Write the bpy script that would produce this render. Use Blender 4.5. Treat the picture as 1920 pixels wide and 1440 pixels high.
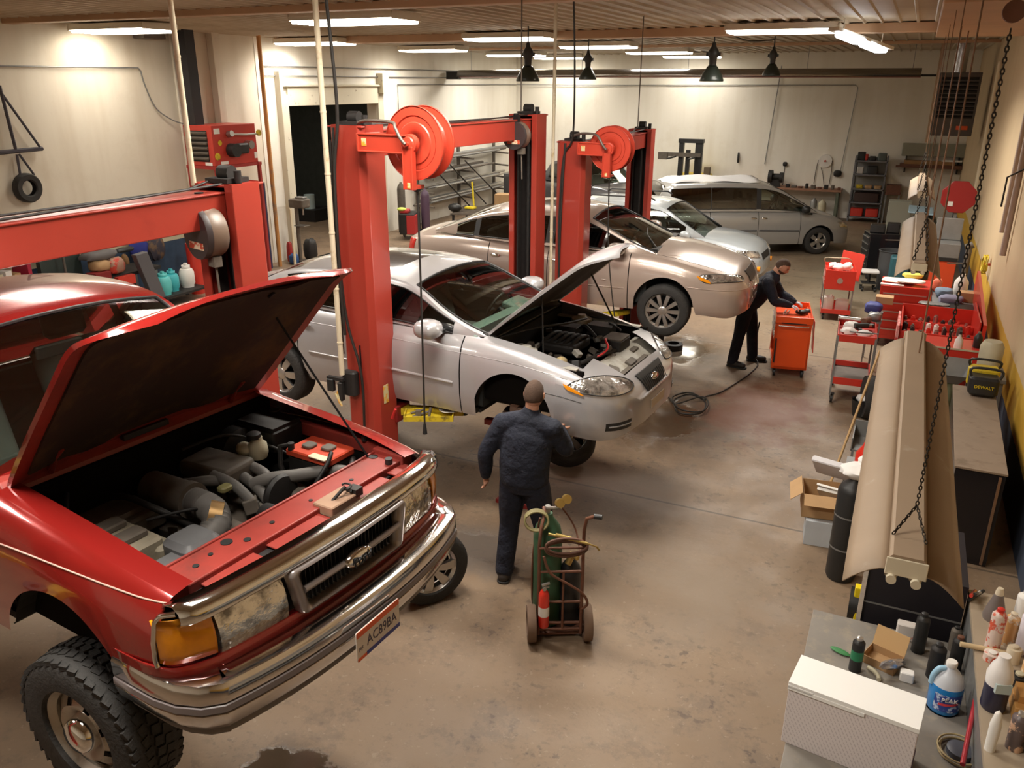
import bpy,bmesh,math,random
import numpy as np
from mathutils import Vector,Matrix,Euler
from mathutils.bvhtree import BVHTree
random.seed(7)
R=math.radians
scene=bpy.context.scene
col=scene.collection
for o in list(bpy.data.objects):
 bpy.data.objects.remove(o)
cam_data=bpy.data.cameras.new('camera')
cam_data.sensor_width=36.0
cam_data.lens=1530.0/1920.0*36.0
cam_data.clip_start=0.05
cam_data.clip_end=200
camera=bpy.data.objects.new('camera',cam_data)
col.objects.link(camera)
_pi,_ro,_ya=R(20.2),R(0.2),R(25.3)
_fw=Vector((-math.sin(_ya)*math.cos(_pi),math.cos(_ya)*math.cos(_pi),-math.sin(_pi)))
_rt=Vector((math.cos(_ya),math.sin(_ya),0))
_up=_rt.cross(_fw)
_r2=math.cos(_ro)*_rt+math.sin(_ro)*_up
_u2=-math.sin(_ro)*_rt+math.cos(_ro)*_up
_m=Matrix((_r2,_u2,-_fw)).transposed().to_4x4()
_m.translation=Vector((0,0,3.95))
camera.matrix_world=_m
scene.camera=camera
world=bpy.data.worlds.new('world')
scene.world=world
world.use_nodes=True
world.node_tree.nodes['Background'].inputs['Color'].default_value=(1.0,0.86,0.66,1)
world.node_tree.nodes['Background'].inputs['Strength'].default_value=0.10
scene.view_settings.view_transform='Standard'
scene.view_settings.look='None'
scene.view_settings.gamma=1.0
scene.view_settings.use_curve_mapping=False
scene.view_settings.exposure=0.0
try:
 scene.cycles.use_denoising=True
 scene.cycles.denoiser='OPENIMAGEDENOISE'
 scene.cycles.max_bounces=8
 scene.cycles.transparent_max_bounces=12
 scene.cycles.sample_clamp_indirect=6
 scene.cycles.caustics_reflective=False
 scene.cycles.caustics_refractive=False
except Exception:
 pass
CEIL=4.9
HALL_LAMPS=[(-12.1,10.5),(-7.25,10.2),(-12.0,15.4),(-7.25,15.2),(-2.15,14.6),(-11.6,19.7),(-6.9,19.2),(-11.2,23.9),(-6.6,23.2),(-11.0,27.0),(-6.6,26.9)]
LAMP_POWER=120.0
LAMP_COLOR=(1.0,0.945,0.86)
def area_light(name,loc,sx,sy,power,color=LAMP_COLOR,rot=(0,0,0),parent=None,spread=155):
 d=bpy.data.lights.new(name,'AREA')
 d.shape='RECTANGLE'
 d.size,d.size_y=sx,sy
 d.energy=power
 d.color=color
 d.spread=R(spread)
 o=bpy.data.objects.new(name,d)
 o.location=loc
 o.rotation_euler=rot
 col.objects.link(o)
 if parent:
  o.parent=parent
 return o
MATS={}
def nt(name):
 m=bpy.data.materials.new(name)
 m.use_nodes=True
 b=m.node_tree.nodes['Principled BSDF']
 return m,m.node_tree,b
def mat(name,c,rough=0.5,metal=0.0,coat=0.0,spec=0.5,var=0.0,vscale=6.0,bump=0.0,bscale=40.0,emit=None,es=0.0,dirt=None,dscale=3.0,dlo=0.5,dhi=0.7,rvar=0.0):
 if name in MATS:
  return MATS[name]
 m,t,b=nt(name)
 b.inputs['Roughness'].default_value=rough
 b.inputs['Metallic'].default_value=metal
 b.inputs['Coat Weight'].default_value=coat
 b.inputs['Coat Roughness'].default_value=0.05
 b.inputs['Specular IOR Level'].default_value=spec
 b.inputs['Base Color'].default_value=(*c,1)
 N,L=t.nodes,t.links
 tc=N.new('ShaderNodeTexCoord')
 src=None
 if var>0:
  no=N.new('ShaderNodeTexNoise')
  no.inputs['Scale'].default_value=vscale
  no.inputs['Detail'].default_value=6
  L.new(tc.outputs['Object'],no.inputs['Vector'])
  mx=N.new('ShaderNodeMix');mx.data_type='RGBA'
  mx.inputs['A'].default_value=(*[x*(1-var)for x in c],1)
  mx.inputs['B'].default_value=(*[min(1,x*(1+var))for x in c],1)
  L.new(no.outputs['Fac'],mx.inputs['Factor'])
  src=mx.outputs['Result']
 if dirt is not None:
  no=N.new('ShaderNodeTexNoise')
  no.inputs['Scale'].default_value=dscale
  no.inputs['Detail'].default_value=8
  no.inputs['Roughness'].default_value=0.65
  L.new(tc.outputs['Object'],no.inputs['Vector'])
  mr=N.new('ShaderNodeMapRange')
  mr.inputs['From Min'].default_value=dlo
  mr.inputs['From Max'].default_value=dhi
  L.new(no.outputs['Fac'],mr.inputs['Value'])
  mx=N.new('ShaderNodeMix');mx.data_type='RGBA'
  if src:L.new(src,mx.inputs['A'])
  else:mx.inputs['A'].default_value=(*c,1)
  mx.inputs['B'].default_value=(*dirt,1)
  L.new(mr.outputs['Result'],mx.inputs['Factor'])
  src=mx.outputs['Result']
 if src:L.new(src,b.inputs['Base Color'])
 if bump>0:
  no=N.new('ShaderNodeTexNoise')
  no.inputs['Scale'].default_value=bscale
  no.inputs['Detail'].default_value=5
  L.new(tc.outputs['Object'],no.inputs['Vector'])
  bp=N.new('ShaderNodeBump')
  bp.inputs['Strength'].default_value=bump
  bp.inputs['Distance'].default_value=0.02 if bscale>9 else 0.05
  L.new(no.outputs['Fac'],bp.inputs['Height'])
  L.new(bp.outputs['Normal'],b.inputs['Normal'])
 if emit:
  b.inputs['Emission Color'].default_value=(*emit,1)
  b.inputs['Emission Strength'].default_value=es
 MATS[name]=m
 return m
def glass_mat(name,tint,gloss=0.06,rough=0.02):
 if name in MATS:return MATS[name]
 m=bpy.data.materials.new(name);m.use_nodes=True
 t=m.node_tree;N,L=t.nodes,t.links
 for n in list(N):N.remove(n)
 out=N.new('ShaderNodeOutputMaterial')
 tr=N.new('ShaderNodeBsdfTransparent');tr.inputs['Color'].default_value=(*tint,1)
 gl=N.new('ShaderNodeBsdfGlossy');gl.inputs['Roughness'].default_value=rough
 gl.inputs['Color'].default_value=(0.95,0.95,0.95,1)
 fr=N.new('ShaderNodeFresnel');fr.inputs['IOR'].default_value=1.5
 ad=N.new('ShaderNodeMath');ad.operation='ADD';ad.inputs[1].default_value=gloss
 ms=N.new('ShaderNodeMixShader')
 L.new(fr.outputs[0],ad.inputs[0]);L.new(ad.outputs[0],ms.inputs[0])
 L.new(tr.outputs[0],ms.inputs[1]);L.new(gl.outputs[0],ms.inputs[2])
 L.new(ms.outputs[0],out.inputs[0])
 MATS[name]=m
 return m
class MB:
 def __init__(s):
  s.v,s.f,s.m=[],[],[]
 def add(s,vs,fs,mi=0,M=None):
  o=len(s.v)
  for p in vs:
   p=Vector(p)
   s.v.append(M@p if M is not None else p)
  for f in fs:
   s.f.append([i+o for i in f]);s.m.append(mi)
  return s
 def box(s,c,d,mi=0,rot=(0,0,0),taper=None):
  x,y,z=d[0]/2,d[1]/2,d[2]/2
  tx,ty=taper or(1,1)
  vs=[(-x,-y,-z),(x,-y,-z),(x,y,-z),(-x,y,-z),(-x*tx,-y*ty,z),(x*tx,-y*ty,z),(x*tx,y*ty,z),(-x*tx,y*ty,z)]
  M=Matrix.Translation(c)@Euler(rot).to_matrix().to_4x4()
  return s.add(vs,[(3,2,1,0),(4,5,6,7),(0,1,5,4),(1,2,6,5),(2,3,7,6),(3,0,4,7)],mi,M)
 def bx(s,x0,x1,y0,y1,z0,z1,mi=0):
  return s.box(((x0+x1)/2,(y0+y1)/2,(z0+z1)/2),(x1-x0,y1-y0,z1-z0),mi)
 def rbox(s,c,d,r=0.02,mi=0,rot=(0,0,0),n=3):
  x,y,z=d[0]/2,d[1]/2,d[2]/2
  r=min(r,x*.99,y*.99)
  ch=min(r*.5,z*.5)
  def ring(zz,k):
   pts=[]
   for(sx,sy,a0)in((1,1,0),(-1,1,90),(-1,-1,180),(1,-1,270)):
    for i in range(n+1):
     a=R(a0+90*i/n)
     pts.append((sx*(x-r)+(r-k)*math.cos(a),sy*(y-r)+(r-k)*math.sin(a),zz))
   return pts
  rings=[ring(-z,ch),ring(-z+ch,0),ring(z-ch,0),ring(z,ch)]
  vs=[p for rg in rings for p in rg]
  q=len(rings[0]);fs=[]
  for k in range(3):
   for i in range(q):
    j=(i+1)%q
    fs.append((k*q+i,k*q+j,(k+1)*q+j,(k+1)*q+i))
  fs.append(tuple(range(q))[::-1]);fs.append(tuple(3*q+i for i in range(q)))
  M=Matrix.Translation(c)@Euler(rot).to_matrix().to_4x4()
  return s.add(vs,fs,mi,M)
 def lathe(s,prof,c=(0,0,0),axis='z',n=24,mi=0,M=None,caps=True,mis=None):
  vs=[]
  for(r,h)in prof:
   for i in range(n):
    a=2*math.pi*i/n
    vs.append((r*math.cos(a),r*math.sin(a),h))
  rotm={'z':Matrix.Identity(4),'y':Matrix.Rotation(R(-90),4,'X'),'x':Matrix.Rotation(R(90),4,'Y')}[axis]
  T=Matrix.Translation(c)@rotm
  if M is not None:T=M@T
  o=len(s.v)
  for p in vs:s.v.append(T@Vector(p))
  for k in range(len(prof)-1):
   for i in range(n):
    j=(i+1)%n
    s.f.append([o+k*n+i,o+k*n+j,o+(k+1)*n+j,o+(k+1)*n+i]);s.m.append(mis[k]if mis else mi)
  if caps:
   if prof[0][0]>1e-5:s.f.append([o+i for i in range(n)][::-1]);s.m.append(mis[0]if mis else mi)
   if prof[-1][0]>1e-5:s.f.append([o+(len(prof)-1)*n+i for i in range(n)]);s.m.append(mis[-1]if mis else mi)
  return s
 def cyl(s,p0,p1,r,r1=None,n=12,mi=0):
  p0,p1=Vector(p0),Vector(p1)
  d=p1-p0
  M=Matrix.Translation(p0)@d.to_track_quat('Z','Y').to_matrix().to_4x4()
  return s.lathe([(r,0),(r if r1 is None else r1,d.length)],n=n,mi=mi,M=M)
 def tube(s,pts,r,n=8,mi=0,closed=False,rr=None):
  pts=[Vector(p)for p in pts]
  N=len(pts);o=len(s.v)
  up=None
  for i,p in enumerate(pts):
   a=pts[(i-1)%N]if(closed or i>0)else p
   b=pts[(i+1)%N]if(closed or i<N-1)else p
   t=(b-a).normalized()if(b-a).length>1e-9 else Vector((0,0,1))
   if up is None:
    up=Vector((0,0,1))if abs(t.z)<.9 else Vector((1,0,0))
   u=(up-t*up.dot(t))
   if u.length<1e-6:u=t.orthogonal()
   u.normalize();w=t.cross(u);up=u
   rad=rr[i]if rr else r
   for k in range(n):
    q=2*math.pi*k/n
    s.v.append(p+u*(rad*math.cos(q))+w*(rad*math.sin(q)))
  m=N if closed else N-1
  for i in range(m):
   for k in range(n):
    l=(k+1)%n;j=(i+1)%N
    s.f.append([o+i*n+k,o+i*n+l,o+j*n+l,o+j*n+k]);s.m.append(mi)
  if not closed:
   s.f.append([o+k for k in range(n)][::-1]);s.m.append(mi)
   s.f.append([o+(N-1)*n+k for k in range(n)]);s.m.append(mi)
  return s
 def prism(s,poly,h0,h1,axis='z',mi=0,M=None):
  def P(a,b,h):return{'z':(a,b,h),'y':(a,h,b),'x':(h,a,b)}[axis]
  n=len(poly)
  vs=[P(a,b,h0)for a,b in poly]+[P(a,b,h1)for a,b in poly]
  fs=[tuple(range(n))[::-1],tuple(range(n,2*n))]
  for i in range(n):
   j=(i+1)%n
   fs.append((i,j,n+j,n+i))
  return s.add(vs,fs,mi,M)
 def grid(s,rows,mi=0,closed_u=False,closed_v=False):
  o=len(s.v);nr,nc=len(rows),len(rows[0])
  for r_ in rows:
   for p in r_:s.v.append(Vector(p))
  for i in range(nr if closed_u else nr-1):
   for j in range(nc if closed_v else nc-1):
    a,b=(i+1)%nr,(j+1)%nc
    s.f.append([o+i*nc+j,o+i*nc+b,o+a*nc+b,o+a*nc+j]);s.m.append(mi)
  return s
 def blob(s,c,d,mi=0,n=10,jit=0.0,rot=(0,0,0),p=2.0):
  M=Matrix.Translation(c)@Euler(rot).to_matrix().to_4x4()
  rows=[]
  f=lambda t:math.copysign(abs(t)**(2/p),t)
  for i in range(n+1):
   th=math.pi*i/n-math.pi/2
   row=[]
   for j in range(n*2):
    ph=math.pi*j/n
    k=1+random.uniform(-jit,jit)if 0<i<n else 1
    row.append(M@Vector((d[0]/2*f(math.cos(th))*f(math.cos(ph))*k,d[1]/2*f(math.cos(th))*f(math.sin(ph))*k,d[2]/2*f(math.sin(th))*k)))
   rows.append(row)
  return s.grid(rows,mi,closed_v=True)
 def build(s,name,mats,parent=None,smooth=None,bevel=0.0,solid=0.0,subsurf=0,loc=None,rot=None):
  me=bpy.data.meshes.new(name)
  me.from_pydata([tuple(p)for p in s.v],[],s.f)
  if not isinstance(mats,(list,tuple)):mats=[mats]
  for m in mats:me.materials.append(m)
  me.polygons.foreach_set('material_index',s.m)
  bm=bmesh.new();bm.from_mesh(me)
  bmesh.ops.remove_doubles(bm,verts=bm.verts,dist=1e-5)
  bmesh.ops.recalc_face_normals(bm,faces=bm.faces)
  bm.to_mesh(me);bm.free()
  if smooth is not None:
   me.polygons.foreach_set('use_smooth',[True]*len(me.polygons))
   try:me.set_sharp_from_angle(angle=R(smooth))
   except Exception:pass
  me.update()
  o=bpy.data.objects.new(name,me)
  col.objects.link(o)
  if parent:o.parent=parent
  if loc is not None:o.location=loc
  if rot is not None:o.rotation_euler=rot
  if solid:
   md=o.modifiers.new('solid','SOLIDIFY');md.thickness=solid;md.offset=0
  if bevel:
   md=o.modifiers.new('bevel','BEVEL');md.width=bevel;md.segments=2;md.limit_method='ANGLE';md.angle_limit=R(40)
   md.harden_normals=False
  if subsurf:
   md=o.modifiers.new('sub','SUBSURF');md.levels=subsurf;md.render_levels=subsurf
  return o
def thing(name,label,cat,loc=(0,0,0),rz=0.0,group=None,rot=None):
 o=bpy.data.objects.new(name,None)
 o.empty_display_size=0.1
 col.objects.link(o)
 o.location=loc
 o.rotation_euler=rot if rot else(0,0,rz)
 o['label']=label;o['category']=cat
 if group:o['group']=group
 return o
def tag(o,label,cat,group=None,kind=None):
 o['label']=label;o['category']=cat
 if group:o['group']=group
 if kind:o['kind']=kind
 return o
def struct(o):
 o['kind']='structure'
 return o
def copy_tree(o,parent=None,label=None,group=None,loc=None,rz=None):
 c=o.copy();col.objects.link(c)
 if parent:c.parent=parent
 if label:c['label']=label
 if group:c['group']=group
 if loc is not None:c.location=loc
 if rz is not None:c.rotation_euler=(0,0,rz)
 for ch in list(o.children):copy_tree(ch,c)
 return c
def smoothpts(pts,k=6):
 P=[Vector(p)for p in pts];out=[]
 for i in range(len(P)-1):
  a,b,c,d=P[max(i-1,0)],P[i],P[i+1],P[min(i+2,len(P)-1)]
  for j in range(k):
   t=j/k
   out.append(0.5*((2*b)+(c-a)*t+(2*a-5*b+4*c-d)*t*t+(3*b-a-3*c+d)*t**3))
 out.append(P[-1]);return out
def text_part(name,body,size,m,parent,loc,rot,depth=0.002,sx=1.0,align='CENTER',bold=0.0):
 cu=bpy.data.curves.new(name,'FONT');cu.body=body;cu.size=size;cu.extrude=depth;cu.offset=bold
 cu.align_x=align;cu.align_y='CENTER';cu.resolution_u=2
 tmp=bpy.data.objects.new('tmp',cu);col.objects.link(tmp)
 bpy.context.view_layer.update()
 me=bpy.data.meshes.new_from_object(tmp.evaluated_get(bpy.context.evaluated_depsgraph_get()))
 bpy.data.objects.remove(tmp)
 me.materials.clear();me.materials.append(m)
 for v in me.vertices:v.co.x*=sx
 o=bpy.data.objects.new(name,me);col.objects.link(o)
 o.parent=parent;o.location=loc;o.rotation_euler=rot
 return o
def wall_mat(name,base,low,seed=0.0,bands=None,streak=0.35,zlow=None):
 m,t,b=nt(name);N,L=t.nodes,t.links
 b.inputs['Roughness'].default_value=0.75
 tc=N.new('ShaderNodeTexCoord')
 mp=N.new('ShaderNodeMapping');mp.inputs['Scale'].default_value=(1.1,1.1,0.12);mp.inputs['Location'].default_value=(seed,seed,seed)
 L.new(tc.outputs['Object'],mp.inputs['Vector'])
 n1=N.new('ShaderNodeTexNoise');n1.inputs['Scale'].default_value=2.4;n1.inputs['Detail'].default_value=7
 L.new(mp.outputs[0],n1.inputs['Vector'])
 n2=N.new('ShaderNodeTexNoise');n2.inputs['Scale'].default_value=1.1;n2.inputs['Detail'].default_value=8;n2.inputs['Roughness'].default_value=0.7
 L.new(tc.outputs['Object'],n2.inputs['Vector'])
 mr=N.new('ShaderNodeMapRange');mr.inputs['From Min'].default_value=0.45;mr.inputs['From Max'].default_value=0.8;mr.inputs['To Max'].default_value=streak
 L.new(n1.outputs['Fac'],mr.inputs['Value'])
 mx=N.new('ShaderNodeMix');mx.data_type='RGBA';mx.inputs['A'].default_value=(*base,1);mx.inputs['B'].default_value=(*low,1)
 L.new(mr.outputs['Result'],mx.inputs['Factor'])
 mr2=N.new('ShaderNodeMapRange');mr2.inputs['From Min'].default_value=0.55;mr2.inputs['From Max'].default_value=0.75;mr2.inputs['To Max'].default_value=0.3
 L.new(n2.outputs['Fac'],mr2.inputs['Value'])
 mx2=N.new('ShaderNodeMix');mx2.data_type='RGBA';mx2.inputs['B'].default_value=(*low,1)
 L.new(mx.outputs['Result'],mx2.inputs['A']);L.new(mr2.outputs['Result'],mx2.inputs['Factor'])
 src=mx2.outputs['Result']
 if bands:
  sp=N.new('ShaderNodeSeparateXYZ');L.new(tc.outputs['Object'],sp.inputs[0])
  wob=N.new('ShaderNodeTexNoise');wob.inputs['Scale'].default_value=3;L.new(tc.outputs['Object'],wob.inputs['Vector'])
  ma=N.new('ShaderNodeMath');ma.operation='MULTIPLY_ADD';ma.inputs[1].default_value=0.06;L.new(wob.outputs['Fac'],ma.inputs[0]);L.new(sp.outputs['Z'],ma.inputs[2])
  for(zt,c)in bands:
   lt=N.new('ShaderNodeMath');lt.operation='LESS_THAN';lt.inputs[1].default_value=zt;L.new(ma.outputs[0],lt.inputs[0])
   m3=N.new('ShaderNodeMix');m3.data_type='RGBA';m3.inputs['B'].default_value=(*c,1)
   L.new(src,m3.inputs['A']);L.new(lt.outputs[0],m3.inputs['Factor']);src=m3.outputs['Result']
 L.new(src,b.inputs['Base Color'])
 return m
XR,XL,YB=1.36,-13.1,28.0
m,t,b=nt('stained_concrete');N,L=t.nodes,t.links
tc=N.new('ShaderNodeTexCoord')
def noise(scale,detail=6,rough=0.55,vec=None):
 n=N.new('ShaderNodeTexNoise');n.inputs['Scale'].default_value=scale;n.inputs['Detail'].default_value=detail;n.inputs['Roughness'].default_value=rough
 L.new(vec or tc.outputs['Object'],n.inputs['Vector']);return n.outputs['Fac']
def ramp(src,lo,hi,a=0.0,bb=1.0):
 r_=N.new('ShaderNodeMapRange');r_.inputs['From Min'].default_value=lo;r_.inputs['From Max'].default_value=hi
 r_.inputs['To Min'].default_value=a;r_.inputs['To Max'].default_value=bb;L.new(src,r_.inputs['Value']);return r_.outputs['Result']
def mixc(a,bcol,f):
 x=N.new('ShaderNodeMix');x.data_type='RGBA'
 if isinstance(a,tuple):x.inputs['A'].default_value=(*a,1)
 else:L.new(a,x.inputs['A'])
 x.inputs['B'].default_value=(*bcol,1);L.new(f,x.inputs['Factor']);return x.outputs['Result']
def math2(op,a,b_):
 x=N.new('ShaderNodeMath');x.operation=op
 for i,q in enumerate((a,b_)):
  if isinstance(q,(int,float)):x.inputs[i].default_value=q
  else:L.new(q,x.inputs[i])
 return x.outputs[0]
def spot(cx,cy,rx,ry,soft=0.5,amp=0.9,ns=2.5):
 mp=N.new('ShaderNodeMapping');mp.inputs['Location'].default_value=(-cx/rx,-cy/ry,0);mp.inputs['Scale'].default_value=(1/rx,1/ry,0)
 L.new(tc.outputs['Object'],mp.inputs['Vector'])
 ln=N.new('ShaderNodeVectorMath');ln.operation='LENGTH';L.new(mp.outputs[0],ln.inputs[0])
 d=math2('ADD',ln.outputs['Value'],math2('MULTIPLY',math2('SUBTRACT',noise(ns,8,0.65),0.5),amp*2))
 return ramp(d,1.0,1.0-soft)
big=ramp(noise(0.45,5),0.35,0.65)
c=mixc((0.250,0.175,0.112),(0.195,0.132,0.082),big)
c=mixc(c,(0.315,0.228,0.15),ramp(noise(1.3,8,0.7),0.56,0.75,0,0.5))
c=mixc(c,(0.16,0.115,0.075),ramp(noise(3.2,10,0.75),0.54,0.72,0,0.6))
c=mixc(c,(0.13,0.09,0.065),ramp(noise(7.0,9,0.75),0.56,0.68,0,0.6))
c=mixc(c,(0.15,0.105,0.072),ramp(noise(2.2,9,0.8),0.52,0.60,0,0.6))
c=mixc(c,(0.215,0.175,0.12),spot(-0.7,18.5,2.6,9.0,0.9,0.5,0.6))
c=mixc(c,(0.085,0.058,0.042),math2('MULTIPLY',ramp(noise(13.0,5,0.6),.56,.62),ramp(noise(1.1,4,.6),.47,.58,0,.75)))
c=mixc(c,(0.36,0.28,0.20),math2('MULTIPLY',ramp(noise(18.0,5,0.6),.62,.66),.35))
for sp_,colr in(((-2.2,9.4,1.1,1.5,0.7,0.9,1.6),(0.085,0.055,0.035)),((-1.3,10.2,1.0,1.3,0.6,1.2,2.2),(0.13,0.045,0.02)),((-2.9,12.2,1.1,1.3,0.8,0.8,1.3),(0.08,0.062,0.046)),((-3.0,5.7,0.75,0.5,0.6,0.7,2.5),(0.12,0.10,0.085)),((-2.6,7.3,1.3,0.45,0.9,0.8,1.8),(0.15,0.085,0.06)),((-1.5,7.2,1.6,1.1,0.9,1.3,2.6),(0.19,0.135,0.09)),((-1.0,5.9,1.3,1.0,0.9,1.3,2.4),(0.22,0.165,0.115))):
 f=spot(*sp_)
 c=mixc(c,colr,math2('MULTIPLY',f,0.88))
oil=spot(-2.86,2.88,0.34,0.26,0.2,0.9,4.0)
c=mixc(c,(0.07,0.05,0.033),math2('MULTIPLY',oil,0.85))
wet=math2('MAXIMUM',math2('MAXIMUM',spot(-2.45,9.35,0.62,0.95,0.3,0.8,2.2),spot(-2.9,12.3,0.8,1.0,0.4,0.8,1.6)),math2('MAXIMUM',spot(-2.9,5.75,0.45,0.28,0.3,0.7,3.5),oil))
sp=N.new('ShaderNodeSeparateXYZ');L.new(tc.outputs['Object'],sp.inputs[0])
for ax,pos in(('Y',7.26),('Y',12.9),('Y',18.6),('X',-8.4)):
 d=math2('ABSOLUTE',math2('SUBTRACT',sp.outputs[ax],pos),0)
 line=math2('LESS_THAN',d,0.014)
 c=mixc(c,(0.07,0.05,0.035),math2('MULTIPLY',line,0.8))
L.new(c,b.inputs['Base Color'])
ro=math2('SUBTRACT',ramp(noise(2.0,6),0.3,0.7,0.42,0.68),math2('MULTIPLY',wet,0.5))
L.new(math2('MAXIMUM',ro,0.04),b.inputs['Roughness'])
bp=N.new('ShaderNodeBump');bp.inputs['Strength'].default_value=0.25;bp.inputs['Distance'].default_value=0.01
L.new(math2('MULTIPLY',noise(22,8,0.7),math2('SUBTRACT',1.0,wet)),bp.inputs['Height']);L.new(bp.outputs[0],b.inputs['Normal'])
M_FLOOR=m
struct(MB().bx(-20.5,3.5,-4.0,YB+.3,-0.2,0.0).build('floor',M_FLOOR))
M_WALL_L=wall_mat('cream_wall',(0.74,0.68,0.57),(0.52,0.43,0.31),3.0,streak=0.5)
M_WALL_B=wall_mat('white_wall',(0.88,0.85,0.77),(0.66,0.60,0.48),11.0,streak=0.4)
M_WALL_R=wall_mat('yellow_banded_wall',(0.62,0.48,0.30),(0.46,0.33,0.18),7.0,bands=[(1.12,(0.62,0.37,0.04)),(0.95,(0.60,0.34,0.03)),(0.62,(0.05,0.065,0.10))],streak=0.25)
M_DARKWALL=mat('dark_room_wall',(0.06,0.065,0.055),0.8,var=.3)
M_WHITEPAINT=mat('chipped_white_paint',(0.68,0.63,0.50),0.6,dirt=(0.25,0.19,0.12),dscale=7,dlo=.62,dhi=.7)
DY0,DY1,DZ=15.6,19.2,3.45
w=MB().bx(XL-.3,XL,-4,DY0,0,CEIL).bx(XL-.3,XL,DY1,YB,0,CEIL).bx(XL-.3,XL,DY0,DY1,DZ,CEIL)
struct(w.build('wall_left',M_WALL_L))
struct(MB().bx(XL+.002,XL+.012,14.7,DY0,0,CEIL-.02).bx(XL+.002,XL+.012,DY1,YB-.02,0,CEIL-.02).bx(XL+.002,XL+.012,DY0,DY1,DZ,CEIL-.02).build('wall_left_far',M_WALL_B))
struct(MB().bx(XL-7.2,3.2,YB,YB+.3,0,CEIL).build('wall_back',M_WALL_B))
struct(MB().bx(XR,XR+.3,-4,YB,0,CEIL).build('wall_right',M_WALL_R))
struct(MB().bx(XL-7.2,3.2,-4.3,-4.0,0,CEIL).build('wall_near',M_WALL_L))
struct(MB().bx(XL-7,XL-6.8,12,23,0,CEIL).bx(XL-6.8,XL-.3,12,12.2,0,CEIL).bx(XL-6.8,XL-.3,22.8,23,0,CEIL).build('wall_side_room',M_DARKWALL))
struct(MB().bx(XL,XL+.07,DY0-.28,DY0,0,DZ+.25).bx(XL,XL+.07,DY1,DY1+.25,0,DZ+.25).bx(XL,XL+.07,DY0,DY1,DZ,DZ+.42).bx(XL,XL+.16,DY0-.35,DY0-.25,0,DZ+0.75).bx(XL,XL+.2,DY1+.05,DY1+.35,DZ+.25,DZ+.75).bx(XL,XL+.12,DY0-.3,DY1+.3,DZ+.42,DZ+.47).build('trim_1',M_WHITEPAINT,bevel=.01))
m,t,b=nt('ribbed_ceiling');N,L=t.nodes,t.links
b.inputs['Roughness'].default_value=0.45
tc=N.new('ShaderNodeTexCoord')
c=mixc((0.56,0.48,0.36),(0.38,0.30,0.20),ramp(noise(0.8,6),0.35,0.7))
L.new(c,b.inputs['Base Color'])
M_CEIL=m
rows=[]
x=XL-.1
prof=[]
while x<XR+.1:
 prof+=[(x,CEIL),(x+.20,CEIL),(x+.215,CEIL-.028),(x+.245,CEIL-.028),(x+.26,CEIL)]
 x+=.26
prof=[p for p in prof]
ce=MB().grid([[(px,-4,pz)for px,pz in prof],[(px,YB+.1,pz)for px,pz in prof]])
ce.bx(XL-7.2,XL-.05,-4,YB,CEIL,CEIL+.1)
ce.bx(XL-.2,XR+.3,-4.2,YB+.2,CEIL+.05,CEIL+.2)
struct(ce.build('ceiling',M_CEIL))
M_BEAM=mat('tan_beam_paint',(0.52,0.33,0.20),0.5,var=.2,vscale=2)
struct(MB().bx(XL,XR,15.35,15.65,CEIL-.16,CEIL-.015).build('trim_2',M_BEAM,bevel=.01))
struct(MB().bx(XL,XR,21.6,21.75,CEIL-.08,CEIL-.01).build('trim_3',M_BEAM,bevel=.01))
struct(MB().bx(XL,XR,9.1,9.3,CEIL-.10,CEIL-.01).build('trim_4',M_BEAM,bevel=.01))
struct(MB().bx(.05,XR,9.0,15.3,CEIL-.25,CEIL-.01).build('trim_5',M_BEAM,bevel=.01))
struct(MB().bx(XL,XL+.16,13.35,13.55,0,CEIL).bx(XL,XL+.05,12.4,12.44,0,CEIL).build('trim_7',M_WALL_L,bevel=.01))
M_CHANNEL=mat('grey_white_panel',(0.62,0.56,0.40),.6,dirt=(.3,.24,.15),dscale=2)
struct(MB().bx(XL,XL+.02,-2,13.0,1.0,1.55).bx(XL,XL+.05,-2,13.0,1.5,1.56).build('trim_8',M_CHANNEL))
M_BLUE=mat('dark_blue_wall_paint',(0.03,0.06,0.11),.6,var=.3)
struct(MB().bx(XL,XL+.015,-2,14.6,0,1.0).build('trim_9',M_BLUE))
M_TUBE=mat('lit_tube',(1,.95,.85),.4,emit=(1.0,.93,.80),es=9.0)
M_FIX=mat('fixture_white',(.75,.7,.6),.35)
M_DARKMETAL=mat('dark_metal',(.02,.02,.022),.5,metal=.6)
M_BLACK=mat('black_rubber',(.014,.014,.014),.6,var=.3,vscale=20)
def high_bay(x,y,label,k_=1.0):
 t=thing('ceiling_light',label,'light',(x,y,CEIL-.14),0,'high bay lamps under the ribbed ceiling')
 f=MB().bx(-.85,.85,-.36,.36,.05,.09)
 for k in range(6):
  yy=-.3+.12*k
  f.prism([(yy-.058,.0),(yy-.05,.005),(yy-.02,.045),(yy+.02,.045),(yy+.05,.005),(yy+.058,.0),(yy+.05,.055),(yy-.05,.055)],-.85,.85,'x')
 f.bx(-.86,-.84,-.36,.36,-.01,.08).bx(.84,.86,-.36,.36,-.01,.08)
 f.build('reflector',M_FIX,t)
 for k in range(6):
  MB().cyl((-.83,-.3+.12*k,-.012),(.83,-.3+.12*k,-.018),.03,n=8).build('tube',M_TUBE,t,smooth=60)
 s_=MB()
 for sx in(-.6,.6):s_.cyl((sx,0,.09),(sx,0,.135),.008,n=6)
 s_.build('hanger',M_FIX,t)
 area_light('lamp_light',(0,0,-.045),1.6,.66,LAMP_POWER*k_,parent=t)
 return t
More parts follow.
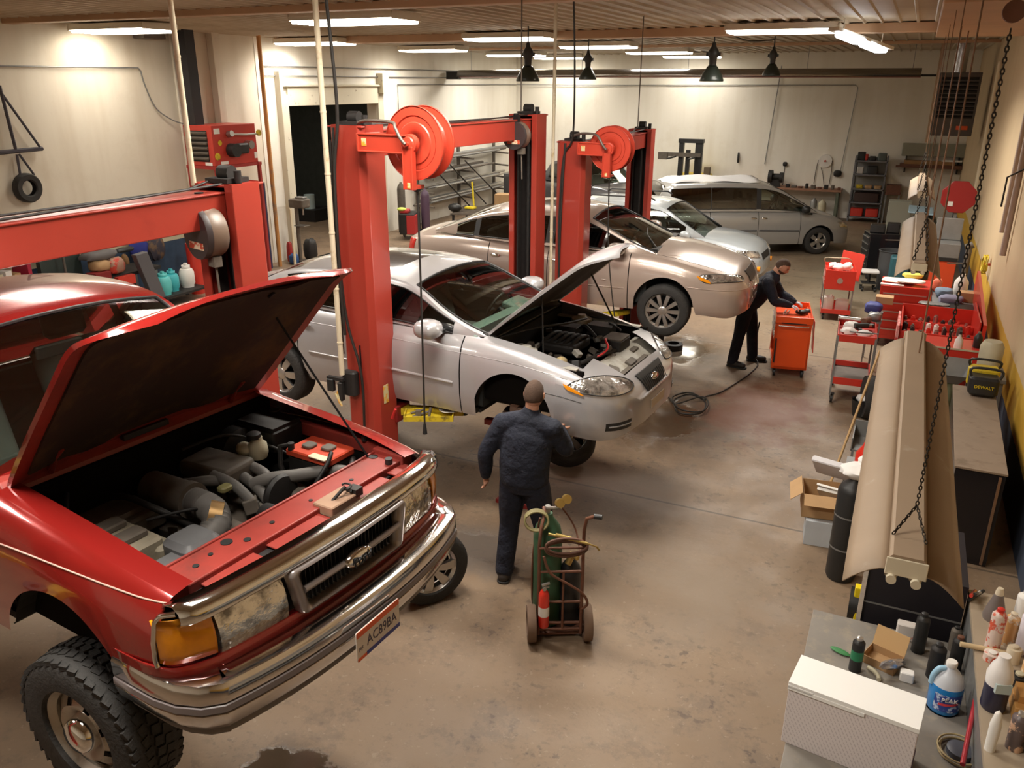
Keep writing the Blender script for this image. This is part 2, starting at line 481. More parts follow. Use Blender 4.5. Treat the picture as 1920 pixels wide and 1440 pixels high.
NAMES_L=['ceiling light nearest the tyre hanger on the cream wall','ceiling light above the big red reel of the middle lift','ceiling light above the tall doorway, nearer row','ceiling light behind the white pole near the middle lift reel','wide ceiling light by the twin halogen fixture, under the tan beam','ceiling light above the pipe rack side wall','ceiling light above the far red lift','ceiling light left of the hanging black shades, fourth row','ceiling light just beyond the far red lift, fourth row','farthest ceiling light near the left back corner','farthest ceiling light above the forklift mast']
for(x,y),n_ in zip(HALL_LAMPS,NAMES_L):high_bay(x,y,n_,.28 if(x<-11.9 and y<12)or y>26 else(.75 if x<-10.9 else(1.35 if x>-3 else 1.0)))
for(x,y),w_ in zip(((-7.2,5.2),(-3.0,5.0),(-7.2,.4),(-2.4,1.6),(-2.7,7.4),(-16.6,17.6)),('above the pickup truck cab','above the first mechanic','behind the pickup truck','added out of view to brighten the near right side','above the silver sedan hood','added unseen in the side room to brighten the doorway')):  # near-right and side-room lamps are added out of view to brighten those areas
 high_bay(x,y,'ceiling light '+w_,.3 if x<-14 else(.8 if x>-2.3 else 1.0))
def table(pts):
 pts=sorted(pts);X=[p[0]for p in pts];Y=[p[1]for p in pts];n=len(X)
 h=[X[i+1]-X[i]for i in range(n-1)];d=[(Y[i+1]-Y[i])/h[i]for i in range(n-1)]
 m_=[0]*n
 for i in range(1,n-1):
  m_[i]=0 if d[i-1]*d[i]<=0 else 2*d[i-1]*d[i]/(d[i-1]+d[i])
 m_[0],m_[-1]=d[0],d[-1]
 def f(x):
  if x<=X[0]:return Y[0]
  if x>=X[-1]:return Y[-1]
  i=max(k for k in range(n-1)if X[k]<=x)
  t=(x-X[i])/h[i]
  return(Y[i]*(1+2*t)*(1-t)**2+m_[i]*h[i]*t*(1-t)**2+Y[i+1]*t*t*(3-2*t)+m_[i+1]*h[i]*t*t*(t-1))
 return f
M_GLASS=glass_mat('car_glass',(.66,.73,.67),.05)
M_GLASSD=glass_mat('privacy_glass',(.10,.10,.10),.05)
M_INT=mat('dark_interior',(.028,.03,.028),.8,var=.3)
M_SEAT=mat('grey_seat_cloth',(.10,.105,.10),.9,var=.2)
M_DASH=mat('green_grey_dashboard',(.10,.125,.11),.6)
M_TRIM=mat('black_trim',(.018,.018,.018),.45)
M_WELL=mat('wheel_well_liner',(.022,.02,.018),.85,var=.4)
M_TYRE=mat('tyre_rubber',(.028,.026,.024),.75,var=.35,vscale=14,bump=.3,bscale=60)
M_CHROME=mat('chrome',(.78,.77,.75),.09,metal=1)
M_ALLOY=mat('silver_alloy',(.62,.60,.57),.28,metal=.85)
M_LENS=mat('clear_lamp_lens',(.80,.78,.74),.12,metal=.8,coat=1,dirt=(.16,.15,.14),dscale=7,dlo=.46,dhi=.6,bump=.5,bscale=8)
M_AMBER=mat('amber_lens',(.85,.29,.01),.12,coat=.8,var=.25,vscale=20)
M_REDLENS=mat('red_lens',(.45,.015,.01),.15,coat=.6)
M_ENGDARK=mat('engine_black',(.014,.012,.011),.6,var=.6,vscale=18)
M_BAY=mat('near_black_bay',(.007,.006,.005),.95,spec=.1)  # one dull near-black colour for the whole engine bay tub
M_ENGGREY=mat('dusty_grey_plastic',(.12,.10,.08),.65,var=.35,vscale=14)
M_DUST=mat('dusty_tan_plastic',(.30,.26,.19),.65,var=.3,vscale=14)
M_HOSE=mat('grey_rubber_hose',(.13,.12,.11),.6,var=.3)
M_WHITEPL=mat('yellowed_white_plastic',(.50,.46,.33),.5,var=.2)
def ring_body(P,x):
 zb,zs,zc,W=P['zb'](x),P['zs'](x),P['zc'](x),P['W'](x)
 for(xa,za,ra)in P['arches']:
  if abs(x-xa)<ra-1e-6:
   zb=max(zb,za+math.sqrt(ra*ra-(x-xa)**2))
 zb=min(zb,zs-.05)
 ns,pts=P['ns'],[]
 z0=.2
 for k in range(ns+1):
  z=zb+(zs-zb)*k/ns
  s_=max(0,min(1,(z-z0)/max(.05,(zs-z0))))
  pts.append((x,W*P['side'](s_),z))
 ys=pts[-1][1]
 for f in P['tops']:
  pts.append((x,ys*f,zs+(zc-zs)*(1-f**P.get('crown',2.4))))
 return pts
def stations(P):
 xs=set(round(P['x0']+(P['x1']-P['x0'])*i/90,4)for i in range(91))
 for(xa,za,ra)in P['arches']:
  for i in range(25):
   xs.add(round(xa+ra*math.cos(math.pi*i/24),4))
 for s_ in P['seams']:
  xs.add(round(s_-.006,4));xs.add(round(s_+.006,4))
 for e in P.get('ends',[]):xs.add(round(e,4))
 for(a)in P['cuts']:xs.add(a)
 xs=sorted(xs)
 out=[xs[0]]
 keep=set(round(s_+d,4)for s_ in P['seams']for d in(-.006,.006))|set(P['cuts'])|{P['x0'],P['x1']}
 for x in xs[1:]:
  if x-out[-1]<.008 and x not in keep:continue
  if x-out[-1]<.008 and out[-1]not in keep:out.pop()
  out.append(x)
 return out
def car_body(P,root,paint,names_of):
 xs=stations(P);rings=[ring_body(P,x)for x in xs]
 nh=len(rings[0]);ns=P['ns'];nt_=len(P['tops'])
 parts,allv,allf={},[],[]
 for side in(1,-1):
  base=len(allv)
  for r_ in rings:
   for p in r_:allv.append(Vector((p[0],-side*p[1],p[2])))
  for i in range(len(xs)-1):
   for j in range(nh-1):
    a=[base+i*nh+j,base+i*nh+j+1,base+(i+1)*nh+j+1,base+(i+1)*nh+j]
    if side<0:a=a[::-1]
    xm=(xs[i]+xs[i+1])/2
    zm=(rings[i][j][2]+rings[i][j+1][2])/2
    top=j>=ns
    f=1.0 if not top else(1.0 if j==ns else P['tops'][j-ns-1])
    seam=(xs[i+1]-xs[i]<.013)and any(abs(xm-s_)<.004 for s_ in P['seams'])
    nme=names_of(xm,zm,top,f,side,seam)
    allf.append(a)
    if nme:parts.setdefault(nme,[]).append(a)
 for ei,xe in((0,P['x0']),(len(xs)-1,P['x1'])):
  nn=names_of(xe+(.01 if ei==0 else-.01),.4,False,1,1,False)
  if not nn or '#' in nn:continue
  h_=len(rings)*nh
  for j in range(nh-1):
   a,b_=ei*nh+j,ei*nh+j+1
   f_=[a,b_,h_+b_,h_+a]
   if j==nh-2 and abs(rings[ei][nh-1][1])<1e-6:f_=[a,b_,h_+a]
   allf.append(f_);parts.setdefault(nn,[]).append(f_)
 objs={}
 for nme,fs in parts.items():
  used=sorted(set(i for f in fs for i in f));mp={u:k for k,u in enumerate(used)}
  mb=MB();mb.v=[allv[u]for u in used];mb.f=[[mp[i]for i in f]for f in fs];mb.m=[0]*len(fs)
  objs[nme]=mb.build(nme.split('#')[0],paint,root,smooth=58)
 return objs,BVHTree.FromPolygons(allv,allf)
def greenhouse(G,root,paint,glass_front,glass_side,glass_rear,roofname='roof'):
 n=64
 xs=sorted(set([round(G['x0']+(G['x1']-G['x0'])*i/n,4)for i in range(n+1)]+[round(v,4)for w in G['windows']for v in w]+[G['xA'],G['xC']]))
 T=[0,.09,.3,.5,.7,.86,.93,1.0];F=[.985,.93,.90,.7,.45,.2,0]
 zmax=max(G['zt'](x)for x in xs)
 rings=[]
 for x in xs:
  gb,gt,cr=G['zb'](x),G['zt'](x),G['crown'](x)
  ge=max(gb+.001,gt-cr)
  y_at=lambda z:G['wb'](x)+(G['wr'](x)-G['wb'](x))*(max(0,z-gb)/(zmax-gb))**1.25
  r_=[(x,y_at(gb+(ge-gb)*t),gb+(ge-gb)*t)for t in T]
  ye=r_[-1][1]
  for f in F:r_.append((x,ye*f,ge+(gt-ge)*(1-f**2.2)))
  rings.append(r_)
 nh=len(rings[0]);parts={};allv=[]
 mats_of={}
 for side in(1,-1):
  base=len(allv)
  for r_ in rings:
   for p in r_:allv.append(Vector((p[0],-side*p[1],p[2])))
  for i in range(len(xs)-1):
   xm=(xs[i]+xs[i+1])/2
   for j in range(nh-1):
    a=[base+i*nh+j,base+i*nh+j+1,base+(i+1)*nh+j+1,base+(i+1)*nh+j]
    if side<0:a=a[::-1]
    sidef=j<len(T)-1
    nme,mm=roofname,paint
    if sidef:
     t0=T[j]
     for wi,(wa,wb_)in enumerate(G['windows']):
      if wa<xm<wb_ and 1<=j<=4:nme,mm='side_window#%d%d'%(wi,side),glass_side[wi]
     if nme==roofname and 1<=j<=4 and min(w[0]for w in G['windows'])-.0<xm<max(w[1]for w in G['windows']):nme,mm='window_pillar#%d%d'%(side,sum(w[0]<xm for w in G['windows'])),M_TRIM
    else:
     f=F[j-len(T)+1]if j-len(T)+1<len(F)else 0
     if f<.93 and xm>G['xA']:nme,mm='windshield',glass_front
     if f<.93 and xm<G['xC']and glass_rear:nme,mm='rear_window',glass_rear
     if 'sun' in G and G['sun'][0]<xm<G['sun'][1]and f<.66:nme,mm='sunroof',M_SUN
    parts.setdefault(nme,[]).append(a);mats_of[nme]=mm
 for nme,fs in parts.items():
  used=sorted(set(i for f in fs for i in f));mp={u:k for k,u in enumerate(used)}
  mb=MB();mb.v=[allv[u]for u in used];mb.f=[[mp[i]for i in f]for f in fs];mb.m=[0]*len(fs)
  mb.build(nme.split('#')[0],mats_of[nme],root,smooth=50)
 ed=MB()
 for side in(1,-1):
  ln=[(x,r_[len(T)+1][1]*-side,r_[len(T)+1][2]+.004)for x,r_ in zip(xs,rings)if x>=G['xA']-.001]
  if len(ln)>1:ed.tube(ln,.010,n=6)
  for(wa,wb_)in G['windows']:
   sel=[(r_[1],r_[5])for x,r_ in zip(xs,rings)if wa-.001<=x<=wb_+.001]
   lo=[(p[0],-side*(p[1]+.004),p[2])for p,q in sel];hi=[(q[0],-side*(q[1]+.004),q[2])for p,q in sel]
   ed.tube(lo,.009,n=6);ed.tube(hi,.008,n=6)
 r_=rings[min(range(len(xs)),key=lambda i:abs(xs[i]-G['xA']))]
 ed.tube([(p[0],p[1],p[2]+.004)for p in r_[len(T)+1:]]+[(p[0],-p[1],p[2]+.004)for p in r_[len(T)+1:][::-1]],.010,n=6)
 ed.build('window_seal',M_TRIM,root,smooth=60)
SUN_T=None
M_SUN=mat('sunroof_glass',(.05,.045,.045),.12,coat=.5)
def patch(bvh,corners,d,root,name,m,n=10,k=10,off=.006,far=3.0,edge=0.0,parent=None,curve=None,oval=0.0):
 A,B,C,D=[Vector(c)for c in corners];d=Vector(d).normalized()
 rows=[]
 for i in range(n+1):
  row=[]
  for j in range(k+1):
   u,v=i/n,j/k
   if oval:
    s_,t_=2*u-1,2*v-1
    u=.5+.5*(s_*(1-oval)+oval*s_*math.sqrt(1-t_*t_/2));v=.5+.5*(t_*(1-oval)+oval*t_*math.sqrt(1-s_*s_/2))
   p=(A*(1-u)+B*u)*(1-v)+(D*(1-u)+C*u)*v
   if curve:p=p+Vector(curve(u,v))
   h=bvh.ray_cast(p+d*far,-d)
   if h[0]is not None and(h[0]-p).length<.6:q=h[0]+d*off
   else:q=p
   row.append(q)
  rows.append(row)
 mb=MB().grid(rows)
 bnd=[r_[0]for r_ in rows]+rows[-1][1:]+[r_[-1]for r_ in rows[::-1][1:]]+rows[0][::-1][1:-1]
 mb.grid([bnd,[b_-d*(off+.03)for b_ in bnd]],closed_v=True)
 ob_=mb.build(name,m,parent or root,smooth=35)
 if edge:MB().tube(bnd,edge,n=6,closed=True).build('seal',M_TRIM,ob_,smooth=50)
 return ob_
def wheel(root,pos,r=.33,w=.215,rim='alloy',side=-1,steer=0.0,tread=False,rr=.62,name='wheel',hub_mat=None,camber=0.0):
 e=bpy.data.objects.new(name,None);col.objects.link(e);e.empty_display_size=.1
 e.parent=root;e.location=pos;e.rotation_euler=(camber,0,steer)
 s=side
 rim_r=r*rr
 prof=[(rim_r,-w*.42),(rim_r+.01,-w*.5),(r*.88,-w*.52),(r*.97,-w*.44),(r,-w*.36),(r,0),(r,w*.36),(r*.97,w*.44),(r*.88,w*.52),(rim_r+.01,w*.5),(rim_r,w*.42)]
 tb=MB().lathe(prof,axis='y',n=64,caps=False)
 if tread:
  nb=44
  for k in range(nb):
   a=2*math.pi*k/nb
   for(yy,ww,sh)in((-.40,.17,0),(-.2,.15,.5),(0,.15,0),(.2,.15,.5),(.40,.17,0)):
    aa=a+sh*2*math.pi/nb
    M=Matrix.Rotation(aa,4,'Y')@Matrix.Translation((r+.001-abs(yy)*.035,yy*w,0))
    tb.box((0,0,0),(.022,ww*w,2*math.pi*r/nb*.74),rot=(.25*(1 if yy<0 else-1),0,0))
    for q in range(8):tb.v[-8+q]=M@tb.v[-8+q]
 tb.build('tyre',M_TYRE,e,smooth=35)
 yo=s*w*.40
 rb=MB()
 rb.lathe([(rim_r+.012,w*.48),(rim_r,w*.40),(rim_r-.022,w*.30),(rim_r-.03,-w*.3),(rim_r,-w*.42)],axis='y',n=48,caps=False,mi=0)
 rm=[M_ALLOY,M_DARKMETAL]
 if s<0:
  for q in range(len(rb.v)):rb.v[q].y*=-1
 rb.lathe([(rim_r-.03,0),(.02,0)],c=(0,s*w*.02,0),axis='y',n=32,caps=True,mi=1)
 if rim=='alloy10' or rim=='alloy7' or rim=='alloy5':
  ns_={'alloy10':10,'alloy7':7,'alloy5':5}[rim]
  for k in range(ns_):
   a=2*math.pi*k/ns_
   M=Matrix.Rotation(a,4,'Y')
   w0,w1=(.016,.026)if ns_==10 else((.022,.036)if ns_==7 else(.03,.05))
   R1=rim_r-.012
   vs=[(.05,yo-s*.002,-w0),(.05,yo-s*.002,w0),(R1,yo,w1),(R1,yo,-w1),(.05,yo-s*.045,-w0),(.05,yo-s*.045,w0),(R1,yo-s*.03,w1),(R1,yo-s*.03,-w1)]
   mid=rim_r*.55
   vs2=[(.05,yo,-w0),(.05,yo,w0),(mid,yo+s*.012,w1*.9),(mid,yo+s*.012,-w1*.9),(R1,yo,w1),(R1,yo,-w1)]
   rb.add(vs2+[(v[0],v[1]-s*.035,v[2])for v in vs2],[(0,1,2,3),(3,2,4,5),(6,7,8,9),(9,8,10,11),(0,3,9,6),(3,5,11,9),(1,2,8,7),(2,4,10,8),(0,1,7,6),(4,5,11,10)],0,M)
  rb.lathe([(.062,-.03),(.06,.004),(.045,.012),(.0,.014)],c=(0,yo,0),axis='y',n=20,mi=0)if s>0 else rb.lathe([(.0,-.014),(.045,-.012),(.06,-.004),(.062,.03)],c=(0,yo,0),axis='y',n=20,mi=0)
 elif rim=='steel':
  nn=48
  def Y(v):return v*s
  for k in range(8):
   a0=2*math.pi*k/8
   for q in range(6):
    aa,ab=a0+q*math.pi/24,a0+(q+1)*math.pi/24
    ins=q in(2,3)
    radii=[(.085,Y(.02)),(.13,Y(.035)),(rim_r*.62,Y(.045))]if True else[]
    pts=[(.085,.00),(.12,.03),(rim_r*.64,.035),(rim_r*.88,.0),(rim_r-.01,-.02)]
    for z_ in range(4):
     if ins and z_==2:continue
     (ra,ya),(rb_,yb)=pts[z_],pts[z_+1]
     rb.add([(ra*math.cos(aa),yo*.6+Y(ya),ra*math.sin(aa)),(ra*math.cos(ab),yo*.6+Y(ya),ra*math.sin(ab)),(rb_*math.cos(ab),yo*.6+Y(yb),rb_*math.sin(ab)),(rb_*math.cos(aa),yo*.6+Y(yb),rb_*math.sin(aa))],[(0,1,2,3)],0)
  rm=[hub_mat or M_ALLOY,M_DARKMETAL]
 rb.build('rim',rm,e,smooth=35)
 if rim=='steel':
  cb=MB().lathe([(.088,0),(.085,.05),(.07,.075),(.03,.082),(0,.083)],axis='y',n=28)
  for q in range(len(cb.v)):cb.v[q]=Vector((cb.v[q].x,yo*.6+s*cb.v[q].y,cb.v[q].z))
  cb.build('hub_cap',M_CHROME,e,smooth=50)
 return e
def wells(P,root,inner=.52,z_extra=0.0):
 for(xa,za,ra)in P['arches']:
  for side in(1,-1):
   mb=MB();n=20
   W=P['W'](xa)*.97
   rows=[]
   for i in range(n+1):
    a=math.pi*i/n
    p=(xa+(ra+.01)*math.cos(a),0,za+(ra+.01)*math.sin(a))
    p=(p[0],0,max(p[2],P['zb'](p[0])+.01))
    rows.append([(p[0],side*(W-.015),p[2]),(p[0],side*inner,p[2])])
   mb.grid(rows)
   mb.add([(r_[1])for r_ in rows],[tuple(range(n+1))])
   mb.build('wheel_housing',M_WELL,root,solid=.004)
def underbody(P,root,y=.80,z=.24):
 mb=MB()
 spans=[];cur=P['x0']+.15
 for(xa,za,ra)in sorted(P['arches']):
  spans.append((cur,xa-ra,y));spans.append((xa-ra,xa+ra,.5));cur=xa+ra
 spans.append((cur,P['x1']-.15,y*.9))
 for(a,b_,yy)in spans:
  mb.bx(a,b_,-yy,yy,z,z+.03)
 return mb.build('underbody',M_WELL,root)
def interior(root,xd,zf=.35,zbelt=.95,rows=((-1.45,),(-2.35,)),wy=.38,steer_y=.36,col_seat=None,xback=-3.0,W=.72,dash=None):
 MB().bx(xback,xd+.2,-W,W,zf-.02,zf).bx(xd+.15,xd+.2,-W,W,zf,zbelt-.05).bx(xback,xback+.04,-W,W,zf,zbelt).bx(xback,xd+.2,-W-.02,-W,zf,zbelt-.06).bx(xback,xd+.2,W,W+.02,zf,zbelt-.06).build('cabin_tub',M_INT,root)
 d=MB().prism([(xd+.14,zbelt+.0),(xd-.02,zbelt+.03),(xd-.14,zbelt-.02),(xd-.18,zbelt-.16),(xd-.08,zbelt-.30),(xd+.13,zbelt-.34),(xd+.14,zbelt-.2)],-W+.01,W-.01,'y')
 d.box((xd-.10,steer_y,zbelt+.01),(.16,.34,.07),rot=(0,.2,0))
 d.build('dashboard',dash or M_DASH,root,bevel=.02,smooth=40)
 sw=MB()
 M=Matrix.Translation((xd-.32,steer_y,zbelt-.06))@Matrix.Rotation(R(-62),4,'Y')
 sw.tube([M@Vector((.19*math.cos(2*math.pi*i/24),.19*math.sin(2*math.pi*i/24),0))for i in range(24)],.015,n=8,closed=True)
 sw.add([(-.06,-.07,-.02),(.06,-.07,-.02),(.06,.07,-.02),(-.06,.07,-.02),(-.06,-.07,.02),(.06,-.07,.02),(.06,.07,.02),(-.06,.07,.02)],[(3,2,1,0),(4,5,6,7),(0,1,5,4),(1,2,6,5),(2,3,7,6),(3,0,4,7)],0,M)
 sw.box(M@Vector((0,0,0)),(.02,.36,.03),rot=(0,R(-62),0));sw.cyl(M@Vector((0,0,0)),M@Vector((0,0,-.25)),.03)
 sw.build('steering_wheel',M_TRIM,root,smooth=50)
 for ri,rw in enumerate(rows):
  x=rw[0]
  if ri==0:
   for y in(-wy,wy):
    MB().rbox((x+.1,y,zf+.22),(.52,.5,.2),.08).rbox((x-.2,y,zf+.52),(.16,.5,.62),.07,rot=(0,R(-16),0)).rbox((x-.33,y,zf+.92),(.1,.26,.18),.05,rot=(0,R(-10),0)).build('seat',col_seat or M_SEAT,root,smooth=40)
  else:
   MB().rbox((x+.1,0,zf+.22),(.5,1.25,.2),.08).rbox((x-.18,0,zf+.5),(.16,1.3,.6),.07,rot=(0,R(-18),0)).build('seat',col_seat or M_SEAT,root,smooth=40)
def mirror(root,pos,side,paint,size=(.12,.22,.15)):
 x,y,z=pos
 mb=MB().blob((x,y,z),(size[0]*1.6,size[1],size[2]),n=8,p=2.6)
 mb.build('side_mirror',paint,root,smooth=60)
 MB().box((x+.02,y-side*.13,z-.05),(.10,.14,.04)).build('mirror_arm',M_TRIM,root,bevel=.01)
def strip(bvh,pts,d,root,name,m,r=.012,off=.004,rz=1.0):
 out=[]
 d=Vector(d).normalized()
 for p in smoothpts(pts,8):
  h=bvh.ray_cast(Vector(p)+d*1.5,-d)
  out.append((h[0]if h[0]is not None else Vector(p))+d*off)
 return MB().tube(out,r,n=6).build(name,m,root,smooth=60)
def paint_mat(name,c,rough=.28,metal=.5,coat=.8,dirt=None,dlo=.5,dhi=.8,dscale=2.0):
 return mat(name,c,rough,metal=metal,coat=coat,dirt=dirt,dlo=dlo,dhi=dhi,dscale=dscale)
def open_hood(root,outline,xh,zh,ang,thick,paint,under,crown=.05,name='hood',nose=.0):
 ca,sa=math.cos(R(ang)),math.sin(R(ang))
 L_=outline[-1][0]
 hw=table(outline)
 def S(d,y,below=0.0):
  w=hw(d);f=abs(y)/max(w,.01)
  z=crown*(1-f**2.5)-nose*max(0,(d/L_-.8)/.2)**2-below
  return Vector((xh+d*ca-z*sa,y,zh+d*sa+z*ca))
 n,k=26,16
 ds=[L_*(1-(1-i/n)**1.4)for i in range(n+1)]
 rows=[[S(d,hw(d)*(2*j/k-1))for j in range(k+1)]for d in ds]
 rows2=[[S(d,hw(d)*(2*j/k-1)*.995,.022)for j in range(k+1)]for d in ds]
 mb=MB().grid(rows)
 bnd=lambda rw:[r_[0]for r_ in rw]+rw[-1][1:]+[r_[-1]for r_ in rw[::-1][1:]]+rw[0][::-1][1:-1]
 mb.grid([bnd(rows),bnd(rows2)],closed_v=True)
 h=mb.build(name,paint,root,smooth=40)
 ri=MB().grid(rows2)
 ri.build('hood_inner_frame',paint if under[1]is None else under[1],h,smooth=40)
 rows3=[]
 for d in[L_*(.06+.84*i/20)for i in range(21)]:
  w=hw(d)-.075
  rows3.append([S(d,w*(2*j/14-1),.034+(.015 if(j in(3,4,10,11)or False)else 0))for j in range(15)])
 lm=MB().grid(rows3)
 b1=bnd(rows3)
 lm.grid([b1,[p+Vector((-sa,0,ca))*.014 for p in b1]],closed_v=True)
 lm.build('hood_liner',under[0],h,smooth=40)
 return h,S
M_RED=paint_mat('truck_red',(.27,.014,.011),.22,.3,1.0)
M_REDD=mat('dull_red_inner_panel',(.30,.04,.03),.45,var=.3,vscale=10,dirt=(.09,.03,.025),dscale=5,dlo=.5,dhi=.8)
M_LINER=mat('sooty_hood_liner',(.022,.011,.006),.85,dirt=(.085,.05,.012),dscale=3.0,dlo=.5,dhi=.75)
M_BUMP=mat('scuffed_chrome',(.66,.63,.61),.13,metal=1,var=.12,vscale=5)
M_GRILLE=mat('grey_satin_grille',(.36,.32,.31),.28,metal=.6)
truck=thing('pickup_truck','red pickup truck on the nearest lift with its hood raised and front wheel hanging','truck',(-2.81,2.62,1.21),-.10)
TB=dict(x0=-2.2,x1=.62,ns=12,tops=[.99,.965,.92,.87,.838,.6,.3,0],crown=6,zb=table([(-2.2,.42),(-.6,.42),(.4,.50),(.62,.56),(.70,.58)]),zs=table([(-2.2,1.10),(-.6,1.06),(-.3,1.035),(.2,.985),(.5,.945),(.64,.915),(.70,.89)]),zc=table([(-2.2,1.12),(-.6,1.09),(.2,1.02),(.70,.93)]),W=table([(-2.2,.87),(-.6,.87),(.3,.875),(.5,.865),(.62,.850)]),side=table([(0,.955),(.2,.985),(.45,1.0),(.6,1.0),(.78,.988),(.88,.965),(.95,.935),(1,.885)]),arches=[(0,.30,.47)],seams=[-.62,-1.85],cuts=[-.50,-.56])
def tnames(x,z,top,f,side,seam):
 if seam and not top:return None
 if top and f<.9 and x>-.53:return None
 if top and f<.9 and x<-.53:return 'cowl' if x>-.72 else None
 sd='R' if side>0 else 'L'
 if not top and-1.85<x<-.62:return 'door#'+sd
 if x>=-.62:return 'fender#'+sd
 return 'cab_side#'+sd
objs,tbvh=car_body(TB,truck,M_RED,tnames)
wells(TB,truck,.55)
for sd in(-1,1):
 strip(tbvh,[(-.60,sd*.9,.875),(-.2,sd*.9,.90),(.3,sd*.9,.915),(.62,sd*.9,.905)],(0,sd,0),truck,'pinstripe',mat('pale_pinstripe',(.6,.42,.35),.4),r=.004,off=.001)
TG=dict(x0=-2.35,x1=-.62,zt=table([(-2.35,1.12),(-2.28,1.35),(-2.2,1.60),(-2.0,1.655),(-1.6,1.665),(-1.3,1.63),(-1.18,1.58),(-.9,1.33),(-.62,1.09)]),zb=table([(-2.35,1.10),(-.62,1.075)]),crown=table([(-2.35,.02),(-2.1,.07),(-1.3,.07),(-1.1,.05),(-.62,.015)]),wb=table([(-2.35,.80),(-.9,.80),(-.62,.77)]),wr=table([(-2.35,.64),(-1.2,.64),(-.6,.66)]),windows=[(-2.15,-1.83),(-1.74,-.98)],xA=-1.20,xC=-2.27)
TG['x1']=-.62
greenhouse(TG,truck,M_RED,M_GLASS,[M_GLASSD,M_GLASS],M_GLASSD)
interior(truck,-.72,.45,1.06,rows=((-1.45,),),W=.76,xback=-2.15,dash=mat('dark_dash',(.04,.045,.04),.6))
MB().bx(-2.2,.3,-.45,.45,.30,.42).bx(-2.2,-.5,-.80,.80,.42,.46).build('chassis_frame',M_WELL,truck)
bed=MB().bx(-4.15,-2.24,-.86,-.80,.45,1.06).bx(-4.15,-2.24,.80,.86,.45,1.06).bx(-2.30,-2.24,-.8,.8,.45,1.06).bx(-4.15,-4.10,-.8,.8,.45,1.06).bx(-4.15,-2.24,-.8,.8,.52,.56)
bed.build('cargo_bed',M_RED,truck,bevel=.02)
wheel(truck,(-2.85,-.77,.20),.365,.235,'steel',-1,name='wheel');wheel(truck,(-2.85,.77,.20),.365,.235,'steel',1)
fw_=wheel(truck,(.03,-.80,.10),.372,.245,'steel',-1,steer=.06,tread=True,hub_mat=mat('dull_steel_wheel',(.50,.46,.40),.4,metal=.6,dirt=(.2,.15,.1),dscale=6),rr=.58,camber=.0)
wheel(truck,(.0,.77,.10),.372,.235,'steel',1,steer=-.1,rr=.56)
sx_=MB().cyl((0,-.75,.12),(0,.75,.16),.04).cyl((.05,-.6,.1),(-.1,-.35,.45),.03).cyl((.0,-.55,.15),(.0,-.45,.75),.035).cyl((.12,-.72,.1),(.12,.7,.14),.015)
sx_.build('suspension',M_WELL,truck,smooth=60)
_px=table([(0,.835),(.3,.825),(.58,.79),(.72,.755),(.81,.70),(.85,.64)])
def arc(y,*_):return _px(abs(y))-.008
ys_=[-.80+1.6*i/32 for i in range(33)]
rows=[]
for y in ys_:
 x=arc(y)+.012
 dz=-.03*(abs(y)/.8)**3
 rows.append([(x-.10,y,.925+dz),(x-.085,y,.950+dz),(x-.03,y,.955+dz),(x-.0,y,.935+dz),(x+.008,y,.905+dz),(x+.0,y,.880+dz),(x-.02,y,.878+dz)])
MB().grid(rows).build('chrome_header',M_CHROME,truck,smooth=50,solid=.006)
for sd in(-1,1):
 MB().tube([(.70,sd*.80,.905),(.655,sd*.835,.90),(.63,sd*.845,.87),(.615,sd*.853,.78),(.612,sd*.855,.70),(.62,sd*.855,.672)],.011,n=8).build('lamp_bezel',M_CHROME,truck,smooth=60)
def front_patch(name,m,ya,yb,z0a,z1a,z0b,z1b,xo=0.0,thick=.05,parent=truck,n=10,curve=0.0,bev=0):
 rows=[]
 for i in range(n+1):
  u=i/n;y=ya+(yb-ya)*u
  lo=z0a+(z0b-z0a)*u;hi=z1a+(z1b-z1a)*u
  row=[]
  for j in range(7):
   v=j/6
   row.append((arc(y,.825,.15)+xo-.035*v+curve*4*v*(1-v)*.02,y,lo+(hi-lo)*v))
  rows.append(row)
 mb=MB().grid(rows)
 bnd=[r_[0]for r_ in rows]+rows[-1][1:]+[r_[-1]for r_ in rows[::-1][1:]]+rows[0][::-1][1:-1]
 mb.grid([bnd,[(p[0]-thick,p[1],p[2])for p in bnd]],closed_v=True)
 return mb.build(name,m,parent,smooth=40)
for sd in(-1,1):
 front_patch('headlight',M_LENS,sd*.675,sd*.375,.668,.868,.668,.868,curve=1)
 rows=[]
 for p_ in smoothpts([(.758,.69,0),(.745,.72,0),(.722,.765,0),(.695,.805,0),(.665,.832,0),(.637,.843,0),(.625,.845,0)],3):
  xx,y=p_.x,sd*p_.y
  rows.append([(xx-.02*j/5+.012*math.sin(j/5*math.pi),y,.688+.182*j/5)for j in range(6)])
 MB().grid(rows).build('corner_lamp',M_AMBER,truck,smooth=50,solid=.01)
MB().bx(.60,.72,-.40,.40,.64,.865).build('grille_back',mat('black_grille_mesh',(.012,.01,.01),.7),truck)
g=MB()
def gx(y):return arc(y)+.022
def gloop(yt,yb,zt,zb_,xo,n=14):
 pts=[]
 for cx,cz,a0 in((yt,zt,0),(-yt,zt,90),(-yb,zb_,180),(yb,zb_,270)):
  r_=.028
  for i in range(n+1):
   a_=R(a0+90*i/n)
   y,z=cx-math.copysign(r_,cx)+r_*math.cos(a_),cz+(-r_ if a0<180 else r_)+r_*math.sin(a_)
   pts.append((y,z))
 out=[]
 for i in range(len(pts)):
  p,q=pts[i],pts[(i+1)%len(pts)]
  m_=max(1,int(math.hypot(q[0]-p[0],q[1]-p[1])/.03))
  for k in range(m_):out.append((p[0]+(q[0]-p[0])*k/m_,p[1]+(q[1]-p[1])*k/m_))
 return out
base_=gloop(.372,.335,.888,.662,0)
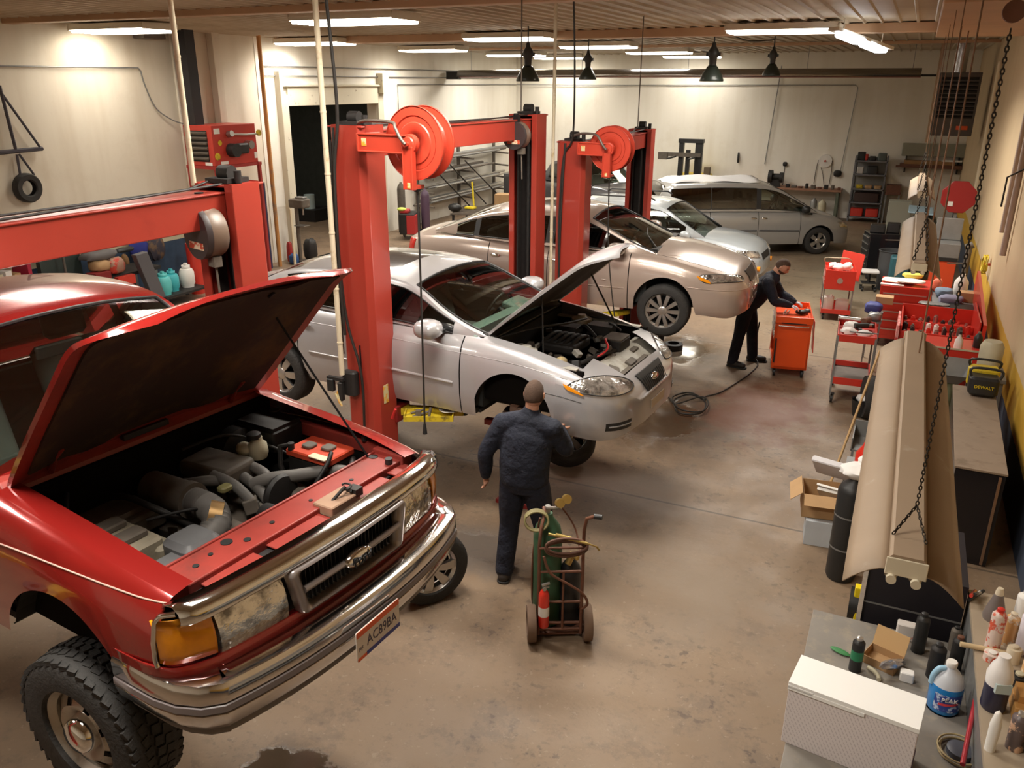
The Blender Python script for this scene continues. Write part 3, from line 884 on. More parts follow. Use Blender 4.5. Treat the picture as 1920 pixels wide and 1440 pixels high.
def gscale(s_y,s_z,xo):return[(gx(y)+xo,y*s_y,.775+(z-.775)*s_z)for y,z in base_]
g.grid([gscale(1.0,1.0,-.03),gscale(1.0,1.0,.002),gscale(.985,.97,.016),gscale(.93,.90,.020),gscale(.87,.83,.010),gscale(.84,.79,-.01),gscale(.83,.78,-.05)],closed_v=True)
g.tube([(gx(y)+.008,y,.778)for y in[-.31+.62*i/20 for i in range(21)]],.016,n=12)
g.build('grille',M_GRILLE,truck,smooth=60)
sl=MB()
for k in range(3):
 for zc_ in(.73,.82):
  pass
for i in range(27):
 y=-.32+.64*i/26
 sl.bx(gx(y)-.05,gx(y)-.02,y-.002,y+.002,.68,.87)
sl.build('grille_slats',M_TRIM,truck)
eb=MB().lathe([(.0,.012),(.05,.010),(.062,.0),(.064,-.02)],c=(gx(0)+.03,0,.778),axis='x',n=28)
for q in range(len(eb.v)):eb.v[q]=Vector((gx(0)+.03+(eb.v[q].x-gx(0)-.03),eb.v[q].y*1.35,.778+(eb.v[q].z-.778)*.62))
eb.build('grille_emblem',M_CHROME,truck,smooth=60)
text_part('emblem_script','Ford',.062,M_DARKMETAL,truck,(gx(0)+.048,0,.776),(R(90),0,R(90)),.003)
plan_=smoothpts([(.40,-.872,0),(.55,-.868,0),(.64,-.850,0),(.70,-.81,0),(.755,-.72,0),(.79,-.58,0),(.825,-.3,0),(.835,0,0),(.825,.3,0),(.79,.58,0),(.755,.72,0),(.70,.81,0),(.64,.850,0),(.55,.868,0),(.40,.872,0)],6)
MB().grid([[(p.x+o,p.y,z)for o,z in((-.03,.672),(-.004,.669),(.0,.662),(.004,.64),(.0,.60),(-.01,.56))]for p in plan_]).build('front_valance',M_RED,truck,smooth=40,solid=.006)
MB().bx(.40,.585,-.70,.70,.885,.905).bx(.565,.585,-.70,.70,.78,.90).bx(.40,.415,-.70,.70,.87,.915).bx(.40,.60,-.74,-.66,.86,.93).bx(.40,.60,.66,.74,.86,.93).build('radiator_support',M_REDD,truck,bevel=.006)
for q in((.70,-.60,-.33),(.735,-.26,.06),(.73,.25,.50),(.68,.55,.68)):MB().bx(.585,q[0],q[1],q[2],.872,.882).build('grille_panel',M_REDD,truck,bevel=.004)
MB().bx(.585,.70,-.72,.72,.62,.64).bx(.585,.60,-.72,.72,.5,.86).build('front_tray',M_WELL,truck)
hs=MB()
for(x,y,r_)in((.46,-.36,.026),(.50,-.55,.014),(.52,-.30,.016),(.50,-.14,.012),(.50,.10,.010),(.44,.62,.024),(.52,.36,.01),(.48,-.46,.011)):
 MB().lathe([(r_,0),(r_,.003)],c=(x,y,.9055),n=16).build('support_hole',M_BLACK,truck)
lt=MB().rbox((.60,.17,.895),(.12,.20,.05),.01)
lt.build('hood_latch',mat('rusty_tan_metal',(.33,.20,.13),.7,var=.4),truck,smooth=40)
MB().tube([(.62+.02*math.cos(a),.22+.02*math.sin(a),.93+.004*a)for a in[i*.7 for i in range(16)]],.005).box((.63,.26,.92),(.06,.05,.04)).cyl((.6,.13,.91),(.63,.2,.97),.008).build('latch_spring',M_ENGDARK,truck,smooth=50)
def bsec(u):
 y=u*.90
 a=abs(u)
 if a<.86:return(.955-.10*(a/.86)**2.4,y*.985)
 t=(a-.86)/.14
 return(.855-.50*t**1.25+.0,math.copysign(.762+.118*(1-(1-min(1,t*1.6))**2),u))
def brow(prof,m,name,thick=.008):
 rows=[]
 us=[-1+2*i/70 for i in range(71)]
 P_=[Vector((*bsec(u),0))for u in us]
 for i,u in enumerate(us):
  a,b_=P_[max(0,i-1)],P_[min(70,i+1)]
  t=(b_-a).normalized();nrm=Vector((t.y,-t.x,0))
  if nrm.x<0 and abs(u)<.8:nrm=-nrm
  rows.append([P_[i]+nrm*o+Vector((0,0,z))for o,z in prof])
 return MB().grid(rows).build(name,m,truck,smooth=35,solid=thick)
brow([(-.16,.622),(-.03,.628),(-.008,.622),(.0,.608),(.0,.545),(-.004,.535)],M_BUMP,'bumper')
brow([(-.006,.536),(.004,.528),(.006,.505),(-.004,.498)],mat('grey_bumper_strip',(.20,.17,.17),.35),'bumper_strip')
brow([(-.006,.498),(.002,.49),(-.01,.44),(-.04,.40),(-.10,.385)],M_BUMP,'bumper_lower')
brow([(-.045,.40),(-.06,.355),(-.10,.33),(-.16,.33)],mat('grey_dirty_valance',(.16,.14,.13),.6,var=.4),'bumper_valance')
pl=MB().rbox((0,0,0),(.305,.152,.006),.012)
plate=pl.build('licence_plate',mat('plate_white',(.74,.68,.62),.4),truck,loc=(.985,-.03,.455),rot=(R(90),0,R(92)))
MB().bx(-.15,.15,.045,.074,.0032,.0045).bx(-.15,-.09,-.074,-.058,.0032,.0045).build('plate_band',mat('plate_orange',(.75,.12,.03),.4),plate)
MB().bx(-.09,.15,-.074,-.055,.0032,.0045).build('plate_base',mat('plate_blue',(.04,.05,.28),.4),plate)
text_part('plate_number','AC89BA',.072,mat('plate_ink',(.05,.04,.08),.4),plate,(.022,-.006,.0034),(0,0,0),.001,sx=.82)
text_part('plate_corner','PF',.030,mat('plate_ink',(.05,.04,.08),.4),plate,(-.125,-.02,.0034),(0,0,0),.001)
MB().bx(-.50,-.46,-.76,.76,.45,1.03).bx(-.5,.42,-.745,-.72,.45,.93).bx(-.5,.42,.72,.745,.45,.93).bx(-.5,.44,-.72,.72,.44,.46).bx(.41,.43,-.7,.7,.46,.87).build('engine_bay',M_BAY,truck)
for sd in(-1,1):
 MB().bx(-.5,.56,sd*.735-.02,sd*.735+.02,.925,.935).bx(-.5,.5,sd*.718-.006,sd*.718+.006,.86,.93).build('inner_fender',M_REDD if sd>0 else M_ENGDARK,truck,bevel=.004)
MB().prism([(-.62,1.075),(-.53,1.085),(-.495,1.05),(-.485,1.02),(-.50,.97)],-.74,.74,'y').build('scuttle',M_REDD,truck,bevel=.01)
MB().box((-.53,-.02,1.085),(.08,.26,.03)).tube([(-.55,-.55,1.085),(-.72,-.2,1.12),(-.78,.05,1.14)],.008).tube([(-.55,.15,1.085),(-.72,.45,1.12),(-.78,.65,1.14)],.008).build('wiper',M_TRIM,truck,bevel=.004)
e=truck
MB().rbox((.12,.56,.80),(.30,.20,.14),.02).build('battery',M_ENGDARK,e,smooth=40)
bt=MB().rbox((.12,.56,.885),(.31,.21,.04),.015).build('battery_cover',mat('orange_red_battery',(.60,.07,.03),.4),e,smooth=40)
MB().rbox((.06,.545,.912),(.07,.07,.015),.02).rbox((.17,.575,.912),(.07,.07,.015),.02).build('battery_caps',M_ENGGREY,e,smooth=40)
MB().rbox((.20,.47,.905),(.12,.05,.006),.01).build('battery_label',mat('battery_label',(.75,.62,.45),.4),e)
MB().cyl((.0,.47,.9),(.0,.47,.94),.018).tube([(.0,.47,.93),(-.05,.44,.92),(-.04,.42,.82),(.05,.40,.70)],.014).build('battery_cable',M_ENGDARK,e,smooth=50)
MB().tube([(.24,.52,.92),(.28,.45,.90),(.25,.38,.8)],.012).build('battery_cable',M_ENGDARK,e,smooth=50)
MB().rbox((-.30,.60,.89),(.30,.22,.12),.015).box((-.30,.60,.96),(.28,.20,.02)).build('fuse_box',M_ENGDARK,e,smooth=40)
MB().lathe([(.045,0),(.055,.03),(.05,.08),(.03,.10),(.03,.12)],c=(-.18,.40,.84),n=20).blob((-.24,.36,.89),(.10,.08,.08),n=8).build('brake_reservoir',M_WHITEPL,e,smooth=50)
MB().lathe([(.038,0),(.038,.025),(.03,.03)],c=(-.19,.39,.955),n=16).build('reservoir_cap',M_ENGDARK,e,smooth=50)
MB().lathe([(.13,0),(.13,.08),(.06,.12)],c=(-.44,.44,.82),axis='x',n=24).build('brake_booster',M_ENGDARK,e,smooth=50)
MB().cyl((-.36,.70,.93),(-.36,.70,.975),.03).build('filler_cap',M_ENGGREY,e,smooth=50)
MB().rbox((-.27,.20,.84),(.34,.22,.10),.03,rot=(0,0,.1)).box((-.26,.20,.79),(.30,.18,.04)).build('intake_plenum',M_ENGGREY,e,smooth=40,bevel=.01)
bk=MB().bx(-.42,.30,-.20,.42,.48,.68).rbox((-.1,.36,.70),(.55,.12,.12),.03).rbox((-.1,-.05,.68),(.55,.12,.10),.03)
for k in range(26):
 bk.box((random.uniform(-.40,.32),random.uniform(-.30,.48),random.uniform(.64,.76)),(random.uniform(.03,.12),random.uniform(.03,.1),random.uniform(.03,.08)),rot=(random.uniform(-.4,.4),random.uniform(-.4,.4),random.uniform(0,3)))
bk.build('engine_block',M_ENGGREY,e,bevel=.006)
for pts in(((-.30,-.04,.83),(-.16,.06,.85),(-.1,.13,.83)),((-.18,.10,.86),(-.02,.10,.84),(.08,.12,.75)),((-.12,.30,.84),(.0,.28,.83),(.08,.26,.74)),((-.1,.22,.82),(.05,.2,.78),(.15,.18,.7))):
 MB().tube(smoothpts(pts,5),.028,n=12).build('intake_pipe',M_HOSE,e,smooth=60)
def corr(pts,r,name,m,k=9,amp=.004):
 P_=smoothpts(pts,k);rr_=[r+(amp if i%2 else-amp)for i in range(len(P_))]
 MB().tube(P_,r,n=18,rr=rr_).build(name,m,e,smooth=60)
MB().cyl((-.40,-.10,.82),(-.14,-.10,.83),.085,n=24).cyl((-.14,-.10,.83),(-.09,-.10,.83),.09,n=24).cyl((-.42,-.1,.82),(-.40,-.10,.82),.06,n=24).build('air_filter_housing',M_DUST if False else M_ENGGREY,e,smooth=40)
corr([(-.10,-.10,.83),(.02,-.11,.835),(.10,-.13,.83),(.16,-.18,.80),(.17,-.27,.76)],.065,'intake_duct',M_HOSE)
MB().cyl((.14,-.13,.82),(.10,-.17,.84),.073,n=24).build('hose_clamp',mat('brass_clamp',(.45,.28,.12),.4,metal=.7),e,smooth=40)
MB().rbox((.18,-.33,.76),(.20,.20,.16),.05).rbox((.26,-.48,.74),(.22,.18,.12),.04).build('air_box',mat('blue_grey_plastic',(.15,.15,.155),.5,var=.3),e,smooth=40)
MB().tube(smoothpts([(-.02,.20,.80),(.05,.26,.83),(.14,.36,.83),(.26,.50,.83),(.36,.58,.80)],6),.034,n=14).build('radiator_hose',M_HOSE,e,smooth=60)
MB().lathe([(.10,-.02),(.11,0),(.10,.02),(.05,.03)],c=(.12,.26,.76),axis='x',n=28).lathe([(.06,-.03),(.06,.03)],c=(.18,.12,.72),axis='x',n=20).build('pulley',M_ENGDARK,e,smooth=40)
MB().tube(smoothpts([(.3,-.05,.80),(.32,.1,.82),(.35,.3,.83),(.36,.5,.85),(.30,.62,.86)],6),.016,n=10).tube(smoothpts([(.0,-.18,.75),(-.1,-.28,.86),(-.3,-.30,.88),(-.42,-.3,.85)],6),.016,n=10).tube(smoothpts([(.05,-.05,.80),(.02,-.2,.86),(-.1,-.35,.84)],6),.008,n=8).tube(smoothpts([(-.4,.1,.95),(-.3,.3,.98),(-.2,.45,.9),(0,.5,.84)],6),.008,n=8).tube(smoothpts([(-.45,-.5,.95),(-.25,-.62,.90),(.0,-.66,.85),(.3,-.66,.84)],6),.012,n=8).build('small_hoses',M_ENGDARK,e,smooth=60)
MB().rbox((.0,.02,.87),(.055,.07,.03),.02).build('oil_cap',mat('olive_cap',(.22,.20,.08),.5),e,smooth=40)
MB().rbox((-.10,-.52,.76),(.36,.26,.16),.03).rbox((.04,-.40,.74),(.14,.1,.12),.03).build('coolant_bottle',M_DUST,e,smooth=40)
MB().rbox((-.17,-.52,.855),(.085,.19,.035),.015).rbox((-.02,-.52,.855),(.085,.19,.035),.015).build('bottle_cover',M_ENGDARK if False else M_ENGGREY,e,smooth=40)
MB().rbox((-.38,-.38,.78),(.22,.30,.07),.03).rbox((-.36,-.32,.74),(.26,.34,.1),.03).build('air_cleaner',M_ENGGREY,e,smooth=40)
MB().lathe([(.03,0),(.05,.04),(.085,.09),(.085,.10),(.05,.07)],c=(-.36,-.62,.76),axis='x',n=20).cyl((-.44,-.62,.76),(-.36,-.62,.76),.05).build('horn',M_ENGDARK,e,smooth=50)
MB().lathe([(.02,0),(.02,.03)],c=(.30,.72,.93),n=12).lathe([(.02,0),(.02,.03)],c=(.56,.6,.905),n=12).build('rubber_bumper',M_TRIM,e)
M_STREAK=M_LINER
th,TS=open_hood(truck,[(0,.715),(.1,.725),(.5,.735),(.9,.735),(1.08,.73),(1.15,.69),(1.19,.61),(1.21,.48)],-.51,1.07,47.0,.02,M_RED,(M_LINER,M_REDD),crown=.045,nose=.08)
for sd in(-1,1):
 hb=MB().tube([(-.55,sd*.52,1.02),(-.50,sd*.52,1.06),(-.45,sd*.52,1.14),(-.38,sd*.52,1.20)],.014,n=8)
 hb.build('hood_hinge',M_REDD,truck,smooth=50)
tp=TS(.80,.42,.035)
MB().cyl((.42,.60,.91),tp,.006,n=8).build('prop_rod',M_DARKMETAL,truck)
sk=MB().tube([TS(1.06,.25,.02),TS(1.06,.25,.05),TS(1.02,.25,.05)],.008)
sk.build('hood_striker',M_DARKMETAL,truck)
MB().rbox((-1.18,0,1.40),(.03,.26,.07),.02).build('inner_mirror',M_TRIM,truck,smooth=40)
mirror(truck,(-.78,-1.0,1.10),-1,M_TRIM);mirror(truck,(-.78,1.0,1.10),1,M_TRIM)
M_SILVER=paint_mat('silver_paint',(.43,.42,.43),.28,.3,.9,dirt=(.40,.38,.36),dlo=.5,dhi=.9,dscale=3)
M_SILVERD=mat('silver_inner_panel',(.42,.40,.35),.5,var=.2,dirt=(.25,.21,.15),dscale=8,dlo=.5,dhi=.75)
sed=thing('sedan_car','silver sedan on the middle lift with its hood up and right front wheel off','car',(-2.80,6.94,.87),-.06)
SIDE=table([(0,.94),(.12,.975),(.35,1.0),(.55,1.0),(.75,.985),(.88,.955),(.96,.915),(1,.88)])
SB=dict(x0=-4.0,x1=1.02,ns=14,tops=[.995,.98,.95,.905,.885,.8,.6,.35,.15,0],crown=2.4,zb=table([(-4.0,.30),(-3.6,.24),(-3.2,.26),(-.5,.24),(.45,.24),(.8,.20),(1.0,.26)]),zs=table([(-4.0,.70),(-3.95,.86),(-3.7,.93),(-3.0,.99),(-2,.98),(-1.2,.975),(-.5,.955),(0,.90),(.4,.82),(.65,.755),(.8,.70),(.9,.645),(.96,.58),(1.0,.50)]),zc=table([(-4.0,.72),(-3.95,.92),(-3.7,1.04),(-3.1,1.09),(-2,1.05),(-.5,1.03),(0,.985),(.4,.90),(.65,.815),(.8,.74),(.9,.67),(.96,.60),(1.0,.52)]),W=table([(-4.0,.60),(-3.93,.72),(-3.8,.80),(-3.5,.865),(-3.1,.905),(-2.2,.925),(-.6,.925),(.2,.915),(.45,.90),(.65,.87),(.8,.81),(.9,.73),(.96,.63),(1.0,.46),(1.02,.30)]),side=SIDE,arches=[(0,.33,.385),(-2.756,.33,.37)],seams=[-.53,-1.62,-2.45],cuts=[-.36,.52])
SB['ends']=[.97,.985,.93,.95,1.0,1.01]
def snames(x,z,top,f,side,seam):
 sd='R' if side>0 else 'L'
 if top and-.36<x<.60 and f<.90:return None
 if top and .60<=x<.84 and f<.62:return None
 if top and-3.2<x<-.36 and f<.88:return None
 if seam and not top:return None
 if not top and x>-.53 and x<.42:return 'fender#'+sd
 if not top and-1.62<x<-.53:return 'door#1'+sd
 if not top and-2.45<x<-1.62:return 'door#2'+sd
 if x>.42:return 'front_bumper' if(z<.69 or x>.62)else 'fender#'+sd
 if x<-3.25:return 'rear_end'
 if x<-2.45:return 'quarter_panel#'+sd
 return 'fender#'+sd
objs,sbvh=car_body(SB,sed,M_SILVER,snames)
wells(SB,sed,.5);underbody(SB,sed)
SG=dict(x0=-3.45,x1=-.28,zt=table([(-3.45,1.07),(-3.1,1.21),(-2.8,1.34),(-2.5,1.405),(-2.0,1.435),(-1.6,1.43),(-1.3,1.40),(-1.14,1.35),(-.8,1.20),(-.5,1.08),(-.28,.99)]),zb=table([(-3.45,1.03),(-2.0,.99),(-1.0,.97),(-.5,.945),(-.28,.93)]),crown=table([(-3.45,.03),(-2.9,.07),(-2.4,.075),(-1.4,.07),(-1.1,.06),(-.6,.07),(-.28,.05)]),wb=table([(-3.45,.68),(-3.0,.77),(-2.2,.835),(-1.0,.835),(-.5,.80),(-.28,.74)]),wr=table([(-3.45,.52),(-2,.585),(-1.2,.575),(-.28,.56)]),windows=[(-2.72,-2.45),(-2.40,-1.66),(-1.58,-.66)],xA=-1.17,xC=-2.62,sun=(-2.02,-1.52))
greenhouse(SG,sed,M_SILVER,M_GLASS,[M_GLASSD]*3,M_GLASSD)
interior(sed,-.55,.32,.97,rows=((-1.45,),(-2.35,)),W=.80,xback=-3.1,dash=mat('teal_grey_dash',(.17,.23,.20),.6),col_seat=mat('dark_grey_seat',(.13,.14,.13),.9))
MB().bx(-3.4,-2.9,-.66,.66,1.0,1.02).build('parcel_shelf',M_INT,sed)
wheel(sed,(-2.756,-.80,.24),.325,.21,'alloy7',-1);wheel(sed,(-2.756,.80,.24),.325,.21,'alloy7',1);wheel(sed,(0,.80,.24),.325,.21,'alloy7',1)
hb=MB().lathe([(.14,-.01),(.14,.01)],c=(0,-.68,.28),axis='y',n=32).lathe([(.06,-.04),(.07,.0)],c=(0,-.70,.28),axis='y',n=20)
hb.build('brake_disc',mat('brake_steel',(.25,.22,.2),.4,metal=.8),sed,smooth=40)
MB().rbox((.12,-.68,.34),(.09,.10,.16),.03).cyl((-.02,-.62,.3),(-.05,-.58,.72),.035).cyl((-.02,-.61,.5),(-.05,-.58,.74),.06).tube([(0,-.6,.22),(-.1,-.3,.25)],.03).build('suspension_strut',M_WELL,sed,smooth=40)
for sd in(-1,1):
 a=strip(sbvh,[(-2.3,sd*1.2,.56),(-1.68,sd*1.2,.555)],(0,sd,0),sed,'side_moulding',M_SILVER,r=.017,off=-.003)
 a=strip(sbvh,[(-1.56,sd*1.2,.555),(-.60,sd*1.2,.535)],(0,sd,0),sed,'side_moulding',M_SILVER,r=.017,off=-.003)
 strip(sbvh,[(-2.42,sd*1.2,.86),(-1.6,sd*1.2,.855),(-.8,sd*1.2,.83),(0,sd*1.2,.80),(.5,sd*1.2,.735)],(0,sd,0),sed,'body_crease',M_SILVER,r=.004,off=-.001)
 strip(sbvh,[(.44,sd*1.3,.60),(.62,sd*1.3,.585),(.80,sd*1.3,.555)],(.35,sd,0),sed,'bumper_seam',M_TRIM,r=.003,off=.0)
 MB().prism([(sd*.80,.24),(sd*.885,.25),(sd*.90,.30),(sd*.88,.31),(sd*.80,.30)][::sd],-2.37,-.40,'x').build('sill',M_TRIM,sed,bevel=.01)
 patch(sbvh,[(.50,sd*.90,.735),(.56,sd*.88,.62),(.90,sd*.40,.55),(.86,sd*.34,.665)],(.75,sd*.6,.35),sed,'headlight',M_LENS,off=.010,n=14,k=18,edge=.005,oval=.85,curve=lambda u,v:(0,0,(.028 if u<.5 else-.028)*math.sin(math.pi*v)*abs(1-2*u)))
 patch(sbvh,[(.48,sd*.91,.725),(.52,sd*.90,.66),(.66,sd*.82,.595),(.60,sd*.84,.64)],(.5,sd*.85,.35),sed,'turn_lamp',M_AMBER,off=.016,oval=.5)
 patch(sbvh,[(.74,sd*.72,.372),(.74,sd*.72,.30),(.90,sd*.50,.30),(.90,sd*.50,.372)],(.85,sd*.5,0),sed,'fog_opening',M_TRIM,off=.003,n=4,k=6)
 patch(sbvh,[(.76,sd*.70,.343),(.76,sd*.70,.334),(.90,sd*.50,.334),(.90,sd*.50,.343)],(.85,sd*.5,0),sed,'fog_slat',M_SILVER,off=.010,n=2,k=6)
mirror(sed,(-.80,-1.0,1.03),-1,M_SILVER,(.16,.24,.17));mirror(sed,(-.80,1.0,1.03),1,M_SILVER,(.16,.24,.17))
hd=MB()
for sd in(-1,1):
 for x in(-1.5,-2.32):hd.blob((x,sd*.925,.84),(.14,.03,.035),n=6)
hd.build('door_handle',M_SILVER,sed,smooth=60)
patch(sbvh,[(1.2,-.17,.42),(1.2,-.17,.34),(1.2,.17,.34),(1.2,.17,.42)],(1,0,0),sed,'plate_recess',mat('plate_pad',(.55,.48,.40),.5),off=.012,n=4,k=8)
MB().bx(-.40,-.36,-.78,.78,.40,.96).bx(-.4,.62,-.79,-.76,.40,.80).bx(-.4,.62,.76,.79,.40,.80).bx(-.4,.66,-.78,.78,.38,.40).bx(.60,.64,-.7,.7,.4,.66).build('engine_bay',M_BAY,sed)
sup=MB()
sup.grid([[(x,y,z)for y in[-.66+1.32*i/16 for i in range(17)]]for x,z in((.54,.66),(.54,.715),(.64,.715),(.72,.675),(.80,.635),(.82,.60))])
sup.build('radiator_support',M_SILVERD,sed,solid=.01,smooth=40)
for sd in(-1,1):
 MB().bx(-.36,.56,sd*.755-.04,sd*.755+.025,.80,.815).build('inner_fender',M_SILVERD,sed,bevel=.004)
patch(sbvh,[(.86,-.30,.655),(1.0,-.22,.52),(1.0,.22,.52),(.86,.30,.655)],(1,0,.35),sed,'grille',mat('black_honeycomb',(.02,.02,.02),.5,var=.6,vscale=90),off=.014,n=6,k=12)
ge=MB()
for i in range(13):
 y=-.24+.04*i
 hh=[sbvh.ray_cast(Vector((2,y,z)),Vector((-1,0,-.1)).normalized())[0]for z in(.74,.69,.62)]
 if all(hh):ge.tube([h+Vector((.022,0,.006))for h in hh],.003,n=5)
ge.build('grille_bars',M_DARKMETAL,sed)
ob=MB().lathe([(0,.010),(.045,.008),(.055,0),(.056,-.02)],axis='x',n=24)
for v_ in ob.v:v_.y*=1.3;v_.z*=.6
o_=ob.build('grille_emblem',M_CHROME,sed,smooth=60,loc=(.99,0,.60),rot=(0,R(-30),0))
es=sed
MB().rbox((.12,-.06,.78),(.34,.40,.10),.04).build('engine_cover',M_ENGDARK,es,smooth=40,bevel=.01)
en=MB().bx(-.3,.5,-.5,.5,.42,.62)
for k in range(5):en.tube(smoothpts([(-.05+.07*k,-.25,.80),(-.02+.07*k,-.05,.86),(-.02+.07*k,.12,.82)],4),.022,n=8)
for k in range(46):
 en.box((random.uniform(-.30,.52),random.uniform(-.62,.62),random.uniform(.56,.74)),(random.uniform(.03,.12),random.uniform(.03,.12),random.uniform(.03,.10)),rot=(random.uniform(-.4,.4),random.uniform(-.4,.4),random.uniform(0,3)))
en.build('engine_block',M_ENGDARK,es,bevel=.005)
random.seed(12)
for nm_,m_,n_ in(('bay_fitting',M_ENGGREY,26),('bay_bracket',M_SILVERD,14)):
 q_=MB()
 for k in range(n_):
  q_.rbox((random.uniform(-.25,.56),random.uniform(-.60,.60),random.uniform(.70,.78)),(random.uniform(.03,.10),random.uniform(.02,.09),random.uniform(.02,.06)),.01,rot=(random.uniform(-.5,.5),random.uniform(-.5,.5),random.uniform(0,3)))
 q_.bx(-.2,.5,-.5,.5,.66,.68);q_.build(nm_,m_,es,smooth=40)
MB().rbox((.70,-.30,.685),(.10,.12,.05),.01,rot=(0,.3,.4)).rbox((.74,.02,.67),(.07,.16,.05),.01,rot=(0,.35,0)).rbox((.66,.30,.70),(.06,.14,.04),.01).bx(.60,.80,-.34,.34,.66,.665).build('latch_panel',M_ENGGREY,es,smooth=40)
MB().rbox((.50,.24,.74),(.20,.26,.16),.02).build('battery',M_ENGDARK,es,smooth=40)
MB().rbox((.50,.24,.825),(.19,.25,.015),.02).build('battery_top',M_ENGGREY,es,smooth=40)
MB().tube(smoothpts([(.46,.10,.84),(.50,-.02,.86),(.56,-.10,.82),(.54,-.20,.78),(.46,-.24,.74)],6),.010).build('red_cable',mat('red_cable',(.5,.02,.02),.4),es,smooth=50)
MB().rbox((.24,.50,.80),(.26,.18,.10),.02).rbox((.0,.28,.82),(.2,.16,.08),.02).build('fuse_box',M_ENGDARK,es,smooth=40)
MB().lathe([(.04,0),(.06,.02),(.05,.10),(.02,.12)],c=(.28,-.50,.68),n=16).rbox((.22,-.56,.70),(.14,.12,.10),.03).build('washer_bottle',mat('tan_bottle',(.42,.32,.16),.5),es,smooth=50)
for sd in(-1,1):
 MB().lathe([(.11,0),(.10,.05),(.05,.07),(.04,.09)],c=(-.02,sd*.60,.80),n=24).build('strut_tower',M_SILVERD,es,smooth=50)
MB().tube(smoothpts([(-.3,-.6,.92),(-.1,-.3,.96),(.05,.1,.93),(.1,.45,.90)],6),.012).tube(smoothpts([(.4,-.45,.72),(.5,-.2,.76),(.55,.1,.74)],6),.022).tube(smoothpts([(.1,.3,.84),(.2,.2,.90),(.35,.1,.84)],6),.015).tube(smoothpts([(.3,.55,.86),(.45,.45,.84),(.5,.35,.86)],5),.010).build('small_hoses',M_ENGDARK,es,smooth=60)
MB().tube(smoothpts([(.36,-.34,.68),(.44,-.3,.72),(.46,-.22,.70),(.42,-.16,.66)],6),.022).build('foil_hose',M_ALLOY,es,smooth=60)
MB().prism([(-.52,.985),(-.36,.985),(-.30,.93),(-.34,.88),(-.52,.9)],-.74,.74,'y').build('scuttle',M_TRIM,es,bevel=.01)
sh,SS=open_hood(sed,[(0,.72),(.15,.76),(.6,.74),(.9,.66),(1.08,.54),(1.18,.40),(1.25,.22)],-.36,.97,40,.02,M_SILVER,(mat('grey_hood_liner',(.055,.05,.045),.85,var=.4),M_SILVERD),crown=.06,nose=.10)
p1,p2=SS(.62,-.58,.03),SS(.55,.60,.03)
MB().cyl((.16,-.62,.83),p1,.007,n=8).build('hood_strut',M_TRIM,sed);MB().cyl((.34,.66,.80),p2,.009,n=8).build('hood_strut',M_TRIM,sed)
M_GOLD=paint_mat('champagne_paint',(.48,.385,.33),.28,.3,.9)
az=thing('sedan_car','champagne beige sedan raised on the far lift, ten spoke wheels','car',(-2.68,11.05,.93),.045)
AB=dict(x0=-3.90,x1=1.03,ns=14,tops=[.995,.98,.95,.905,.895,.8,.6,.35,.15,0],crown=2.6,zb=table([(-3.9,.34),(-3.6,.24),(-3.1,.26),(-.5,.235),(.45,.235),(.8,.20),(1.03,.27)]),zs=table([(-3.9,.74),(-3.84,.90),(-3.6,.955),(-3.0,.99),(-2.6,.985),(-2,.965),(-1.2,.955),(-.5,.955),(0,.91),(.4,.83),(.65,.77),(.85,.72),(.95,.66),(1.0,.58),(1.03,.50)]),zc=table([(-3.9,.76),(-3.84,.96),(-3.6,1.03),(-3.0,1.08),(-2,1.05),(-.5,1.03),(0,.995),(.4,.935),(.65,.875),(.85,.80),(.95,.71),(1.0,.60),(1.03,.51)]),W=table([(-3.9,.62),(-3.82,.74),(-3.6,.83),(-3.3,.88),(-2.7,.925),(-2.0,.93),(-.6,.93),(.2,.925),(.45,.90),(.65,.86),(.8,.80),(.92,.70),(1.0,.54),(1.03,.38)]),side=SIDE,arches=[(0,.30,.395),(-2.78,.30,.39)],seams=[-.47,-1.60,-2.48],cuts=[-.30,.80])
AB['ends']=[1.01,1.02,.97,.99]
def anames(x,z,top,f,side,seam):
 sd='R' if side>0 else 'L'
 if top and .895<f<.92 and-.30<x<.80:return None
 if top and-3.2<x<-.34 and f<.88:return None
 if top and-.30<x<.80 and f<.9:return 'hood'
 if seam and not top:return None
 if not top and-1.60<x<-.47:return 'door#1'+sd
 if not top and-2.48<x<-1.60:return 'door#2'+sd
 if x>.42:return 'front_bumper' if(z<.66 or x>.72)else 'fender#'+sd
 if x<-3.3:return 'rear_end'
 if x<-2.48:return 'quarter_panel#'+sd
 return 'fender#'+sd
objs,abvh=car_body(AB,az,M_GOLD,anames)
wells(AB,az,.5);underbody(AB,az)
AG=dict(x0=-3.42,x1=-.16,zt=table([(-3.42,1.06),(-3.1,1.20),(-2.75,1.35),(-2.4,1.43),(-1.9,1.475),(-1.5,1.47),(-1.2,1.435),(-1.03,1.38),(-.7,1.24),(-.4,1.10),(-.16,1.0)]),zb=table([(-3.42,1.03),(-2.0,.975),(-1.0,.965),(-.5,.95),(-.16,.94)]),crown=table([(-3.42,.03),(-2.9,.07),(-2.4,.075),(-1.4,.07),(-1.1,.06),(-.6,.07),(-.16,.05)]),wb=table([(-3.42,.70),(-3.0,.79),(-2.2,.85),(-1.0,.85),(-.5,.82),(-.16,.74)]),wr=table([(-3.42,.52),(-2,.60),(-1.1,.59),(-.16,.57)]),windows=[(-3.02,-2.74),(-2.66,-1.66),(-1.54,-.58)],xA=-1.06,xC=-2.62,sun=(-1.98,-1.50))
greenhouse(AG,az,M_GOLD,M_GLASS,[M_GLASS,M_GLASSD,M_GLASSD],M_GLASS)
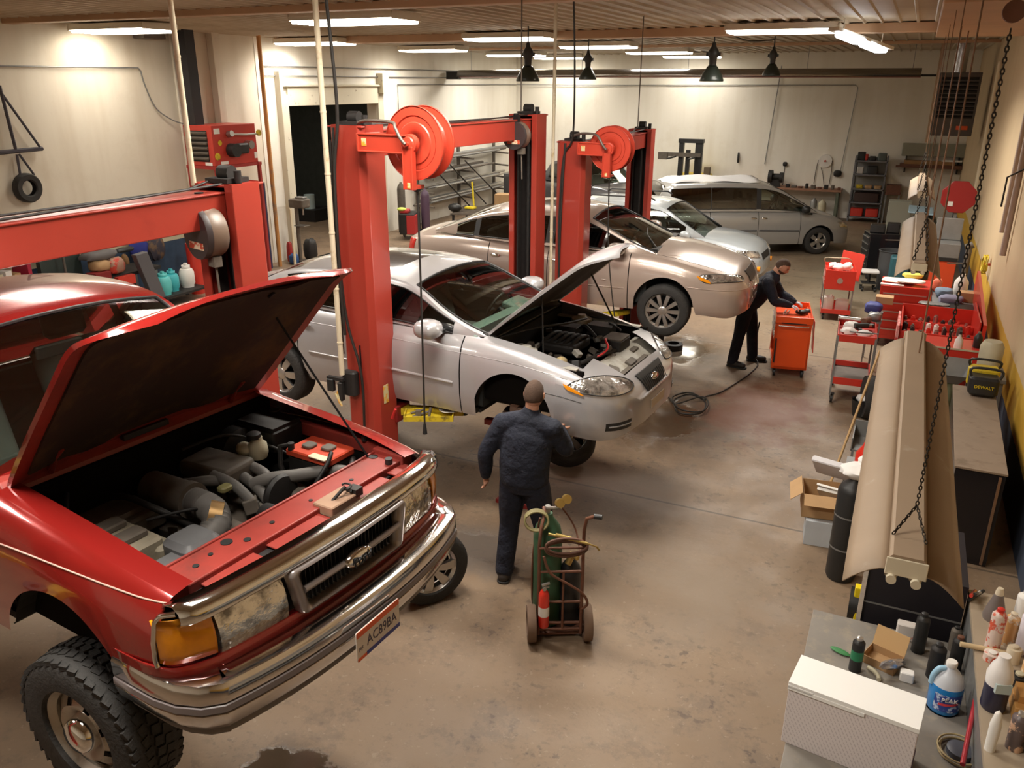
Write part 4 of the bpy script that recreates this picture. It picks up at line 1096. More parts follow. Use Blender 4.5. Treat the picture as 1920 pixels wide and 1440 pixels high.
interior(az,-.45,.32,.96,rows=((-1.4,),(-2.3,)),W=.80,xback=-3.05,dash=mat('dark_dash',(.04,.045,.04),.6),col_seat=mat('beige_leather',(.30,.26,.18),.6))
for(x,sd)in((0,-1),(-2.78,-1),(-2.78,1),(0,1)):wheel(az,(x,sd*.80,.245),.345,.225,'alloy10',sd,steer=0,rr=.66)
for sd in(-1,1):
 strip(abvh,[(-2.4,sd*1.2,.52),(-1.66,sd*1.2,.515)],(0,sd,0),az,'side_moulding',M_GOLD,r=.010,off=-.002)
 strip(abvh,[(-1.54,sd*1.2,.515),(-.52,sd*1.2,.505)],(0,sd,0),az,'side_moulding',M_GOLD,r=.010,off=-.002)
 strip(abvh,[(.40,sd*1.3,.60),(.60,sd*1.3,.59),(.86,sd*1.3,.575),(1.1,sd*.5,.56)],(.55,sd,0),az,'bumper_step',M_GOLD,r=.008,off=-.002)
 patch(abvh,[(.44,sd*.91,.775),(.50,sd*.90,.655),(.92,sd*.52,.635),(.90,sd*.48,.715)],(.7,sd*.7,.3),az,'headlight',M_LENS,off=.010,n=12,k=14,edge=.004,oval=.45)
 patch(abvh,[(.40,sd*.915,.765),(.46,sd*.905,.695),(.60,sd*.88,.655),(.56,sd*.87,.70)],(.3,sd*.9,.3),az,'turn_lamp',M_AMBER,off=.016,oval=.4)
 patch(abvh,[(-3.74,sd*.80,.90),(-3.74,sd*.80,.74),(-3.9,sd*.60,.74),(-3.9,sd*.60,.90)],(-.6,sd*.8,0),az,'tail_lamp',M_REDLENS,off=.010)
 strip(abvh,[(-.1,sd*.72,1.3),(.3,sd*.58,1.2),(.7,sd*.42,1.1)],(0,0,1),az,'hood_crease',M_GOLD,r=.006,off=-.002)
patch(abvh,[(.93,-.30,.745),(1.1,-.24,.62),(1.1,.24,.62),(.93,.30,.745)],(1,0,.25),az,'grille',mat('dark_grille',(.06,.05,.045),.4,metal=.5),off=.010,n=8,k=14)
gb=MB()
for k in range(6):
 y0=-.25+.1*k
 pts=[]
 for z in(.62,.66,.70,.735):
  h=abvh.ray_cast(Vector((2,y0*(1+(z-.62)*1.2),z)),Vector((-1,0,-.15)).normalized())[0]
  if h:pts.append(h+Vector((.018,0,0)))
 if len(pts)>1:gb.tube(pts,.007,n=6)
gb.build('grille_bars',M_CHROME,az,smooth=50)
patch(abvh,[(1.1,-.26,.50),(1.1,-.26,.38),(1.1,.26,.38),(1.1,.26,.50)],(1,0,0),az,'plate_pad',M_GOLD,off=.012,n=4,k=8)
patch(abvh,[(1.1,-.42,.33),(1.1,-.42,.28),(1.1,.42,.28),(1.1,.42,.33)],(1,0,0),az,'lower_intake',M_TRIM,off=.003,n=3,k=10)
mirror(az,(-.62,-1.02,1.03),-1,M_GOLD,(.14,.24,.16));mirror(az,(-.62,1.02,1.03),1,M_GOLD,(.14,.24,.16))
hd=MB()
for sd in(-1,1):
 for x in(-1.46,-2.36):hd.blob((x,sd*.935,.80),(.15,.04,.05),n=6)
hd.build('door_handle',M_CHROME,az,smooth=60)
MB().tube([(-.20,-.6,1.015),(-.42,-.2,1.10),(-.5,.1,1.14)],.008).bx(-.30,-.16,-.68,.68,.985,1.0).build('wiper',M_TRIM,az)
M_VAN=paint_mat('grey_van_paint',(.36,.355,.34),.35,.2,.8)
M_VANLOW=mat('van_stripe',(.08,.08,.085),.5)
_y=.50
van=thing('minivan','grey minivan with dark rear glass parked in front of the back wall bench','minivan',(-1.85-.82*math.sin(_y),21.54+.82*math.cos(_y),0),_y)
VB=dict(x0=-4.15,x1=.93,ns=14,tops=[.995,.98,.95,.905,.8,.6,.35,.15,0],crown=2.6,zb=table([(-4.15,.34),(-3.9,.28),(-.5,.26),(.45,.27),(.8,.25),(.93,.30)]),zs=table([(-4.15,.86),(-4.05,1.04),(-3.0,1.06),(-1.2,1.05),(-.5,1.02),(0,.97),(.35,.90),(.6,.81),(.78,.70),(.88,.62),(.93,.52)]),zc=table([(-4.15,.88),(-4.05,1.06),(-1.2,1.09),(-.5,1.10),(0,1.03),(.35,.95),(.6,.85),(.78,.73),(.88,.64),(.93,.54)]),W=table([(-4.15,.80),(-4.05,.90),(-3.7,.96),(-2.5,.985),(-.6,.985),(.2,.97),(.45,.93),(.65,.85),(.8,.74),(.88,.62),(.93,.42)]),side=SIDE,arches=[(0,.33,.39),(-3.03,.33,.39)],seams=[-.50,-1.55,-2.75],cuts=[])
VB['ends']=[.9,.915]
def vnames(x,z,top,f,side,seam):
 sd='R' if side>0 else 'L'
 if top and x<-.55 and f<.88:return None
 if seam and not top:return None
 if not top and-1.55<x<-.50:return 'door#1'+sd
 if not top and-2.75<x<-1.55:return 'sliding_door#'+sd
 if top and f<.9:return 'hood'
 if x>.42:return 'front_bumper' if z<.62 else 'fender#'+sd
 if x<-3.9:return 'rear_end'
 return 'side_panel#'+sd
objs,vbvh=car_body(VB,van,M_VAN,vnames)
wells(VB,van,.5);underbody(VB,van,z=.28)
VG=dict(x0=-4.12,x1=-.05,zt=table([(-4.12,1.08),(-4.0,1.42),(-3.85,1.66),(-3.6,1.72),(-2.5,1.755),(-1.7,1.74),(-1.3,1.69),(-1.1,1.63),(-.6,1.36),(-.05,1.04)]),zb=table([(-4.12,1.06),(-2.0,1.06),(-.5,1.03),(-.05,1.0)]),crown=table([(-4.12,.02),(-3.7,.05),(-1.4,.06),(-1.0,.05),(-.05,.04)]),wb=table([(-4.12,.86),(-3.8,.92),(-2.2,.93),(-1.0,.92),(-.05,.84)]),wr=table([(-4.12,.70),(-3.6,.76),(-1.2,.74),(-.05,.72)]),windows=[(-3.72,-2.74),(-2.72,-1.62),(-1.50,-.42)],xA=-1.16,xC=-3.84)
greenhouse(VG,van,M_VAN,M_GLASS,[M_GLASSD,M_GLASSD,M_GLASS],M_GLASSD)
interior(van,-.40,.4,1.05,rows=((-1.3,),(-2.3,),(-3.2,)),W=.88,xback=-3.95)
for(x,sd)in((0,-1),(-3.03,-1),(-3.03,1),(0,1)):wheel(van,(x,sd*.84,.33),.33,.215,'alloy5',sd)
for sd in(-1,1):
 strip(vbvh,[(-2.70,sd*1.3,.60),(-1.58,sd*1.3,.60)],(0,sd,0),van,'side_moulding',M_VANLOW,r=.022,off=-.004)
 strip(vbvh,[(-1.52,sd*1.3,.60),(-.52,sd*1.3,.59)],(0,sd,0),van,'side_moulding',M_VANLOW,r=.022,off=-.004)
 strip(vbvh,[(-3.9,sd*1.3,.60),(-2.80,sd*1.3,.60)],(0,sd,0),van,'side_moulding',M_VANLOW,r=.022,off=-.004)
 patch(vbvh,[(.50,sd*.93,.80),(.55,sd*.92,.66),(.86,sd*.55,.62),(.82,sd*.55,.72)],(.7,sd*.7,.2),van,'headlight',M_LENS,off=.010)
 patch(vbvh,[(-4.02,sd*.92,1.02),(-4.02,sd*.92,.72),(-4.15,sd*.76,.72),(-4.15,sd*.76,1.02)],(-.7,sd*.7,0),van,'tail_lamp',M_REDLENS,off=.010)
 MB().blob((-1.42,sd*.985,.90),(.16,.04,.04),n=6).blob((-1.68,sd*.985,.90),(.16,.04,.04),n=6).build('door_handle',M_CHROME,van,smooth=60)
 mirror(van,(-.45,sd*1.08,1.12),sd,M_TRIM,(.12,.22,.18))
M_PAPER=mat('white_cover_sheet',(.92,.92,.93),.7)
rows=[]
for i in range(19):
 u=i/18;rows.append([])
 for j in range(11):
  v=j/10;x=-3.80+2.3*u;y=-.62+1.24*v+.04*math.sin(5*u)
  rows[-1].append((x,y,1.760-.08*abs(2*v-1)**2+(.02+.05*abs(math.sin(7.3*u+2.1*v))*(.4+.6*math.sin(9*v+3*u)**2))-.06*max(0,(.12-u)/.12)*2))
sheet=MB().grid(rows).build('cover_sheet',M_PAPER,None,smooth=60,solid=.004,loc=van.location,rot=(0,0,_y))
tag(sheet,'crumpled white sheet spread over the roof of the grey minivan','sheet')
M_SUVP=paint_mat('pale_blue_silver',(.46,.50,.52),.3,.2,.9)
suv=thing('suv_car','pale silver compact suv with roof rails, parked behind the champagne sedan','car',(-3.25,17.35,0),-.03)
UB=dict(x0=-3.55,x1=.86,ns=14,tops=[.995,.98,.95,.905,.8,.6,.35,.15,0],crown=2.8,zb=table([(-3.55,.42),(-3.2,.34),(.45,.34),(.86,.36)]),zs=table([(-3.55,.9),(-3.45,1.03),(-2,1.05),(-.5,1.04),(0,1.0),(.35,.94),(.6,.87),(.75,.78),(.82,.68),(.86,.56)]),zc=table([(-3.55,.92),(-3.45,1.05),(-.6,1.10),(0,1.07),(.35,1.01),(.6,.93),(.75,.82),(.82,.70),(.86,.58)]),W=table([(-3.55,.78),(-3.4,.86),(-2.5,.91),(-.6,.91),(.2,.90),(.5,.86),(.7,.76),(.8,.64),(.86,.42)]),side=SIDE,arches=[(0,.36,.41),(-2.62,.36,.41)],seams=[-.48,-1.50,-2.3],cuts=[])
UB['ends']=[.84,.85]
def unames(x,z,top,f,side,seam):
 sd='R' if side>0 else 'L'
 if top and x<-.62 and f<.88:return None
 if seam and not top:return None
 if not top and-1.50<x<-.48:return 'door#1'+sd
 if not top and-2.3<x<-1.5:return 'door#2'+sd
 if top and f<.9:return 'hood'
 if x>.42:return 'front_bumper' if z<.64 else 'fender#'+sd
 return 'side_panel#'+sd
objs,ubvh=car_body(UB,suv,M_SUVP,unames)
wells(UB,suv,.5);underbody(UB,suv,z=.36)
UG=dict(x0=-3.50,x1=-.28,zt=table([(-3.5,1.07),(-3.35,1.4),(-3.2,1.60),(-2.8,1.66),(-2,1.69),(-1.5,1.68),(-1.25,1.64),(-1.1,1.58),(-.7,1.33),(-.28,1.08)]),zb=table([(-3.5,1.05),(-.28,1.03)]),crown=table([(-3.5,.02),(-3.1,.05),(-1.4,.06),(-.28,.04)]),wb=table([(-3.5,.80),(-2.2,.85),(-1.0,.85),(-.28,.80)]),wr=table([(-3.5,.64),(-1.2,.66),(-.28,.66)]),windows=[(-3.2,-2.42),(-2.3,-1.56),(-1.46,-.66)],xA=-1.12,xC=-3.22)
greenhouse(UG,suv,M_SUVP,M_GLASS,[M_GLASS]*3,M_GLASS)
interior(suv,-.52,.45,1.04,rows=((-1.35,),(-2.25,)),W=.80,xback=-3.3)
for(x,sd)in((0,-1),(-2.62,-1),(-2.62,1),(0,1)):wheel(suv,(x,sd*.77,.35),.35,.22,'alloy5',sd)
for sd in(-1,1):
 patch(ubvh,[(.42,sd*.88,.87),(.48,sd*.87,.72),(.80,sd*.48,.68),(.76,sd*.48,.80)],(.7,sd*.7,.2),suv,'headlight',M_LENS,off=.010)
 MB().tube([(-2.9,sd*.60,1.67),(-2.8,sd*.60,1.73),(-1.5,sd*.60,1.74),(-1.4,sd*.60,1.69)],.018).build('roof_rail',M_TRIM,suv,smooth=50)
 mirror(suv,(-.62,sd*1.0,1.10),sd,M_SUVP,(.13,.2,.17))
patch(ubvh,[(1.1,-.34,.74),(1.1,-.34,.62),(1.1,.34,.62),(1.1,.34,.74)],(1,0,0),suv,'grille',M_TRIM,off=.008,n=3,k=8)
MB().cyl((.86,-.62,.48),(.80,-.62,.48),.05).cyl((.86,.62,.48),(.80,.62,.48),.05).build('fog_lamp',M_AMBER,suv,smooth=40)
M_DGREY=paint_mat('dark_grey_paint',(.10,.10,.11),.3,.4,.8)
pk=thing('pickup_truck','dark grey pickup truck with chrome mirror parked in the far corner behind the far lift','truck',(-7.2,22.9,0),-.5)
PB=dict(x0=-2.7,x1=.92,ns=12,tops=[.99,.965,.92,.87,.838,.6,.3,0],crown=5,zb=table([(-2.7,.5),(.5,.5),(.92,.45)]),zs=table([(-2.7,1.22),(-.6,1.22),(.3,1.16),(.8,1.08),(.92,.95)]),zc=table([(-2.7,1.24),(-.6,1.26),(.3,1.22),(.8,1.13),(.92,.98)]),W=table([(-2.7,.97),(.3,.97),(.7,.95),(.86,.88),(.92,.80)]),side=SIDE,arches=[(0,.42,.46)],seams=[-.65,-1.75],cuts=[])
def pnames(x,z,top,f,side,seam):
 sd='R' if side>0 else 'L'
 if top and x<-.7 and f<.88:return None
 if seam and not top:return None
 if not top and-1.75<x<-.65:return 'door#'+sd
 if top and f<.9:return 'hood'
 return('fender#' if x>-.65 else 'cab_side#')+sd
objs,pbvh=car_body(PB,pk,M_DGREY,pnames)
wells(PB,pk,.6)
PG=dict(x0=-2.72,x1=-.55,zt=table([(-2.72,1.25),(-2.6,1.62),(-2.45,1.82),(-2.0,1.88),(-1.5,1.87),(-1.3,1.82),(-.9,1.52),(-.55,1.25)]),zb=table([(-2.72,1.23),(-.55,1.22)]),crown=table([(-2.72,.02),(-2.4,.06),(-1.4,.06),(-.55,.03)]),wb=table([(-2.72,.92),(-.55,.90)]),wr=table([(-2.72,.74),(-.55,.76)]),windows=[(-2.5,-1.85),(-1.72,-.95)],xA=-1.32,xC=-2.5)
greenhouse(PG,pk,M_DGREY,M_GLASS,[M_GLASS]*2,M_GLASS)
interior(pk,-.75,.55,1.22,rows=((-1.5,),),W=.86,xback=-2.5)
for(x,sd)in((0,-1),(0,1),(-3.6,-1),(-3.6,1)):wheel(pk,(x,sd*.84,.40),.40,.26,'alloy5',sd)
MB().bx(-4.75,-2.76,-.97,-.90,.5,1.24).bx(-4.75,-2.76,.90,.97,.5,1.24).bx(-2.82,-2.76,-.9,.9,.5,1.24).bx(-4.75,-4.69,-.9,.9,.5,1.24).bx(-4.75,-2.76,-.9,.9,.62,.66).build('cargo_bed',M_DGREY,pk,bevel=.02)
for sd in(-1,1):
 mirror(pk,(-.95,sd*1.18,1.36),sd,M_TRIM,(.15,.26,.26))
 patch(pbvh,[(.75,sd*.92,1.02),(.75,sd*.92,.82),(.95,sd*.62,.80),(.95,sd*.62,1.0)],(.8,sd*.5,0),pk,'headlight',M_LENS,off=.010)
patch(pbvh,[(1.1,-.58,1.0),(1.1,-.58,.78),(1.1,.58,.78),(1.1,.58,1.0)],(1,0,0),pk,'grille',M_CHROME,off=.010,n=4,k=8)
brp=MB().rbox((.98,0,.62),(.16,1.9,.2),.06);brp.build('bumper',M_CHROME,pk,smooth=40)
M_LRED=mat('lift_red_paint',(.34,.036,.022),.38,coat=.3,var=.12,vscale=2.5,dirt=(.22,.02,.015),dscale=2.2,dlo=.6,dhi=.85)
M_LDARK=mat('lift_dark_red',(.20,.012,.010),.5,var=.3)
M_REEL=mat('reel_orange_red',(.50,.05,.025),.38,coat=.3,var=.1)
M_YEL=mat('yellow_arm_paint',(.62,.46,.02),.5,var=.3,dirt=(.16,.11,.03),dscale=9,dlo=.5,dhi=.65)
M_LABEL=mat('worn_label',(.65,.55,.30),.5,dirt=(.75,.35,.03),dscale=20,dlo=.5,dhi=.55)
M_CABLE=mat('black_cable',(.02,.018,.016),.5)
M_PIPE=mat('cream_pipe',(.66,.58,.42),.45,dirt=(.40,.28,.12),dscale=6,dlo=.55,dhi=.7)
def post_mb(w,d,h,z0=0.0,ch=.05,opening=1):
 s=opening;hw,hd=w/2,d/2;t=.02
 outer=[(-hw,s*hd),(-hw,-s*(hd-ch)),(-hw+ch,-s*hd),(hw-ch,-s*hd),(hw,-s*(hd-ch)),(hw,s*hd)]
 inner=[(hw-.07,s*hd),(hw-.07,s*(hd-t)),(hw-t,s*(hd-t)),(hw-t,-s*(hd-ch-.01)),(hw-ch-.01,-s*(hd-t)),(-hw+ch+.01,-s*(hd-t)),(-hw+t,-s*(hd-ch-.01)),(-hw+t,s*(hd-t)),(-hw+.07,s*(hd-t)),(-hw+.07,s*hd)]
 poly=outer+inner
 n=len(poly);mb=MB()
 vs=[(x,y,z0)for x,y in poly]+[(x,y,h)for x,y in poly]
 fs=[(i,(i+1)%n,n+(i+1)%n,n+i)for i in range(n)]
 mb.add(vs,fs)
 mb.bx(-hw+.002,hw-.002,-hd+.002,hd-.002,h-.02,h-.004)
 return mb
def lift(name,label,loc,rz,span,h,carr,arms,reel=None):
 t=thing(name,label,'car lift',loc,rz,None)
 for k,(yy,op)in enumerate(((0,1),(span,-1))):
  W_=.37
  p=post_mb(W_,.30,h,opening=op)
  p.bx(-.25,.25,-.22,.22,0,.02)
  c_=p.build('column',M_LRED,t,bevel=.006);c_.location=(0,yy,0)
  inn=MB().bx(-.12,.12,yy-op*.06-.02,yy-op*.06+.02,.05,h-.05).cyl((.03,yy+op*.04,.1),(.03,yy+op*.04,h-.3),.028).bx(-.10,-.08,yy+op*.02,yy+op*.10,.1,h-.2)
  inn.build('cylinder_ram',M_ENGDARK,t,smooth=40)
  cr=MB().bx(-.11,.11,yy-.06,yy+op*.20,carr-.30,carr+.55).box((0,yy+op*.22,carr-.12),(.42,.22,.16))
  cr.build('carriage',M_LDARK if k else M_LDARK,t,bevel=.01)
  tp=MB().bx(-.10,.10,yy-.10,yy+.10,h,h+.03).cyl((-.05,yy,h+.06),(.05,yy,h+.06),.05).cyl((.12,yy-.02,h),(.12,yy-.02,h+.08),.025)
  tp.build('pulley_block',M_ENGDARK,t,smooth=40)
 MB().bx(-.10,.10,.13,span-.13,h-.27,h-.05).bx(-.115,.115,.13,span-.13,h-.06,h-.045).build('crossbeam',M_LRED,t,bevel=.006)
 MB().tube([(-.07,0,h+.03),(-.07,.3,h-.03),(-.07,span-.3,h-.03),(-.07,span,h+.03)],.007).tube([(.06,.1,h+.0),(.06,span/2,h-.035),(.06,span,h+.0)],.008).build('overhead_cable',M_CABLE,t)
 for(y0,x1,y1,m_)in arms:
  op=1 if y0<span/2 else-1
  a,b_=Vector((math.copysign(.16,x1),y0+op*.22,carr-.11)),Vector((x1,y1,carr-.08))
  d=b_-a;L_=d.length;mm=MB()
  M=Matrix.Translation(a)@d.to_track_quat('X','Z').to_matrix().to_4x4()
  mm.add([(0,-.06,-.04),(L_,-.045,-.03),(L_,.045,-.03),(0,.06,-.04),(0,-.06,.04),(L_,-.045,.03),(L_,.045,.03),(0,.06,.04)],[(3,2,1,0),(4,5,6,7),(0,1,5,4),(1,2,6,5),(2,3,7,6),(3,0,4,7)],0,M)
  ar=mm.build('arm',m_,t,bevel=.01)
  top=reel and 0
  MB().cyl(b_+Vector((0,0,-.03)),b_+Vector((0,0,carr_gap)),.03).cyl(b_+Vector((0,0,carr_gap-.02)),b_+Vector((0,0,carr_gap)),.07).build('pad',M_BLACK,ar,smooth=40)
 return t
carr_gap=.12
L1=lift('two_post_lift','red two-post lift carrying the red pickup, nearest of the three lifts',(-4.28,.75,0),-.03,3.55,3.32,1.60,[(0,.55,.75,M_YEL),(0,-.7,.8,M_YEL),(3.5,.55,2.75,M_YEL),(3.5,-.7,2.7,M_YEL)])
L2=lift('two_post_lift','red two-post lift carrying the silver sedan, with a large hose reel on its near column',(-4.32,6.0,0),-.056,3.2,3.62,1.07,[(0,.78,.42,M_YEL),(0,-.75,.62,M_YEL),(3.2,.70,1.75,M_YEL),(3.2,-.75,1.7,M_YEL)])
L3=lift('two_post_lift','red two-post lift carrying the champagne sedan, farthest of the three lifts',(-3.75,9.7,0),.035,3.2,3.30,1.13,[(0,.60,.68,M_YEL),(0,-.75,.85,M_YEL),(3.2,.60,2.2,M_YEL),(3.2,-.75,2.2,M_YEL)])
MB().rbox((-.075,-.195,1.33),(.15,.09,.24),.03).build('power_unit_cover',M_ENGDARK,L2,smooth=40)
MB().bx(.186,.19,-.05,.02,1.12,1.30).build('label',M_LABEL,L2)
MB().tube(smoothpts([(-.10,-.17,3.6),(-.11,-.19,3.0),(-.12,-.18,2.4),(-.08,-.18,1.9),(.02,-.18,1.55),(.05,-.18,1.3),(.04,-.18,.9)],6),.012).tube(smoothpts([(-.14,-.17,3.5),(-.15,-.18,2.4),(-.15,-.18,1.6)],4),.009).build('hydraulic_hose',M_CABLE,L2,smooth=50)
MB().bx(.02,.03,-.16,-.15,1.2,1.7).build('slot',M_DARKMETAL,L2)
MB().tube(smoothpts([(-.06,-.17,3.28),(-.08,-.19,2.7),(-.10,-.18,2.0),(-.10,-.18,1.2)],6),.014).build('hydraulic_hose',M_CABLE,L3,smooth=50)
def big_reel(label,loc,r,post_dx,rz=0.0):
 t=thing('hose_reel',label,'hose reel',loc,rz,None)
 for yy in(-.07,.07):
  MB().lathe([(.03,0),(r*.55,.0),(r*.60,.014*(1 if yy<0 else-1)),(r*.72,.014*(1 if yy<0 else-1)),(r*.76,.0),(r*.97,.0),(r,.008),(r,-.008)],c=(0,yy,0),axis='y',n=56,caps=False).build('reel_disc',M_REEL,t,smooth=30,solid=.006)
 MB().lathe([(r*.72,-.065),(r*.72,.065)],axis='y',n=40).build('hose_coil',M_REEL,t,smooth=40)
 MB().lathe([(.05,-.06),(.075,-.03),(.075,.0)],c=(0,-.10,0),axis='y',n=28).cyl((0,-.18,0),(0,.12,0),.018).build('hub',M_REEL,t,smooth=40)
 b=MB().bx(post_dx,.01,-.15,-.135,-.075,.065).bx(post_dx,-.02,-.16,-.13,.055,.07).bx(post_dx,-.02,-.16,-.13,-.08,-.065).lathe([(.075,0),(.075,.014)],c=(0,-.15,0),axis='y',n=28)
 b.bx(-.045,.045,-.16,-.12,-r*1.25,-.02).bx(-.035,.035,-.12,.0,-r*1.25,-r*1.14).bx(-.05,-.04,-.175,-.12,-r*1.25,-.02).bx(.04,.05,-.175,-.12,-r*1.25,-.02).bx(post_dx-.01,post_dx+.01,-.16,.13,-.075,.065)
 b.build('bracket',M_REEL,t,bevel=.006)
 MB().bx(post_dx+.04,post_dx+.09,-.153,-.150,-.03,.03).build('label',M_LABEL,t)
 MB().bx(-.015,.015,-.163,-.160,-r*1.2,-r*1.05).build('label',M_LABEL,t)
 MB().tube(smoothpts([(0,-.19,0),(-.04,-.20,.05),(-.09,-.19,.12),(-.16,-.15,.16),(post_dx,-.05,.16),(post_dx-.15,.0,.12)],6),.014).build('feed_hose',mat('braided_hose',(.16,.13,.11),.45,metal=.4),t,smooth=50)
 MB().cyl((0,-.06,-r*1.25),(0,-.06,-r*1.33),.045,.02).build('hose_guide',M_ENGDARK,t,smooth=40)
 return t
big_reel('large orange-red hose reel on the near column of the middle lift',(-3.60,5.86,3.50),.285,-.52,-.10)
big_reel('orange-red hose reel with a yellow dot on the near column of the far lift',(-3.20,9.50,3.24),.255,-.37,-.05)
_r=MB().lathe([(.03,0),(.03,.006)],axis='y',n=20);
def cable(name,label,cat,pts,r,m,k=8,grp=None):
 o=MB().tube(smoothpts(pts,k),r,n=8).build(name,m,None,smooth=60);tag(o,label,cat,grp);return o
cable('drop_cable','black cord hanging from the big middle-lift reel past the silver sedan door','cable',[(-3.60,5.80,3.16),(-3.60,5.80,2.4),(-3.60,5.79,1.6),(-3.60,5.78,1.06)],.009,M_CABLE)
tag(MB().cyl((-3.60,5.78,.98),(-3.60,5.78,1.08),.022,.012).build('cable_plug',M_TRIM,None,smooth=40),'small black plug at the end of the cord by the silver sedan sill','plug')
cable('drop_cable','black hose hanging from the far-lift reel past the champagne sedan fender','cable',[(-3.20,9.44,2.95),(-3.18,9.44,2.2),(-3.12,9.42,1.7),(-3.02,9.40,1.13)],.008,M_CABLE)
def dark_reel(label,loc,r,rz):
 t=thing('cord_reel',label,'cord reel',loc,rz,None)
 MB().lathe([(r,-.06),(r*1.02,-.05),(r*1.02,-.02)],axis='y',n=36).build('front_cover',mat('dark_grey_cover',(.045,.035,.035),.4),t,smooth=40)
 MB().lathe([(r*.98,-.02),(r,.0),(r,.07),(r*.9,.10)],axis='y',n=36).build('drum',mat('brown_grey_cover',(.16,.11,.08),.4),t,smooth=40)
 MB().box((0,-.063,-r*.45),(r*1.1,.004,r*.28)).build('label',mat('striped_label',(.72,.60,.42),.5,dirt=(.55,.06,.02),dscale=26,dlo=.48,dhi=.52),t)
 MB().bx(-.03,.03,-.02,.04,r*.8,r*1.5).tube([(0,0,r*1.5),(0,.0,r*1.6)],.03).build('hanger',M_DARKMETAL,t)
 MB().box((.05,.03,-r*1.12),(.08,.06,.07)).tube(smoothpts([(.05,.03,-r*1.1),(.055,.03,-r*2),(.06,.03,-r*3.2)],4),.008).build('cord',M_ENGGREY,t,bevel=.01)
 return t
dark_reel('dark cord reel with a striped label hanging under the nearest red beam',(-4.14,4.0,3.02),.165,-.3)
dark_reel('dark cord reel with a label hanging beside the far column of the middle lift',(-4.08,8.72,3.40),.15,-.1)
def pole(name,label,x,y,z0,z1,r,m):
 mb=MB().cyl((x,y,z0),(x,y,z1),r,n=12)
 for k in range(int((z1-z0)/.5)):mb.cyl((x,y,z0+.3+k*.5),(x,y,z0+.315+k*.5),r*1.15,n=12)
 o=mb.build(name,m,None,smooth=40);tag(o,label,'pipe');return o
pole('drop_pipe','cream conduit pipe dropping from the ceiling to the nearest red lift beam',-4.34,4.16,3.30,CEIL,.018,M_PIPE)
pole('drop_pipe','chipped cream pipe running down beside the near column of the middle lift',-4.46,5.76,1.42,CEIL,.024,M_PIPE)
pole('drop_pipe','cream pipe running down beside the near column of the far lift',-3.95,9.50,1.40,CEIL,.020,M_PIPE)
for(x,y,z,l_)in((-4.15,9.0,3.65,'thin rod holding the middle lift beam to the ceiling'),(-3.85,12.6,3.32,'thin rod holding the far lift beam to the ceiling')):
 o=MB().cyl((x,y,z),(x,y,CEIL),.008).build('hanger_rod',M_ENGGREY,None);tag(o,l_,'rod')
cable('hanging_cable','black cable dropping from the ceiling onto the near column of the middle lift','cable',[(-4.33,5.70,CEIL),(-4.33,5.76,4.2),(-4.35,5.80,3.68),(-4.42,5.80,3.2),(-4.43,5.79,2.3),(-4.42,5.79,1.8)],.014,M_CABLE)
cable('hanging_cable','black cable dropping from the ceiling onto the near column of the far lift','cable',[(-3.62,9.2,CEIL),(-3.62,9.3,4.1),(-3.70,9.5,3.36),(-3.82,9.52,3.1),(-3.86,9.52,2.3),(-3.84,9.52,1.6)],.012,M_CABLE)
t=thing('air_tool','black air tool hanging on a box bracket at the foot of the chipped cream pipe','tool',(-4.50,5.74,1.26))
MB().rbox((-.08,0,.05),(.07,.05,.12),.01).build('tool_body',M_TRIM,t,smooth=40)
MB().bx(-.12,.06,-.01,.03,.10,.13).rbox((.03,0,.0),(.05,.05,.18),.01).build('bracket',M_ENGDARK,t)
MB().cyl((.03,-.02,-.12),(-.02,-.02,-.02),.014).tube([(.0,-.02,0),(.04,-.02,-.14)],.01).build('nozzle',M_LABEL,t,smooth=40)
t=thing('tool_tray','yellow tool tray full of small tools on the lift arm below the silver sedan door','tray',(-3.72,6.06,1.035),.45)
MB().bx(-.22,.22,-.10,.10,-.02,-.01).bx(-.22,.22,-.11,-.10,-.02,.03).bx(-.22,.22,.10,.11,-.02,.03).bx(-.23,-.22,-.11,.11,-.02,.03).bx(.22,.23,-.11,.11,-.02,.03).build('tray',M_YEL,t)
MB().box((-.10,0,.02),(.05,.05,.06)).cyl((-.15,-.04,.0),(.0,.05,.02),.012).cyl((.0,-.05,.0),(.02,-.03,.09),.014).cyl((-.18,.05,0),(-.06,.07,.03),.01).build('hand_tools',M_ENGGREY,t,smooth=40)
o=MB().lathe([(.0,0),(.05,0),(.065,.012),(.10,.018),(.102,.012),(.05,-.008),(0,-.008)],n=28).build('dish',mat('white_dish',(.74,.70,.62),.35),None,smooth=40,loc=(-3.58,6.20,1.06));tag(o,'round white dish lying on the yellow lift arm under the silver sedan','dish')
tag(MB().cyl((-3.98,5.84,1.04),(-3.94,5.83,1.14),.02,.012).build('spray_nozzle',mat('red_plastic',(.5,.02,.02),.4),None,smooth=40),'small red nozzle standing by the column above the yellow arm','nozzle')
M_SKIN=mat('skin',(.50,.26,.17),.5,var=.08)
M_NAVY=mat('navy_work_shirt',(.0065,.009,.020),.85,var=.5,vscale=5,bump=1.0,bscale=7)
M_NAVY2=mat('navy_trousers',(.008,.010,.022),.85,var=.3,vscale=4,bump=1.0,bscale=7)
M_SHOE=mat('work_boot',(.03,.022,.018),.6)
M_HAIRB=mat('short_brown_hair',(.075,.042,.026),.85,var=.3,vscale=60,bump=.5,bscale=220)
M_GLOVE=mat('pale_glove',(.55,.55,.60),.7)
